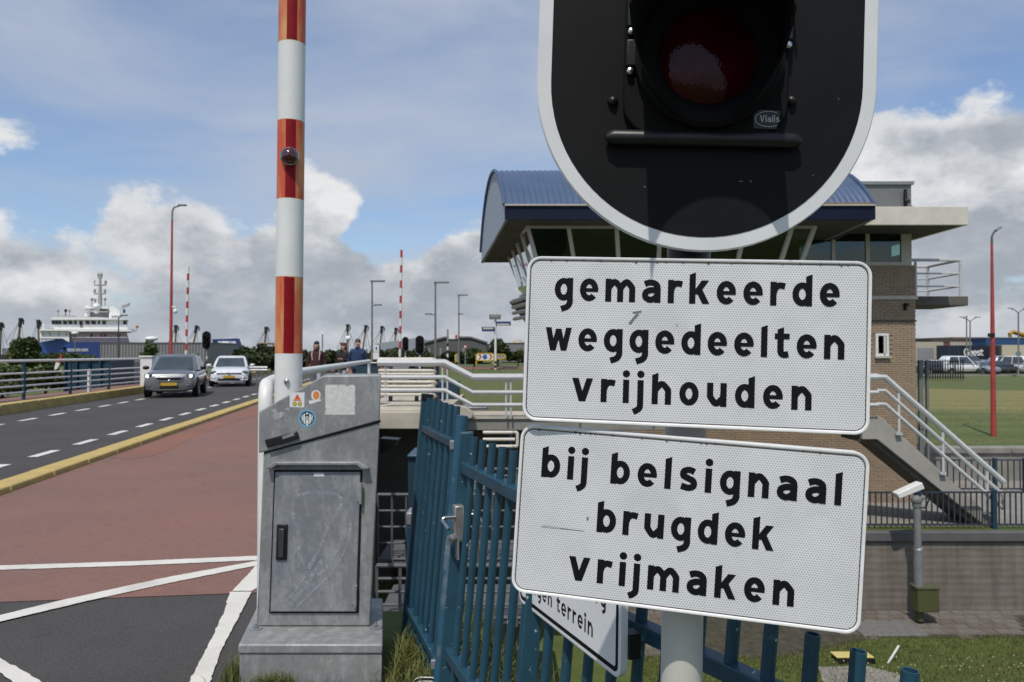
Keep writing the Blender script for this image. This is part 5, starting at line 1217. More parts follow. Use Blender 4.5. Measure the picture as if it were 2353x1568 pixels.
    for i in range(5):
        z = lerp(z0, z1, i / 4)
        for sx in (-1, -.5, 0, .5, 1):
            p = fpt(sx if sx in (-1, 1) else 0, z); q = fpt(1, z); p = Vector((q.x * sx, q.y - .05 * (1 - sx * sx), z)); R_.append(p)
    mb.add(R_, [(i * 5 + j, i * 5 + j + 1, i * 5 + j + 6, i * 5 + j + 5) for i in range(4) for j in range(4)]); mb.build('windscreen', CGLASS, t, local=True, smooth=60)
    for sx in (-1, 1):
        def sp(y, z): 
            k = (z - zb) / (ro - .07 - zb); return Vector((sx * (lerp(cw, rw_ * 1.03, k) * (1 + .035 * math.sin(math.pi * k)) + .014), y, z))
        ys_ = [(y0 + .32, y1 + .10), ((y0 + y3) / 2 + .10, (y0 + y3) / 2 + .12), (y3 - .35, y2 - .05)]
        for (a0, a1), (b0, b1), nm in ((ys_[0], ys_[1], 0), ((ys_[1][0] + .09, ys_[1][1] + .09), ys_[2], 1)):
            mb = MB(); mb.add([sp(a0, z0 + .02), sp(b0, z0 + .02), sp(b1, z1), sp(a1, z1)], [(0, 1, 2, 3)]); mb.build('side_window', CGLASS, t, local=True, smooth=0)
        # mirrors, lamps, wheels
        mb = MB(); mb.ball((sx * (w + .10), y0 + .42, hood + .06), (.12, .07, .075), 12, 8); mb.build('mirror', body if kind == 'hatch' else BLACK, t, local=True, smooth=80)
        for y in (f + .82, r - .80):
            wr_ = .325
            mb = MB(); mb.lathe([(wr_ + .055, -.012), (wr_ + .055, .012), (.02, .013)], (sx * (w - .006), y, wr_ + .01), (sx, 0, 0), 24); mb.build('wheel_arch', DKPLAST if kind == 'suv' else RUBBER, t, local=True)
            mb = MB(); mb.lathe([(wr_ - .11, -.20), (wr_ - .03, -.21), (wr_, -.17), (wr_, -.03), (wr_ - .03, .0), (wr_ - .11, .0)], (sx * (w + .018), y, wr_), (sx, 0, 0), 28); ty = mb.build('wheel', TYRE, t, local=True)
            mb = MB(); mb.lathe([(wr_ - .10, -.03), (wr_ - .11, .002), (wr_ - .13, -.012), (.07, -.005), (.001, .004)], (sx * (w + .018), y, wr_), (sx, 0, 0), 20); mb.build('rim', ALLOY, ty, local=True)
        if detail:
            mb = MB(); mb.ball((sx * w * .76, f + (.20 if kind == 'hatch' else .15), hood * (.72 if kind == 'hatch' else .80)), (.17, .16, .085), 14, 8); hl = mb.build('headlamp', HLGLASS, t, local=True, smooth=80)
            if lit: mb = MB(); mb.lathe([(.058, 0), (.046, .02), (.001, .028)], (sx * w * .80, f + .010, hood * .785), (0, -1, 0), 14); mb.build('bulb', LAMPON, hl, local=True)
            mb = MB(); mb.ball((sx * w * .70, f + .06, gc + .22), (.09, .06, .05), 10, 6); mb.build('fog_lamp', HLGLASS if kind == 'suv' else CHROME, t, local=True, smooth=80)
            if kind == 'hatch':
                mb = MB(); mb.tube(fillet([(sx * w * .56, f - .01, gc + .27), (sx * w * .92, f + .10, gc + .27), (sx * w * .93, f + .12, gc + .12), (sx * w * .60, f + .0, gc + .12)], .05), .018, 8); mb.build('light_strip', STRIPW, t, local=True)
    if detail:
        if kind == 'suv':
            g = [(-.56, hood * .77), (.56, hood * .77), (.42, hood * .59), (-.42, hood * .59)]
            mb = MB(); mb.prism([(a * w * .98, f - .035, b) for a, b in g], (0, .10, 0)); gr = mb.build('grille', ALLOYB, t, local=True, bevel=.02)
            mb = MB(); mb.prism([(a * w * .92, f - .050, hood * .69 + (b - hood * .69) * .60) for a, b in g], (0, .05, 0)); mb.build('grille_mesh', BLACK, gr, local=True, bevel=.01)
            mb = MB(); mb.lathe([(.045, 0), (.03, .015), (.001, .018)], (0, f - .05, hood * .62), (0, -1, 0), 12); mb.build('badge', CHROME, gr, local=True)
            mb = MB(); mb.box(-.30, f - .03, gc + .06, .30, f + .1, gc + .24); mb.build('lower_intake', BLACK, t, local=True, bevel=.02)
            mb = MB(); mb.tube([(-w * .86, f + .12, gc + .10), (-w * .5, f - .0, gc + .05), (w * .5, f - .0, gc + .05), (w * .86, f + .12, gc + .10)], .06, 8); mb.build('bumper_skid', DKPLAST, t, local=True)
            for sx in (-1, 1):
                mb = MB(); mb.tube(fillet([(sx * rw_ * .96, y1 + .05, ro - .05), (sx * rw_ * .96, y1 + .18, ro + .035), (sx * rw_ * .96, y2 - .1, ro + .035), (sx * rw_ * .96, y2 + .05, ro - .05)], .08), .022, 8); mb.build('roof_rail', GREYST, t, local=True)
            pz = gc + .265
        else:
            mb = MB(); mb.box(-w * .62, f - .012, hood * .655, w * .62, f + .06, hood * .70); gr = mb.build('grille', BLACK, t, local=True, bevel=.01)
            mb = MB(); mb.lathe([(.065, 0), (.06, .02), (.045, .022), (.001, .02)], (0, f - .012, hood * .68), (0, -1, 0), 16); mb.build('badge', CHROME, gr, local=True)
            mb = MB(); mb.box(-w * .55, f - .02, gc + .11, w * .55, f + .06, gc + .21); mb.build('lower_intake', BLACK, t, local=True, bevel=.02)
            mb = MB(); mb.box(-w * .70, f - .01, gc + .02, w * .70, f + .08, gc + .07); mb.build('bumper_lip', GREYST, t, local=True, bevel=.01)
            pz = gc + .29
        mb = MB(); mb.box(-.26, f - .055, pz - .055, .26, f - .042, pz + .055); mb.build('number_plate', PLATE, t, local=True)
    return t
def setcar(t, u, d, ang, z=-.10):
    t.matrix_basis = Matrix.Translation((X(u, d), d, z)) @ Matrix.Rotation(R(ang), 4, 'Z')
c1 = car('car', 'grey crossover car with lit headlamps and roof rails coming along the road', paintm('grey_metallic_paint', (.215, .222, .23), .5), 4.16, 1.78, 1.56, 1.0, 'suv', True)
c2 = car('car', 'white hatchback following behind the grey crossover car', paintm('white_car_paint', (.72, .73, .74)), 4.26, 1.80, 1.47, .95, 'hatch', False)
setcar(c1, 408, 28.3, 17); setcar(c2, 532, 37.0, 18)

# ------------------------------------------------------------------ people
SKIN = pm('skin', (.50, .30, .22), .6, var=.08)
HAIRD = pm('dark_hair', (.018, .012, .010), .6, var=.3, scale=60); HAIRB = pm('auburn_hair', (.10, .040, .018), .6, var=.3, scale=60); HAIRG = pm('short_brown_hair', (.12, .07, .045), .7, var=.3, scale=60)
def person(label, pos, rotz, scale, jacket, trousers, hair, hairkind, arms, straps=None):
    t = thing('person', label, 'person', pos, rotz, group='people walking on the bridge path')
    J = {'pel': (0, 0, .98), 'bel': (0, 0, 1.12), 'che': (0, -.01, 1.32), 'nec': (0, .01, 1.47), 'he0': (0, 0, 1.56), 'he1': (0, -.015, 1.66)}
    Rr = {'pel': (.155, .11), 'bel': (.15, .105), 'che': (.165, .115), 'nec': (.062, .062), 'he0': (.078, .085), 'he1': (.080, .095)}
    Ed = [('pel', 'bel'), ('bel', 'che'), ('che', 'nec'), ('nec', 'he0'), ('he0', 'he1')]
    for s, sn in ((-1, 'l'), (1, 'r')):
        el, wr = arms[0 if s < 0 else 1]
        fw = -.10 * s
        pts = {'sh': ((s * .185, 0, 1.40), (.068, .062)), 'el': ((s * el[0], el[1], el[2]), (.050, .050)), 'wr': ((s * wr[0], wr[1], wr[2]), (.032, .026)),
               'hip': ((s * .095, 0, .90), (.095, .095)), 'kn': ((s * .10, fw * .8 - .03, .50), (.062, .065)), 'an': ((s * .10, fw + .05, .09), (.042, .048)), 'to': ((s * .11, fw - .12, .045), (.042, .035))}
        for k, (p, r_) in pts.items(): J[k + sn] = p; Rr[k + sn] = r_
        Ed += [('che', 'sh' + sn), ('sh' + sn, 'el' + sn), ('el' + sn, 'wr' + sn), ('pel', 'hip' + sn), ('hip' + sn, 'kn' + sn), ('kn' + sn, 'an' + sn), ('an' + sn, 'to' + sn)]
        a = Vector(pts['el'][0]); b = Vector(pts['wr'][0]); dv = (b - a).normalized(); sd, u2 = perp(dv)
        pal = b + dv * .085; J['pa' + sn] = tuple(pal); Rr['pa' + sn] = (.036, .020); Ed.append(('wr' + sn, 'pa' + sn))
        for q, (off, ln) in enumerate(((-.030, .060), (-.010, .075), (.010, .070), (.030, .055))):
            m1 = pal + sd * off + dv * ln * .6; m2 = m1 + dv * ln * .4 - u2 * .02
            J[f'f{q}a{sn}'] = tuple(m1); J[f'f{q}b{sn}'] = tuple(m2); Rr[f'f{q}a{sn}'] = (.009, .009); Rr[f'f{q}b{sn}'] = (.008, .008); Ed += [('pa' + sn, f'f{q}a{sn}'), (f'f{q}a{sn}', f'f{q}b{sn}')]
        th = b + dv * .045 + sd * -.045; th2 = th + dv * .04 - sd * .005; J['t' + sn] = tuple(th); J['t2' + sn] = tuple(th2); Rr['t' + sn] = (.011, .011); Rr['t2' + sn] = (.009, .009); Ed += [('wr' + sn, 't' + sn), ('t' + sn, 't2' + sn)]
    ks = list(J); me = bpy.data.meshes.new('person_cage'); me.from_pydata([Vector(J[k]) * scale for k in ks], [(ks.index(a), ks.index(b)) for a, b in Ed], [])
    o = bpy.data.objects.new('cage', me); COL.objects.link(o)
    sk = o.modifiers.new('skin', 'SKIN'); sv = me.skin_vertices[0].data
    for i, k in enumerate(ks): sv[i].radius = (Rr[k][0] * scale, Rr[k][1] * scale); sv[i].use_root = (k == 'pel')
    sb = o.modifiers.new('s', 'SUBSURF'); sb.levels = 2; sb.render_levels = 2
    dg = bpy.context.evaluated_depsgraph_get(); dg.update(); m2 = bpy.data.meshes.new_from_object(o.evaluated_get(dg)); bpy.data.objects.remove(o)
    m2.name = 'body'
    for m in (SKIN, jacket, trousers, pm('dark_shoe', (.03, .03, .03), .7)): m2.materials.append(m)
    wl, wrr = [Vector(arms[i][1]) * scale for i in (0, 1)]
    for p in m2.polygons:
        c = p.center / scale; p.use_smooth = True
        if c.z > 1.475: k = 0
        elif c.z < .12 and abs(c.x) < .2: k = 3
        elif c.z < .93 and abs(c.x) < .19 and abs(c.y) < .3: k = 2
        else:
            k = 1
            for s, q in ((-1, wl), (1, wrr)):
                pw = Vector((s * q.x, q.y, q.z)) / scale
                if (c - pw).length < .19 and (c - pw).dot(Vector((s * arms[0 if s < 0 else 1][1][0], arms[0 if s < 0 else 1][1][1], arms[0 if s < 0 else 1][1][2])) - Vector((s * arms[0 if s < 0 else 1][0][0], arms[0 if s < 0 else 1][0][1], arms[0 if s < 0 else 1][0][2]))) > .0: k = 0
        p.material_index = k
    b = bpy.data.objects.new('body', m2); COL.objects.link(b); b.parent = t; WM[b] = WM[t]
    hc = Vector((0, -.01, 1.645)) * scale
    mb = MB(); mb.ball(hc + Vector((0, .055, .040)) * scale, Vector((.088, .085, .086)) * scale, 14, 10)
    if hairkind == 'long': mb.ball(hc + Vector((-.055, .03, -.08)) * scale, Vector((.045, .06, .13)) * scale, 10, 8); mb.ball(hc + Vector((.055, .03, -.08)) * scale, Vector((.045, .06, .13)) * scale, 10, 8); mb.ball(hc + Vector((0, .06, -.10)) * scale, Vector((.08, .05, .13)) * scale, 10, 8)
    if hairkind == 'curly':
        rr = random.Random(9)
        for i in range(26):
            an = rr.uniform(0, 6.28); mb.ball(hc + Vector((math.cos(an) * .09, .03 + abs(math.sin(an)) * .07, rr.uniform(-.12, .10))) * scale, .04 * scale, 7, 5)
    mb.build('hair', hair, t, local=True, smooth=80)
    mb = MB(); mb.ball(hc + Vector((0, -.105, -.028)) * scale, Vector((.014, .022, .022)) * scale, 8, 6); mb.build('nose', SKIN, b, local=True, smooth=80)
    for s in (-1, 1):
        mb = MB(); mb.ball(hc + Vector((s * .034, -.088, .006)) * scale, Vector((.013, .010, .008)) * scale, 8, 5); mb.build('eye', pm('dark_eye', (.02, .015, .012), .2), b, local=True, smooth=80)
        mb = MB(); mb.ball(hc + Vector((s * .088, .005, -.02)) * scale, Vector((.012, .022, .032)) * scale, 8, 6); mb.build('ear', SKIN, b, local=True, smooth=80)
    mb = MB(); mb.ball(hc + Vector((0, -.090, -.070)) * scale, Vector((.026, .012, .007)) * scale, 8, 5); mb.build('mouth', pm('lips', (.30, .10, .09), .5), b, local=True, smooth=80)
    # jacket hem, collar
    mb = MB(); mb.lathe([(.062 * scale, 1.42 * scale), (.085 * scale, 1.44 * scale), (.082 * scale, 1.51 * scale), (.066 * scale, 1.515 * scale)], (0, .012 * scale, 0), n=16); mb.build('collar', jacket, t, local=True, smooth=60)
    mb = MB(); V = []; n = 18
    for z, a, b_ in ((1.30, .20, .135), (1.1, .205, .15), (.93, .21, .155), (.86, .205, .15), (.87, .19, .135)):
        V += [(a * scale * math.cos(2 * math.pi * i / n), b_ * scale * math.sin(2 * math.pi * i / n), z * scale) for i in range(n)]
    mb.add(V, [(k * n + i, k * n + (i + 1) % n, (k + 1) * n + (i + 1) % n, (k + 1) * n + i) for k in range(4) for i in range(n)]); mb.build('jacket_skirt', jacket, t, local=True, smooth=80)
    if straps:
        for s in (-1, 1):
            mb = MB(); mb.tube([(s * .10 * scale, -.115 * scale, 1.15 * scale), (s * .125 * scale, -.125 * scale, 1.32 * scale), (s * .12 * scale, -.04 * scale, 1.475 * scale), (s * .11 * scale, .10 * scale, 1.42 * scale)], .018 * scale, 8); mb.build('backpack_strap', straps, t, local=True)
        mb = MB(); mb.box(-.15 * scale, .12 * scale, 1.02 * scale, .15 * scale, .26 * scale, 1.46 * scale); mb.build('backpack', straps, t, local=True, bevel=.04)
    return t
JEANS = pm('pale_jeans', (.36, .41, .47), .85, var=.12, scale=12); 
hang = ((.26, .03, 1.13), (.30, -.06, .90)); hang2 = ((.27, .04, 1.12), (.29, -.04, .88)); chest = ((.27, .02, 1.15), (.12, -.22, 1.20))
zP = lambda v, d, hgt: Z(v, d) - hgt
w1 = person('walking person in maroon jacket and pale jeans with cream backpack', (X(727, 25.0), 25.0, .05), R(6), (Z(784.5, 25) - .05) / 1.755, pm('maroon_jacket', (.055, .014, .016), .8, var=.2, scale=9), JEANS, HAIRD, 'long', (hang, hang2), pm('cream_strap', (.50, .45, .36), .8))
w2 = person('walking person with curly auburn hair and dark brown jacket', (X(788, 25.6), 25.6, .05), R(-22), (Z(788, 25.6) - .05) / 1.755, pm('dark_brown_jacket', (.024, .017, .015), .8, var=.2, scale=9), JEANS, HAIRB, 'curly', (hang, chest))
w3 = person('tall walking person in blue jacket with short hair', (X(822, 24.2), 24.2, .05), R(8), (Z(779, 24.2) - .05) / 1.755, pm('blue_jacket', (.014, .040, .115), .75, var=.2, scale=8), pm('dark_trousers', (.03, .035, .05), .85), HAIRG, 'short', (hang2, hang))
pb_ = thing('pink_bag', 'pale pink bag held beside the walker in maroon', 'bag', (X(710, 24.9), 24.9, .7))
mb = MB(); c = at(712, 852, 24.9); mb.ball(c, (.15, .10, .13), 14, 10); mb.build('bag_body', pm('pink_cloth', (.62, .25, .24), .8, var=.15), pb_, smooth=80)
mb = MB(); mb.tube(arc3(c + Vector((-.06, 0, .11)), c + Vector((.02, 0, .30)), c + Vector((.08, 0, .11)), 8), .012, 6); mb.build('bag_handle', pm('pink_cloth', (.62, .25, .24)), pb_)

# ------------------------------------------------------------------ vegetation
def leaves(mb, c, r, n, s, rnd, lumps=9, flat=.5):
    c = Vector(c); r = Vector(r); LC = []
    for i in range(lumps):
        a = rnd.uniform(0, 6.283); el = rnd.uniform(-.6, 1.0); q = rnd.uniform(.35, .78); ce = math.sqrt(max(0, 1 - el * el))
        LC.append((Vector((r.x * q * ce * math.cos(a), r.y * q * ce * math.sin(a), r.z * q * el)), rnd.uniform(.32, .52)))
    for i in range(n):
        o, k = LC[i % lumps]
        while True:
            v = Vector((rnd.uniform(-1, 1), rnd.uniform(-1, 1), rnd.uniform(-1, 1)))
            if .25 < v.length < 1: break
        p = c + o + Vector((v.x * r.x, v.y * r.y, v.z * r.z)) * k
        d = Vector((rnd.gauss(0, 1), rnd.gauss(0, 1), rnd.gauss(0, flat) - .2)).normalized(); a, b = perp(d); z = s * rnd.uniform(.6, 1.4)
        w_ = a * math.cos(1) + b * math.sin(rnd.uniform(0, 6)); w_.normalize(); w_ *= z * .42
        mb.add([p - w_ * .2, p + d * z * .5 - w_, p + d * z, p + d * z * .5 + w_], [(0, 1, 2, 3)])
def bush(name, label, c, r, n, s, m, seed, cat='bush', trunk=True, lumps=9, group=None, ground=-.3):
    rnd = random.Random(seed); t = thing(name, label, cat, (c[0], c[1], ground), group=group)
    mb = MB(); leaves(mb, c, r, n, s, rnd, lumps); cr = mb.build('crown', m, t, smooth=0)
    mb = MB(); b = Vector((c[0], c[1], ground)); tp = Vector(c)
    mb.tube([b, b.lerp(tp, .5) + Vector((.05 * r[0], 0, 0)), tp], [.06 * r[2] + .03, .045 * r[2] + .02, .02 * r[2]], 7)
    for i in range(5):
        a = rnd.uniform(0, 6.28); mb.tube([b.lerp(tp, .35 + .1 * i), tp + Vector((r[0] * .6 * math.cos(a), r[1] * .6 * math.sin(a), r[2] * rnd.uniform(-.3, .5)))], [.03 * r[2], .01 * r[2]], 5)
    mb.build('trunk', BARK, t); return t
def pxbush(name, label, u0, u1, v0, v1, d, n, s, m, seed, depth=None, **k):
    x0, x1 = X(u0, d), X(u1, d); z1, z0 = Z(v0, d), Z(v1, d)
    return bush(name, label, ((x0 + x1) / 2, d, (z0 + z1) / 2), ((x1 - x0) / 2, depth or (x1 - x0) / 2, (z1 - z0) / 2), n, s, m, seed, ground=min(z0, -.3), **k)
pxbush('round_bush', 'large dark green bush left of the blue ship hull', 22, 86, 770, 850, 44, 9000, .17, LEAF, 21, lumps=16)
pxbush('round_bush', 'low dark shrub with pale blossoms behind the left railing', -60, 70, 836, 918, 30, 7000, .13, LEAF2, 22, depth=1.2, lumps=18)
pxbush('round_bush', 'shrub under the large bush behind the left railing', 60, 150, 838, 905, 33, 5000, .14, LEAF, 23, lumps=12)
pxbush('hedge', 'rounded green hedge in front of the blue ship hull', 108, 206, 813, 845, 52, 6000, .20, LEAF2, 24, depth=2.5, lumps=16)
pxbush('young_tree', 'young sparse tree before the grey harbour warehouse', 322, 360, 782, 846, 46, 650, .18, LEAF2, 25, cat='tree', lumps=8)
pxbush('round_bush', 'low bush beside the white railing pillar', 262, 326, 838, 886, 38, 3500, .15, LEAF, 26, lumps=10)
for i, (u0, u1, v0, v1, d) in enumerate(((545, 610, 800, 858, 62), (590, 655, 794, 862, 66), (640, 720, 806, 862, 70), (745, 800, 804, 862, 64), (830, 900, 804, 852, 80), (880, 960, 800, 848, 84), (930, 1005, 804, 848, 88))):
    pxbush('hedge', ['dark hedge right behind the white hatchback', 'dark hedge left of the raised barrier arm', 'dark hedge just right of the raised barrier arm', 'dark hedge between the maroon and brown walkers', 'dark hedge right of the blue jacket walker', 'dark hedge below the two small bridge signals', 'dark hedge in front of the low dark warehouse'][i], u0, u1, v0, v1, d, 5200, .30, HEDGE, 30 + i, depth=3, lumps=16, group='hedges beyond the bridge')
pxbush('round_bush', 'round bush left of the direction signpost', 1062, 1118, 796, 842, 98, 5000, .34, LEAF, 41, depth=3, lumps=12)
pxbush('young_tree', 'bushy tree right behind the direction signpost', 1115, 1172, 778, 838, 100, 6500, .36, LEAF, 42, cat='tree', lumps=14)
pxbush('round_bush', 'low bush near the domed building', 1165, 1215, 806, 840, 100, 3500, .34, LEAF2, 43, lumps=9)
pxbush('round_bush', 'low bush beside the yield sign', 1010, 1070, 806, 838, 97, 3500, .34, HEDGE, 44, lumps=9)

# grass: uncountable
def blades(mb, pts, rnd, h0, h1, w, bend=.5):
    for (x, y, z) in pts:
        a = rnd.uniform(0, 6.283); h_ = rnd.uniform(h0, h1); d = Vector((math.cos(a), math.sin(a), 0)); s = Vector((-d.y, d.x, 0)) * w
        p = Vector((x, y, z)); q = p + Vector((0, 0, h_ * .6)) + d * h_ * .12 * bend; e = p + Vector((0, 0, h_ * rnd.uniform(.75, 1))) + d * h_ * bend * rnd.uniform(.3, 1)
        mb.add([p - s, p + s, q + s * .7, q - s * .7, e], [(0, 1, 2, 3), (3, 2, 4)])
rnd = random.Random(77)
def near_grass(name, label, gen, n, h0, h1, w, m, bend=.6):
    P = []
    for i in range(n):
        q = gen()
        P.append((q[0], q[1], height(q[0], q[1]) if len(q) < 3 else q[2]))
    mb = MB(); blades(mb, P, rnd, h0, h1, w, bend); o = mb.build(name, m, smooth=0); tag(o, label, 'grass', kind='stuff')
def tuft(cx, cy, sx, sy): return lambda: (rnd.gauss(cx, sx), rnd.gauss(cy, sy), .0)
near_grass('grass_tuft', 'grass tuft at the left foot of the cabinet plinth', tuft(-1.275, 3.42, .03, .07), 260, .04, .12, .0022, GRASS)
q = gz(655, 1545, .01); near_grass('grass_tuft', 'grass tuft growing from the plinth front edge', lambda: (rnd.gauss(q.x, .05), rnd.gauss(3.30, .015), .0), 300, .04, .10, .0022, GRASS, .9)
near_grass('grass_tuft', 'thin weeds along the plinth front', lambda: (rnd.uniform(-1.25, -.6), rnd.gauss(3.315, .012), .0), 110, .015, .05, .002, GRASS, .9)
def strip_g():
    y = rnd.uniform(3.0, 4.6); e = interp(EDGE_TAB, y); return (rnd.uniform(-.57, e + .25), y)
near_grass('long_grass', 'long grass between the cabinet and the blue gate', strip_g, 10000, .04, .17, .0035, GRASS, .7)
near_grass('dry_grass', 'dry straw stalks between cabinet and gate', strip_g, 500, .08, .24, .0028, DRYGR, .6)
def fence_g():
    y = rnd.uniform(1.1, 3.2); e = interp(EDGE_TAB, y); return (e - rnd.uniform(-.55, .45), y)
near_grass('long_grass', 'long grass along the foot of the blue fence', fence_g, 7000, .05, .20, .0032, GRASS, .7)
def lawn_g():
    x = rnd.uniform(2.5, 13.5); return (x, rnd.uniform(12.4, interp([(2, 15.4), (5.5, 15.4), (8, 16.5), (14, 16.5)], x)), -4.8)
near_grass('lawn', 'daisy lawn below the quay wall', lawn_g, 34000, .03, .11, .006, GRASS, .8)
mb = MB()
for i in range(230):
    c = Vector((rnd.uniform(5.5, 12.5), rnd.uniform(12.6, 15.3), -4.70)); mb.ball(c, (.016, .016, .008), 6, 3)
near_grass('field_grass', 'rough grass tops over the far lawn', lambda: (rnd.uniform(-3, 34), 26 + 22 * rnd.random() ** 1.4), 9000, .02, .07, .010, GRASS, .7)
o = mb.build('lawn_flowers', pm('pale_flower', (.70, .66, .42), .7, var=.3, scale=.8), smooth=0); tag(o, 'small pale flowers scattered over the lawn', 'flowers', kind='stuff')
# ------------------------------------------------------------------ harbour on the left
SHW = pm('ship_white', (.80, .80, .79), .5, var=.06, scale=.4, dirt=.15, dirtcol=(.42, .40, .37))
SHB = pm('ship_blue', (.040, .105, .36), .45, var=.08, scale=.2); SHN = pm('ship_navy', (.018, .040, .17), .5, var=.08, scale=.3)
SGL = pm('ship_window', (.012, .014, .016), .15)
WHITEGREY = pm('ship_grey', (.48, .36, .35), .6, var=.1)
def ship():
    d = 150.0; k = .14656
    s = lambda x, y, dd=0.0: at(x * k, 620.5 + y * k, d + dd)
    t = thing('supply_ship', 'white and blue offshore supply ship moored behind the warehouse', 'ship', s(1100, 1500))
    def poly(nm, pts, m, y0=0.0, dep=9.0, par=t, bevel=0.0):
        mb = MB(); mb.prism([s(a, b) + Vector((-.60 * y0, y0, 0)) for a, b in pts], (-.60 * dep, dep, 0)); return mb.build(nm, m, par, bevel=bevel)
    # hull with a flared bow
    P = []; mb = MB()
    st = [(520, 1145, 1500, 6.0, .1), (700, 1115, 1500, 3.4, 3.0), (950, 1075, 1500, 1.2, 5.2), (1100, 1135, 1500, .4, 5.9), (1560, 1135, 1500, 0, 6.2), (2210, 1135, 1500, 0, 6.2)]
    V = []
    for x, yt, yb, near, _ in st:
        a, b = s(x, yt), s(x, yt + 45); c_ = s(x, yb)
        V += [p_ + Vector((-.60 * q_, q_, 0)) for p_, q_ in ((a, near), (b, near + .3), (c_, near + 1.0), (c_, 12 - near), (a, 12.4 - near))]
    Fc = [(i * 5 + j, i * 5 + (j + 1) % 5, (i + 1) * 5 + (j + 1) % 5, (i + 1) * 5 + j) for i in range(5) for j in range(5)] + [(0, 1, 2, 3, 4), (25, 26, 27, 28, 29)]
    mb.add(V, Fc); hull = mb.build('hull', SHB, t, smooth=25)
    poly('stern_plating', [(1110, 1140), (1565, 1140), (1565, 1345), (1110, 1345)], SHN, -.12, .2)
    poly('waterline_stripe', [(600, 1330), (1560, 1345), (1560, 1420), (600, 1420)], SHN, -.15, .2, hull)
    rnd = random.Random(8); mb = MB()
    for x in [1065 + 27 * i for i in range(8)] + [1290 + 27 * i for i in range(4)]:
        for (a, b, c, e) in ((0, 0, 5, 48), (14, 0, 19, 48), (0, rnd.choice((0, 22, 43)), 19, 0)):
            y0 = 1232 + b; y1 = 1232 + (e if e else b + 5); mb.prism([s(x + a, y0), s(x + c, y0), s(x + c, y1), s(x + a, y1)], (0, -.05, 0))
    o = mb.build('name_lettering', SHW, hull); o.location.y = -.2
    mb = MB(); mb.ball(s(945, 1222) + Vector((0, 1.0, 0)), (.5, .6, .25)); mb.build('hawse_pipe', BLACK, hull)
    up = poly('forecastle', [(620, 955), (1085, 955), (1085, 1135), (980, 1075), (620, 1075)], SHW, .5, 10)
    for x in (650, 765, 905, 1025): poly('porthole', [(x, 985), (x + 22, 985), (x + 26, 1030), (x + 4, 1030)], WHITEGREY, .40, .2, up)
    ml = poly('main_deck_house', [(1085, 965), (1990, 965), (2040, 1130), (1085, 1135)], WHITEGREY, 1.2, 9)
    for x, w_ in ((1160, 26), (1420, 30), (1575, 40), (1640, 26), (1840, 50)): poly('deck_door', [(x, 1000), (x + w_, 1000), (x + w_, 1060), (x, 1060)], REDP if x == 1575 else SGL, 1.1, .2, ml)
    poly('boat_deck', [(620, 930), (2000, 930), (2110, 965), (1090, 968), (1070, 955), (620, 955)], SHW, -.2, 12)
    br = poly('bridge_house', [(800, 770), (2020, 770), (2000, 930), (850, 930)], SHW, 1.0, 9)
    for i, (a, b) in enumerate(((800, 850), (855, 905), (908, 955), (980, 1045), (1065, 1130), (1155, 1195), (1240, 1290), (1335, 1400), (1425, 1495), (1535, 1570), (1605, 1665), (1935, 1990))):
        poly('window', [(a, 795), (b, 795), (b + (10 if i < 9 else 0), 850 if i != 6 else 900), (a + (14 if i < 9 else 0), 850 if i != 6 else 900)], SGL, .9, .2, br)
    poly('bridge_roof', [(785, 765), (850, 735), (1190, 725), (1320, 740), (1530, 740), (1700, 750), (2030, 770), (2020, 780), (800, 782)], SHW, .2, 10.5)
    poly('monkey_island', [(1340, 600), (1420, 600), (1420, 720), (1340, 720)], SHW, 3, 4); poly('radar_deck', [(1320, 570), (1700, 570), (1700, 598), (1320, 598)], SHW, 2, 6)
    poly('mast_house', [(1420, 640), (1710, 600), (1710, 745), (1420, 745)], pm('ship_mast_house', (.30, .27, .26), .7), 3.5, 4)
    fn = poly('funnel', [(1720, 570), (1790, 555), (1880, 620), (1900, 705), (1760, 710), (1760, 770), (1720, 770)], SHW, 2.5, 4)
    mb = MB(); mb.ball(s(1850, 635) + Vector((0, 2.4, 0)), (.28, .1, .45)); mb.build('emblem', SHN, fn)
    mb = MB(); c = s(1240, 600); mb.ball(c + Vector((0, 3, 0)), .70, 16, 10); mb.tube([c + Vector((0, 3, -.6)), c + Vector((0, 3, -1.5))], .3, 10); mb.build('radar_dome', SHW, t, smooth=80)
    mb = MB(); c = s(1450, 575); mb.ball(c + Vector((0, 1.5, 0)), .78, 16, 10); mb.tube([c + Vector((0, 1.5, -.6)), c + Vector((0, 1.5, -1.3))], .4, 10); mb.build('radar_dome', SHW, t, smooth=80)
    MASTM = pm('ship_mast', (.40, .40, .38), .6)
    mb = MB(); mb.tube([s(1570, 570, 4), s(1570, 60, 4)], [.46, .20], 8); ms = mb.build('mast', MASTM, t)
    for y, a, b in ((370, 1475, 1655), (235, 1480, 1665), (120, 1535, 1600)):
        mb = MB(); mb.tube([s(a, y, 4), s(b, y, 4)], .20, 6); mb.build('yard', MASTM, ms)
        for x in (a + 10, b - 10): mb = MB(); mb.ball(s(x, y - 45, 4), (.27, .27, .48), 8, 6); mb.tube([s(x, y, 4), s(x, y - 30, 4)], .09, 5); mb.build('antenna', MASTM, ms)
    mb = MB(); mb.prism([s(1485, 215, 3.6), s(1500, 175, 3.6), s(1560, 225, 3.6), s(1500, 240, 3.6)], (0, .4, 0)); mb.build('radar_scanner', SHW, ms)
    for x, y, m in ((910, 640, WHITEGREY), (1030, 640, BLACK), (1090, 640, WHITEGREY), (1440, 460, MASTM), (1490, 470, MASTM), (1645, 455, MASTM)):
        mb = MB(); mb.ball(s(x, y, 2), (.30, .3, .36), 8, 6); mb.tube([s(x, y, 2), s(x, y + (85 if y > 600 else 110), 2)], .10, 6); mb.build('searchlight', m, t)
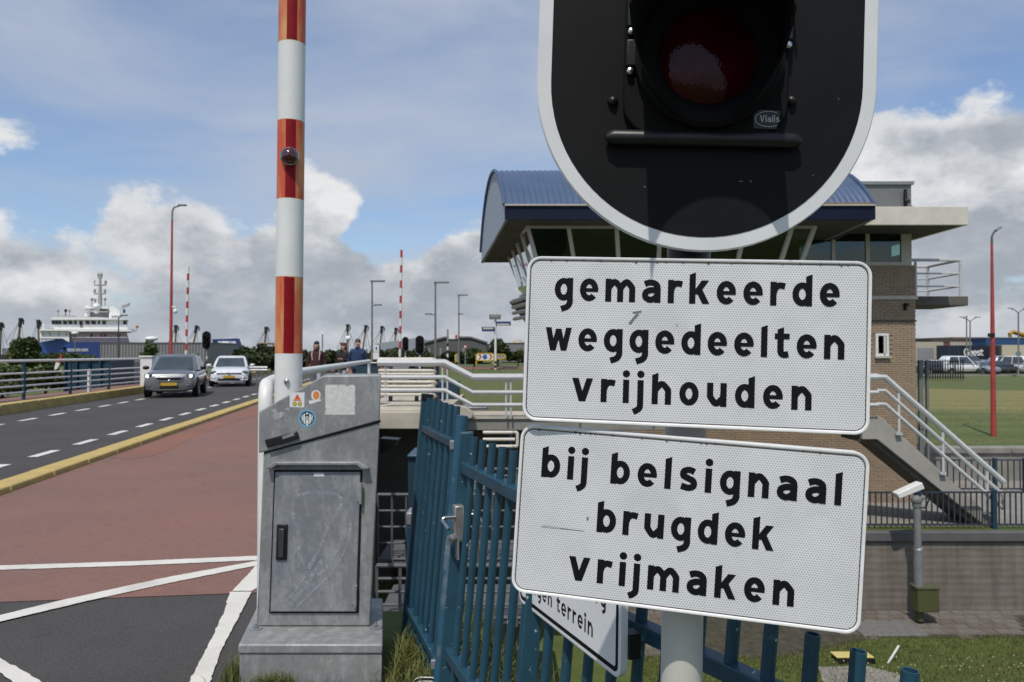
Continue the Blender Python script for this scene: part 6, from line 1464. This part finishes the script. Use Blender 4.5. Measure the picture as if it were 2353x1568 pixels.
    for y0_, x0, x1 in ((880, 690, 1990), (905, 690, 1990), (690, 860, 1180), (660, 1430, 1700), (1060, 1130, 2000)):
        mb = MB(); mb.tube([s(x0, y0_, -.1), s(x1, y0_, -.1)], .045, 4); mb.build('deck_rail', SHW, t)
    mb = MB(); mb.ball(s(680, 870, 1), (.25, .25, .3)); mb.tube([s(680, 870, 1), s(680, 930, 1)], .22, 8); mb.build('vent', SHW, t)
    mb = MB(); mb.ball(s(2150, 890, 3), .30, 10, 8); mb.tube([s(2150, 890, 3), s(2140, 960, 3), s(2000, 960, 3)], .07, 5); mb.build('life_ring', pm('orange_buoy', (.5, .17, .05), .6), t)
    mb = MB(); mb.box(*(s(1990, 965, 2)), *(s(2110, 935, 5))); mb.build('side_boat', SHW, t)
    fl = MB(); fl.prism([s(1905, 560), s(1960, 545), s(2040, 515), s(2030, 560), s(1975, 590), s(1915, 610)], (0, .06, 0)); fo = fl.build('flag', pm('striped_flag', (.62, .63, .65), .8, var=.3, scale=1.2, stretch=(1, 1, 3), col2=(.08, .09, .10)), t)
    mb = MB(); mb.tube([s(1895, 700), s(1895, 540)], .04, 5); mb.build('flag_staff', SHW, t)
ship()
def block(name, label, cat, parts, group=None):
    b0 = parts[0][1]; t = thing(name, label, cat, (b0[0], b0[1], min(p[1][2] for p in parts)), group=group)
    for nm, b, m in parts: mb = MB(); mb.box(*b); mb.build(nm, m, t)
    return t
def pbox(u0, u1, v0, v1, d, dep): return (X(u0, d), d, Z(v1, d), X(u1, d), d + dep, Z(v0, d))
CLAD = pm('grey_ribbed_cladding', (.215, .215, .215), .6, var=.06, scale=.3)
wt = block('warehouse', 'long grey clad harbour warehouse behind the grey car', 'warehouse', [('wall', pbox(230, 470, 789, 836, 112, 14), CLAD), ('roof_edge', pbox(229, 471, 787, 789.4, 111.9, 14.2), pm('roof_edge', (.13, .13, .14), .6))])
for i in range(34): mb = MB(); u = 232 + i * 7; mb.box(X(u, 111.9), 111.9, Z(836, 112), X(u + .8, 111.9), 112, Z(789.5, 112)); mb.build('cladding_rib', pm('clad_rib', (.18, .18, .18), .6), wt)
v_ = thing('roof_vent', 'white mushroom roof vent on the grey warehouse', 'vent', at(348, 787, 113)); c = at(348, 787, 113)
mb = MB(); mb.tube([c, c + Vector((0, 0, .4))], .35, 10); mb.build('neck', FARGREY, v_); mb = MB(); mb.ball(c + Vector((0, 0, .55)), (.95, .95, .36), 14, 8); mb.build('hood', SHW, v_, smooth=80)
for i, (u0, u1) in enumerate(((149, 203), (205, 256))):
    t = block('blue_shed', ['blue steel shed with ribbed front behind the left railing', 'second blue steel shed nearer the white pillar'][i], 'shed', [('wall', pbox(u0, u1, 827, 906, 33, 2.0), DBLUE), ('roof', (X(u0 - 1, 33), 32.9, Z(827, 33), X(u1 + 1, 33), 35.1, Z(824.5, 33)), pm('pale_shed_roof', (.30, .36, .40), .5))], group='blue steel sheds')
    for q in (0, .5, 1): u = u0 + (u1 - u0) * q; mb = MB(); mb.box(X(u - 2, 32.9), 32.88, Z(906, 33), X(u + 2, 32.9), 33.0, Z(827, 33)); mb.build('corner_post', pm('shed_post', (.010, .038, .075), .5), t)
block('blue_cabin', 'small grey cabin with bright blue panel beside the sheds', 'cabin', [('wall', pbox(258, 292, 832, 900, 36, 1.5), FARGREY), ('panel', pbox(272, 292, 838, 862, 35.9, .1), SHB)])
fl = thing('beach_flag', 'red and white feather flag leaning behind the left railing', 'flag', at(128, 850, 31))
mb = MB(); mb.prism([at(124, 850, 31), at(131, 848, 31), at(138, 835, 31), at(128, 833, 31)], (0, .02, 0)); mb.build('white_cloth', WHITE, fl)
mb = MB(); mb.prism([at(128, 833, 31), at(138, 834.5, 31), at(144, 814, 31), at(136, 820, 31)], (0, .02, 0)); mb.build('red_cloth', REDP, fl)
mb = MB(); mb.tube([at(123, 880, 31.03), at(130, 830, 31.03), at(143, 813, 31.03)], .02, 5); mb.build('pole', BLACK, fl)
def lamp(name, label, u, vb, vt, d, r, m, arm, headw, group, side=None, armv=None, ground=None):
    t = thing(name, label, 'lamp post', (X(u, d), d, ground if ground is not None else Z(vb, d)), group=group)
    mb = MB(); b = at(u, vb, d)
    if ground is not None: b.z = ground
    mb.tube([b, at(u, vt, d)], [r, r * .6], 8); mb.build('mast', m, t)
    if arm:
        a, e = at(u, vt, d), at(u + arm, vt - 1 if armv is None else armv, d); mb = MB(); mb.tube([a, a.lerp(e, .5), e], r * .5, 6); mb.build('arm', m, t)
        mb = MB(); mb.obox(e, headw, .28, .10); mb.build('lamp_head', GREYPH, t)
    if side:
        c = at(u + side[0], side[1], d); mb = MB(); mb.tube([at(u, side[1] + 2, d), c], r * .45, 5); mb.obox(c, .5, .2, .09); mb.build('side_arm', GREYPH, t)
    return t
rt2 = thing('red_lamp_post', 'tall red lamp post behind the grey car with a white camera dome', 'lamp post', (X(392.5, 37), 37, -.1), group='tall red lamp posts')
d = 37
mb = MB(); mb.tube([(X(392.5, d), d, -.1), at(393.5, 700, d), at(395.5, 505, d)], [.095, .07, .045], 10); mb.build('mast', REDPOST, rt2)
mb = MB(); mb.tube([at(395.5, 505, d), at(396, 486, d), at(400, 477, d), at(412, 473, d)], .05, 8); mb.build('bracket_arm', GREYST, rt2)
mb = MB(); mb.obox(at(419, 472, d), .38, .16, .07); mb.build('lamp_head', GREYPH, rt2)
mb = MB(); c = at(403, 716, d); mb.ball(c, .12, 10, 8); mb.tube([c + Vector((0, 0, .1)), c + Vector((0, 0, .22)), at(394, 706, d)], .05, 6); mb.build('camera_dome', WHITE, rt2)
POSTD = pm('dark_lamp_mast', (.055, .06, .065), .6); POSTG = pm('grey_lamp_mast', (.17, .18, .185), .55)
lamp('street_lamp', 'thin dark street lamp in front of the white ship', 272.6, 826, 730, 60, .07, POSTD, 12, .5, 'street lamps on the harbour side', armv=725, ground=-.3)
lamp('street_lamp', 'short lamp post with round head before the ship bow', 172.5, 830, 768, 56, .06, POSTG, 0, .3, 'street lamps on the harbour side', ground=-.3)
o = thing('lamp_lantern', 'white lantern on the short lamp post before the ship bow', 'lantern', at(172, 766, 56)); mb = MB(); c = at(172, 766, 56); mb.ball(c, (.26, .26, .12), 12, 8); mb.build('shade', SHW, o, smooth=80); mb = MB(); mb.ball(c + Vector((0, 0, -.12)), (.16, .16, .16), 10, 6); mb.build('globe', FARGREY, o)
lamp('street_lamp', 'grey street lamp with arm just right of the walkers', 855, 830, 647.5, 52, .085, POSTG, 13, 1.0, 'street lamps beyond the bridge', (14, 701), ground=-.2)
lamp('street_lamp', 'grey street lamp with side arm above the white railing', 1000.5, 830, 650.5, 54, .095, POSTG, 14, 1.1, 'street lamps beyond the bridge', (-16, 722), ground=-.2)
lamp('street_lamp', 'smaller grey street lamp near the dark warehouse', 1054.3, 826, 679.5, 70, .09, POSTG, 9, 1.0, 'street lamps beyond the bridge', (4, 722), ground=-.3)
# far barriers and signals
for i, (u, vt, vb, d, n) in enumerate(((428.5, 613, 830, 40, 14), (920.5, 575, 828, 40, 15))):
    z1, z0 = Z(vt, d), .4; st = (z1 - .9) / n; ed = [.9 + st * k for k in range(n)]
    lb = ['far red and white barrier behind the grey car', 'far red and white barrier beyond the walkway railing'][i]
    barrier('bridge_barrier', lb, (X(u - 2, d), d, .4), (.02 if i == 0 else .012, 0, 1), .068, z0, z1, ed, False)
    cb = block('barrier_housing', ['grey barrier housing half hidden behind the grey car', 'pale barrier housing beyond the cream railing'][i], 'cabinet', [('body', (X(u - 2, d) - .3, d - .25, -.1, X(u - 2, d) + .5, d + .3, .95), FARGREY), ('lid', (X(u - 2, d) - .32, d - .27, .95, X(u - 2, d) + .52, d + .32, 1.1), GREYST)], group='far barrier housings')
def farsignal(label, u0, u1, v0, v1, d, base):
    t = thing('bridge_signal', label, 'traffic light', (X((u0 + u1) / 2, d), d, base), group='small bridge signals beyond the bridge')
    w = (X(u1, d) - X(u0, d)) / 2; c = at((u0 + u1) / 2, (v0 + v1) / 2, d); H_ = (Z(v0, d) - Z(v1, d)) / 2 - w
    def stad(r, y): return [Vector((c.x + r * math.cos(R(180 + 15 * i)), y, c.z - H_ + r * math.sin(R(180 + 15 * i)))) for i in range(13)] + [Vector((c.x + r * math.cos(R(15 * i)), y, c.z + H_ + r * math.sin(R(15 * i)))) for i in range(13)]
    mb = MB(); mb.prism(stad(w, c.y), (0, .05, 0)); mb.build('board', BOARD, t)
    mb = MB(); ring_mesh(mb, [stad(w, c.y - .004), stad(w * .93, c.y - .004)]); mb.build('white_edge', FARGREY, t)
    for s in (-.55, .55):
        mb = MB(); mb.lathe([(w * .42, 0), (w * .45, .2), (w * .40, .2), (w * .38, .02), (.001, .02)], (c.x, c.y - .005, c.z + H_ * s), (0, -1, 0), 14); mb.build('lamp_hood', BLACK, t)
    mb = MB(); mb.tube([(c.x, c.y + .08, base), (c.x, c.y + .08, c.z)], .05, 8); mb.build('pole', FARGREY, t)
    for i in range(5): z = base + .15 + i * .3; mb = MB(); mb.tube([(c.x, c.y + .08, z), (c.x, c.y + .08, z + .15)], .055, 8); mb.build('pole_band', BLACK if i % 2 else WHITE, t)
farsignal('black oval bridge signal standing behind the white hatchback', 464, 484.5, 761, 804, 46, -.2)
farsignal('smaller black oval bridge signal touching the far barrier', 924, 939, 774, 807, 52, -.2)
farsignal('larger black oval bridge signal right of the far barrier', 954, 975, 771, 815, 46, -.2)
gr = thing('guard_rail', 'galvanised crash barrier beside the white hatchback', 'guard rail', (X(600, 47), 47, -.2))
for z in (Z(845, 47), Z(851, 47)): mb = MB(); mb.tube([at(560, 846, 47).to_3d() * 1 + Vector((0, 0, z - at(560, 846, 47).z)), Vector((X(615, 47), 47, z))], .09, 6); mb.build('beam', GREYST, gr)
for u in (568, 592, 610): mb = MB(); mb.box(X(u - 1.4, 47.1), 47.05, -.3, X(u + 1.4, 47.1), 47.15, Z(846, 47)); mb.build('post', POSTG, gr)
# trawlers with derricks
TAN = pm('tan_mast_paint', (.22, .155, .09), .7, var=.2, scale=.5); TDK = pm('dark_rig', (.035, .035, .03), .8)
def trawler(label, u, vt, lean, d, seed, gant=False):
    k = d / F; t = thing('trawler', label, 'boat', (X(u, d), d, -.5), group='trawlers moored along the harbour')
    b = at(u - lean, 815, d); tp = at(u, vt, d)
    mb = MB(); h0 = [(-7, -1.8), (-5.5, -2.4), (4, -2.4), (8, 0), (4, 2.4), (-5.5, 2.4), (-7, 1.8)]
    mb.prism([Vector((b.x + a, d + c, -1)) for a, c in h0], (0, 0, 2.2)); mb.build('hull', TDK, t)
    mb = MB(); mb.box(b.x - 5, d - 1.6, 1.2, b.x - 2, d + 1.6, 2.6); mb.build('wheelhouse', SHW, t)
    mb = MB(); mb.tube([b + Vector((0, 0, -1)), tp], [.28, .20], 8); mb.build('derrick', TAN, t)
    mb = MB(); mb.tube([b.lerp(tp, .78), tp + Vector((0, 0, .3))], [.34, .42], 8); mb.ball(tp, (.55, .5, .35), 8, 6); mb.tube([b.lerp(tp, .85) + Vector((.7, 0, 0)), tp + Vector((.6, 0, -.1))], .16, 6); mb.build('block_head', TDK, t)
    for dx, dy in ((-9, 34), (-6, 40), (7, 30), (4, 44)):
        mb = MB(); mb.tube([tp, at(u - lean + dx * 2.6, min(812, vt + dy + 20), d)], .045, 4); mb.build('rigging', TDK, t)
    if gant:
        mb = MB(); mb.tube([at(u - 18, 815, d), at(u - 18, 790, d), at(u + 16, 790, d), at(u + 16, 815, d)], .30, 6); mb.build('gallows', TAN, t)
for i, a in enumerate((('trawler with tan gallows at the far left edge', 48, 734, 12, 165, 1, True), ('trawler derrick just left of the white ship bow', 88, 738, -2, 175, 2), ('trawler derrick hidden behind the red lamp post', 404, 750, 2, 180, 3), ('trawler derrick between red lamp post and bridge signal', 452, 751, 14, 178, 4), ('trawler derrick left of the raised barrier arm', 612, 754, 8, 170, 5, True), ('trawler derrick above the brown jacket walker', 799, 748, 2, 190, 6), ('trawler derrick left of the grey street lamp', 841, 750, 10, 192, 7), ('trawler derrick right of the grey street lamp', 878, 752, 8, 195, 8), ('trawler derrick beside the far barrier', 910, 756, 6, 198, 9), ('trawler derrick at the far left frame edge', 2, 744, 3, 160, 10))):
    trawler(*a)
ws = thing('work_ship', 'white work ship with dark blue gantry beside the bridge signal', 'ship', (X(520, 140), 140, -.5))
d = 140
mb = MB(); mb.prism([at(470, 822, d), at(565, 822, d), at(560, 803, d), at(480, 803, d)], (0, 8, 0)); mb.build('hull', SHW, ws)
mb = MB(); mb.prism([at(487, 780, d), at(545, 778, d), at(553, 801, d), at(547, 802, d), at(541, 784, d), at(494, 784, d), at(500, 802, d), at(492, 802, d)], (0, 1.2, 0)); mb.build('gantry', SHN, ws)
mb = MB(); mb.box(*at(500, 804, d + 3), *at(540, 790, d + 6)); mb.box(*at(510, 790, d + 3), *at(534, 784, d + 5)); mb.build('deck_house', SHW, ws)
for i, (u, v) in enumerate(((800, 778), (752, 768))):
    c = at(u if i == 0 else 741, v, 150); o = thing('radar_dome', ['white radar dome behind the brown jacket walker', 'tiny white radome above the maroon walker'][i], 'dome', c); mb = MB(); r_ = .55 if i == 0 else .22; mb.ball(c, r_, 14, 10); mb.build('dome', SHW, o, smooth=80); mb = MB(); mb.tube([c + Vector((0, 0, -3.2)), c], .15, 6); mb.build('mast', FARGREY, o)
ib = thing('info_board', 'white and blue information board right of the blue jacket walker', 'sign', at(865, 826, 38)); mb = MB(); mb.box(*pbox(858, 871, 793, 809, 38, .08)); mb.build('upper_panel', WHITE, ib); mb = MB(); mb.box(*pbox(857, 872, 810, 826, 38, .08)); mb.build('lower_panel', WHITE, ib)
mb = MB(); mb.box(*pbox(863, 866, 797, 804, 37.98, .02)); mb.build('pictogram', SHB, ib); mb = MB(); mb.box(*pbox(871, 873, 792, 850, 38, .1)); mb.build('post', DBLUE, ib)

# ------------------------------------------------------------------ beyond the lock, centre
DARKW = pm('dark_warehouse_cladding', (.095, .092, .092), .7, var=.08, scale=.2); ROOFD = pm('dark_roof', (.06, .06, .062), .7)
dw = thing('warehouse', 'low dark grey warehouse with shallow gable behind the street lamps', 'warehouse', at(1040, 826, 125)); d = 125
mb = MB(); mb.prism([at(976, 830, d), at(1120, 830, d), at(1116, 789, d), at(1080, 777.5, d), at(1024, 777.5, d), at(976, 790, d)], (0, 20, 0)); mb.build('wall', DARKW, dw)
mb = MB(); mb.tube([at(970, 791, d), at(1022, 777, d), at(1081, 777, d), at(1120, 789.5, d)], .28, 5); mb.build('roof_edge', ROOFD, dw)
for u in (984, 1010, 1062): mb = MB(); mb.box(*pbox(u, u + 5, 800, 826, d - .1, .1)); mb.build('wall_panel', CLAD, dw)
hb = thing('shed_roof', 'long pale roofed shed behind the trawlers', 'warehouse', at(930, 812, 150)); d = 150; mb = MB(); mb.prism([at(862, 812, d), at(985, 812, d), at(985, 782, d), at(955, 777, d), at(862, 790, d)], (0, 10, 0)); mb.build('wall', pm('pale_shed', (.30, .33, .37), .6), hb)
db = block('low_building', 'flat grey building left of the text plates', 'building', [('wall', pbox(1150, 1260, 789.5, 832, 140, 12), pm('grey_far_wall', (.20, .20, .205), .7)), ('roof_edge', pbox(1149, 1261, 788, 789.6, 139.9, 12.2), ROOFD)])
dm = thing('storage_dome', 'beige storage dome behind the flat grey building', 'dome', at(1190, 800, 170)); c = at(1190, 795, 170); mb = MB(); mb.ball(c, (1.55, 1.55, 1.5), 20, 12); mb.build('shell', pm('beige_dome', (.42, .36, .28), .7), dm, smooth=80); mb = MB(); mb.tube([c + Vector((0, 0, -2.5)), c], 1.5, 20); mb.build('drum', pm('beige_dome', (.42, .36, .28)), dm)
mb = MB(); mb.box(-40, 91, -.5, 60, 95.5, -.26); o = mb.build('far_road', ROADM, smooth=0); tag(o, 'far cross road beyond the lawn', 'road', kind='structure')
mb = MB(); mb.box(-12, 90.6, -.5, 60, 91.0, -.22); mb.build('red_cycle_strip', pm('pink_strip', (.40, .17, .15), .8), o, smooth=0)
sg = thing('direction_sign', 'white signpost with three blue direction boards', 'sign', (X(1138.5, 88), 88, -.4)); d = 88
mb = MB(); mb.tube([(X(1138.5, d), d, -.5), at(1138.6, 718, d)], .14, 8); mb.build('pole', WHITE, sg)
for z in (.05, .55): mb = MB(); mb.tube([(X(1138.5, d), d, z - .3), (X(1138.5, d), d, z)], .155, 8); mb.build('pole_band', DBLUE, sg)
for u0, u1, v0, v1, wv0, wv1, m in ((1124, 1151, 723, 734.6, 724.5, 729, GREYPH), (1139, 1174, 739, 748.6, 744, 747.5, SHN), (1107, 1137, 751.5, 762, 753, 757, SHN)):
    mb = MB(); mb.box(*pbox(u0, u1, v0, v1, d - .3, .1)); bo = mb.build('board', m, sg); mb = MB(); mb.box(*pbox(u0 + 3, u1 - 4, wv0, wv1, d - .34, .03)); mb.build('board_panel', pm('cream_panel', (.55, .52, .42), .6) if m is SHN else FARGREY, bo)
def yboard(label, u0, u1, v0, v1, vf, d, chev):
    t = thing('road_board', label, 'sign', (X(u0, d), d, Z(vf, d)), group='yellow framed road boards'); YF = pm('yellow_frame', (.62, .40, .03), .5)
    mb = MB()
    for a in ((u0, u1, v0, v0 + 2), (u0, u1, v1 - 2, v1), (u0, u0 + 3, v0, vf), (u1 - 3, u1, v0, vf)): mb.box(*pbox(*a, d, .12))
    mb.build('frame', YF, t); mb = MB(); mb.box(*pbox(u0 + 3, u1 - 3, v0 + 2, v1 - 2, d + .03, .06)); mb.build('panel', WHITE if chev else FARGREY, t)
    if chev:
        h_ = (v1 - v0) / 2 - 3; vm_ = (v0 + v1) / 2
        for u in (u0 + 6, u1 - 12): mb = MB(); mb.prism([at(u, vm_ - h_, d + .02), at(u + 4, vm_ - h_, d + .02), at(u + 8, vm_, d + .02), at(u + 4, vm_ + h_, d + .02), at(u, vm_ + h_, d + .02), at(u + 4, vm_, d + .02)], (0, .02, 0)); mb.build('chevron', REDP, t)
        mb = MB(); mb.lathe([(h_ * .9 * d / F, 0), (.001, .01)], at((u0 + u1) / 2, vm_, d), (0, -1, 0), 16); mb.build('blue_disc', SHB, t)
yboard('yellow framed board with red chevrons and blue disc', 1093, 1135.5, 811.5, 829.5, 838, 86, True)
yboard('yellow framed pale board right of the chevron board', 1139, 1162.5, 813.5, 826, 827, 92, False)
yboard('narrow yellow post board left of the yield sign', 1044.5, 1056, 813, 832, 834, 86, False)
ys_ = thing('yield_sign', 'triangular yield sign on a grey post', 'sign', (X(1069, 84), 84, -.6)); d = 84
mb = MB(); mb.prism([at(1063.5, 793.5, d), at(1074.5, 793.5, d), at(1069, 804, d)], (0, .05, 0)); mb.build('red_triangle', REDP, ys_); mb = MB(); mb.prism([at(1066, 795, d - .02), at(1072, 795, d - .02), at(1069, 800.8, d - .02)], (0, .015, 0)); mb.build('white_centre', WHITE, ys_); mb = MB(); mb.tube([(X(1069, d), d + .1, -.7), at(1069, 800, d + .1)], .05, 6); mb.build('post', FARGREY, ys_)
bp_ = thing('banded_post', 'black and white banded post with small red striped board', 'post', (X(1028.5, 60), 60, -.3)); d = 60
for i in range(9): v0 = 757 + i * 8; mb = MB(); mb.tube([at(1028.7, v0, d), at(1028.7, v0 + 8, d)], .075, 8); mb.build('band', (FARGREY if i < 4 else (WHITE if i % 2 else BLACK)), bp_)
mb = MB(); mb.box(*pbox(1031, 1051.5, 769, 779.5, d, .05)); mb.build('striped_board', WHITE, bp_); mb = MB(); mb.box(*pbox(1046, 1050.5, 770, 778.5, d - .02, .02)); mb.build('red_stripe', REDP, bp_)
lf = thing('field_fence', 'thin wire fence crossing the lawn edge', 'fence', (0, 80, -1))
mb = MB(); mb.box(-.03, -.03, 0, .03, .03, 1.3); p0 = mb.build('post', POSTD, lf, local=True, smooth=0)
for i in range(24):
    o = p0 if i == 0 else p0.copy()
    if i: COL.objects.link(o)
    o.location = (-10 + i * 2.9, 0, 0)
for z in (.3, .75, 1.25): mb = MB(); mb.tube([(-10, 0, z), (58, 0, z)], .02, 4); mb.build('wire', POSTD, lf, local=True)

# ------------------------------------------------------------------ car park and sheds on the right
d = 118
gb = block('harbour_hall', 'beige hall with grey gate beside the brick control building', 'warehouse', [('wall', pbox(2095, 2168, 786, 832, d, 15), pm('beige_wall', (.46, .42, .32), .8)), ('gate', pbox(2108, 2146, 800, 828, d - .05, .1), FARGREY)])
gs = block('harbour_sheds', 'dark roofed brick red harbour shed with cream stripe', 'warehouse', [('wall', pbox(2163, 2300, 789, 832, 128, 14), pm('brick_red_wall', (.20, .065, .050), .8)), ('stripe', pbox(2184, 2250, 786, 797, 127.8, .3), pm('cream_stripe', (.46, .41, .33), .7)), ('roof', pbox(2140, 2268, 777.5, 788, 128.2, 12), pm('brown_roof', (.075, .055, .048), .8)), ('ridge', pbox(2190, 2300, 775, 778, 128.3, 12), pm('tan_ridge', (.26, .20, .15), .8)), ('pier', pbox(2248, 2262, 780, 797, 127.9, .4), pm('pier_red', (.26, .13, .10), .8))])
gc_ = block('navy_container_wall', 'navy blue container wall with large white Geest lettering', 'container', [('panel', pbox(2178, 2300, 794, 830, 112, 3), pm('navy_container', (.018, .026, .05), .6, var=.1, scale=.4))])
mb = MB(); a = at(2214, 818, 111.9); xh = (Z(801, 112) - Z(818, 112)) / 1.34; lettering(mb, 'Geest', a, (1, 0, 0), (0, 0, 1), (0, -1, 0), xh, X(2260, 112) - X(2214, 112), .22); mb.build('lettering', SHW, gc_, smooth=0)
for i in range(12): mb = MB(); u = 2178 + i * 10; mb.box(*pbox(u, u + 1.2, 795, 829, 111.93, .06)); mb.build('container_rib', pm('navy_rib', (.014, .02, .04), .6), gc_)
block('blue_hall', 'large blue hall behind the red lamp post at the right edge', 'warehouse', [('wall', pbox(2266, 2480, 777, 830, 124, 12), pm('blue_hall', (.022, .075, .19), .6)), ('cornice', pbox(2265, 2481, 775.3, 777.2, 123.9, 12.2), FARGREY)])
block('cream_container', 'cream container standing at the right edge of the car park', 'container', [('body', pbox(2303, 2420, 793, 822, 108, 3), pm('cream_container', (.55, .49, .36), .7)), ('door', pbox(2296, 2303, 794, 822, 108.2, 2.5), pm('dark_door', (.05, .05, .05), .7))])
ex = thing('excavator', 'yellow excavator boom rising behind the blue hall', 'excavator', at(2345, 790, 140)); YE = pm('excavator_yellow', (.42, .24, .03), .6)
mb = MB(); mb.tube([at(2322, 779, 140), at(2320, 767, 140), at(2328, 763, 140), at(2350, 770, 140), at(2375, 785, 140)], [.25, .35, .4, .5, .5], 6); mb.build('boom', YE, ex); mb = MB(); mb.box(*pbox(2365, 2400, 782, 800, 140, 3)); mb.build('cab', YE, ex)
for i, (u, vt, d, lb) in enumerate(((2229, 727, 100, 'twin-armed car park lamp left of the tall red lamp post'), (2340, 707, 96, 'twin-armed car park lamp right of the tall red lamp post'))):
    t = thing('car_park_lamp', lb, 'lamp post', (X(u, d), d, -.8), group='twin-armed car park lamps')
    mb = MB(); mb.tube([(X(u, d), d, -.9), at(u, vt + 10, d)], [.11, .08], 8); mb.build('mast', POSTG, t)
    for s in (-1, 1): mb = MB(); mb.tube([at(u, vt + 12, d), at(u + s * 8, vt + 6, d), at(u + s * 16, vt + (2 if s > 0 else 4), d)], .06, 6); mb.obox(at(u + s * 18, vt + 2, d), .7, .2, .10); mb.build('arm', POSTG, t)
t = thing('flag_mast', 'thin bare mast next to the twin-armed lamp', 'mast', (X(2221, 110), 110, -.6)); mb = MB(); mb.tube([(X(2221, 110), 110, -.8), at(2221, 726, 110)], .09, 6); mb.build('mast', POSTG, t)
mb = MB(); mb.box(14, 80.5, -1.2, 110, 104, -.86); o = mb.build('car_park', ROADM, smooth=0); tag(o, 'asphalt car park with rows of vehicles', 'car park', kind='structure')
mb = MB(); mb.box(10, 79.4, -1.2, 110, 80.4, -.84); mb.build('verge_kerb', CONC, o, smooth=0)
cp = [paintm('lot_white', (.70, .71, .71)), paintm('lot_silver', (.34, .36, .38), .4), paintm('lot_dark', (.035, .04, .045)), paintm('lot_grey', (.12, .13, .14), .4), paintm('lot_blue', (.03, .05, .10))]
van0 = car('van', 'white delivery van', cp[0], 4.9, 1.95, 2.05, 1.15, 'hatch', False, False, 'vehicles parked in the car park', van=True)
car0 = car('car', 'parked car', cp[1], 4.3, 1.78, 1.48, .96, 'hatch', False, False, 'vehicles parked in the car park')
first = {id(van0): 1, id(car0): 1}
lot = [(van0, 2205, 84, 95, 0, 'white van parked nearest the building, left of the dark van'), (van0, 2228, 85, 88, 2, 'dark van parked right of the white van'), (car0, 2152, 84, 92, 2, 'dark car parked beside the spiked fence'), (car0, 2176, 85, 80, 1, 'silver car parked left of the white van'), (car0, 2252, 84, 12, 1, 'silver car facing the lawn left of the red lamp post'), (car0, 2300, 84, 100, 2, 'black car parked just right of the red lamp post'), (car0, 2268, 86, 80, 4, 'dark blue car half hidden by the red lamp post'), (van0, 2350, 84, 20, 0, 'white van cut by the right frame edge'), (car0, 2326, 88, 10, 3, 'grey car between black car and white van'),
       (car0, 2250, 97, 95, 0, 'white car in the second row above the silver car'), (car0, 2275, 97, 90, 1, 'silver car in the second row behind the red lamp post'), (car0, 2310, 97, 85, 3, 'grey car in the second row right of the red lamp post'), (car0, 2342, 97, 92, 1, 'silver car in the second row at the right edge'), (car0, 2196, 97, 92, 3, 'grey car in the second row behind the white van'), (car0, 2150, 97, 90, 0, 'white car in the second row behind the spiked fence'), (car0, 2262, 90, 95, 3, 'grey car behind the silver car left of the red lamp post'), (van0, 2316, 91, 92, 1, 'silver van behind the black car right of the red lamp post'), (car0, 2132, 90, 92, 3, 'grey car nearest the twin mast beside the building'), (car0, 2225, 101, 92, 1, 'silver car in the last row below the container wall')]
def recolor(o, m):
    for q in o.children_recursive:
        if q.name.split('.')[0] in ('body', 'roof', 'mirror'):
            for s in q.material_slots: s.link = 'OBJECT'; s.material = m
for src, u, d, an, ci, lb in lot:
    o = src if first.pop(id(src), None) else copy_tree(src)
    o['label'] = lb; setcar(o, u, d, an, -.86); recolor(o, cp[ci])
sf = thing('spiked_fence', 'black spiked steel fence beside the control building', 'fence', (X(2120, 70), 70, -1.0)); mb = MB(); mb.box(-.04, 0, 0, .04, .05, 1.9); p0 = mb.build('bar', BLACK, sf, local=True, smooth=0)
for i in range(17):
    o = p0 if i == 0 else p0.copy()
    if i: COL.objects.link(o)
    o.location = (i * .24, 0, 0)
for z in (.2, 1.7): mb = MB(); mb.box(-.1, .01, z, 4.0, .05, z + .07); mb.build('rail', BLACK, sf, local=True)
t = thing('round_sign', 'round blue green sign at the right edge of the car park', 'sign', (X(2340, 78), 78, -.95)); mb = MB(); mb.lathe([(.30, 0), (.29, .03), (.001, .035)], at(2340, 813, 78), (0, -1, 0), 18); mb.build('disc', pm('teal_disc', (.16, .24, .25), .5), t); mb = MB(); mb.tube([(X(2340, 78), 78.05, -1), at(2340, 813, 78.05)], .05, 6); mb.build('post', FARGREY, t)
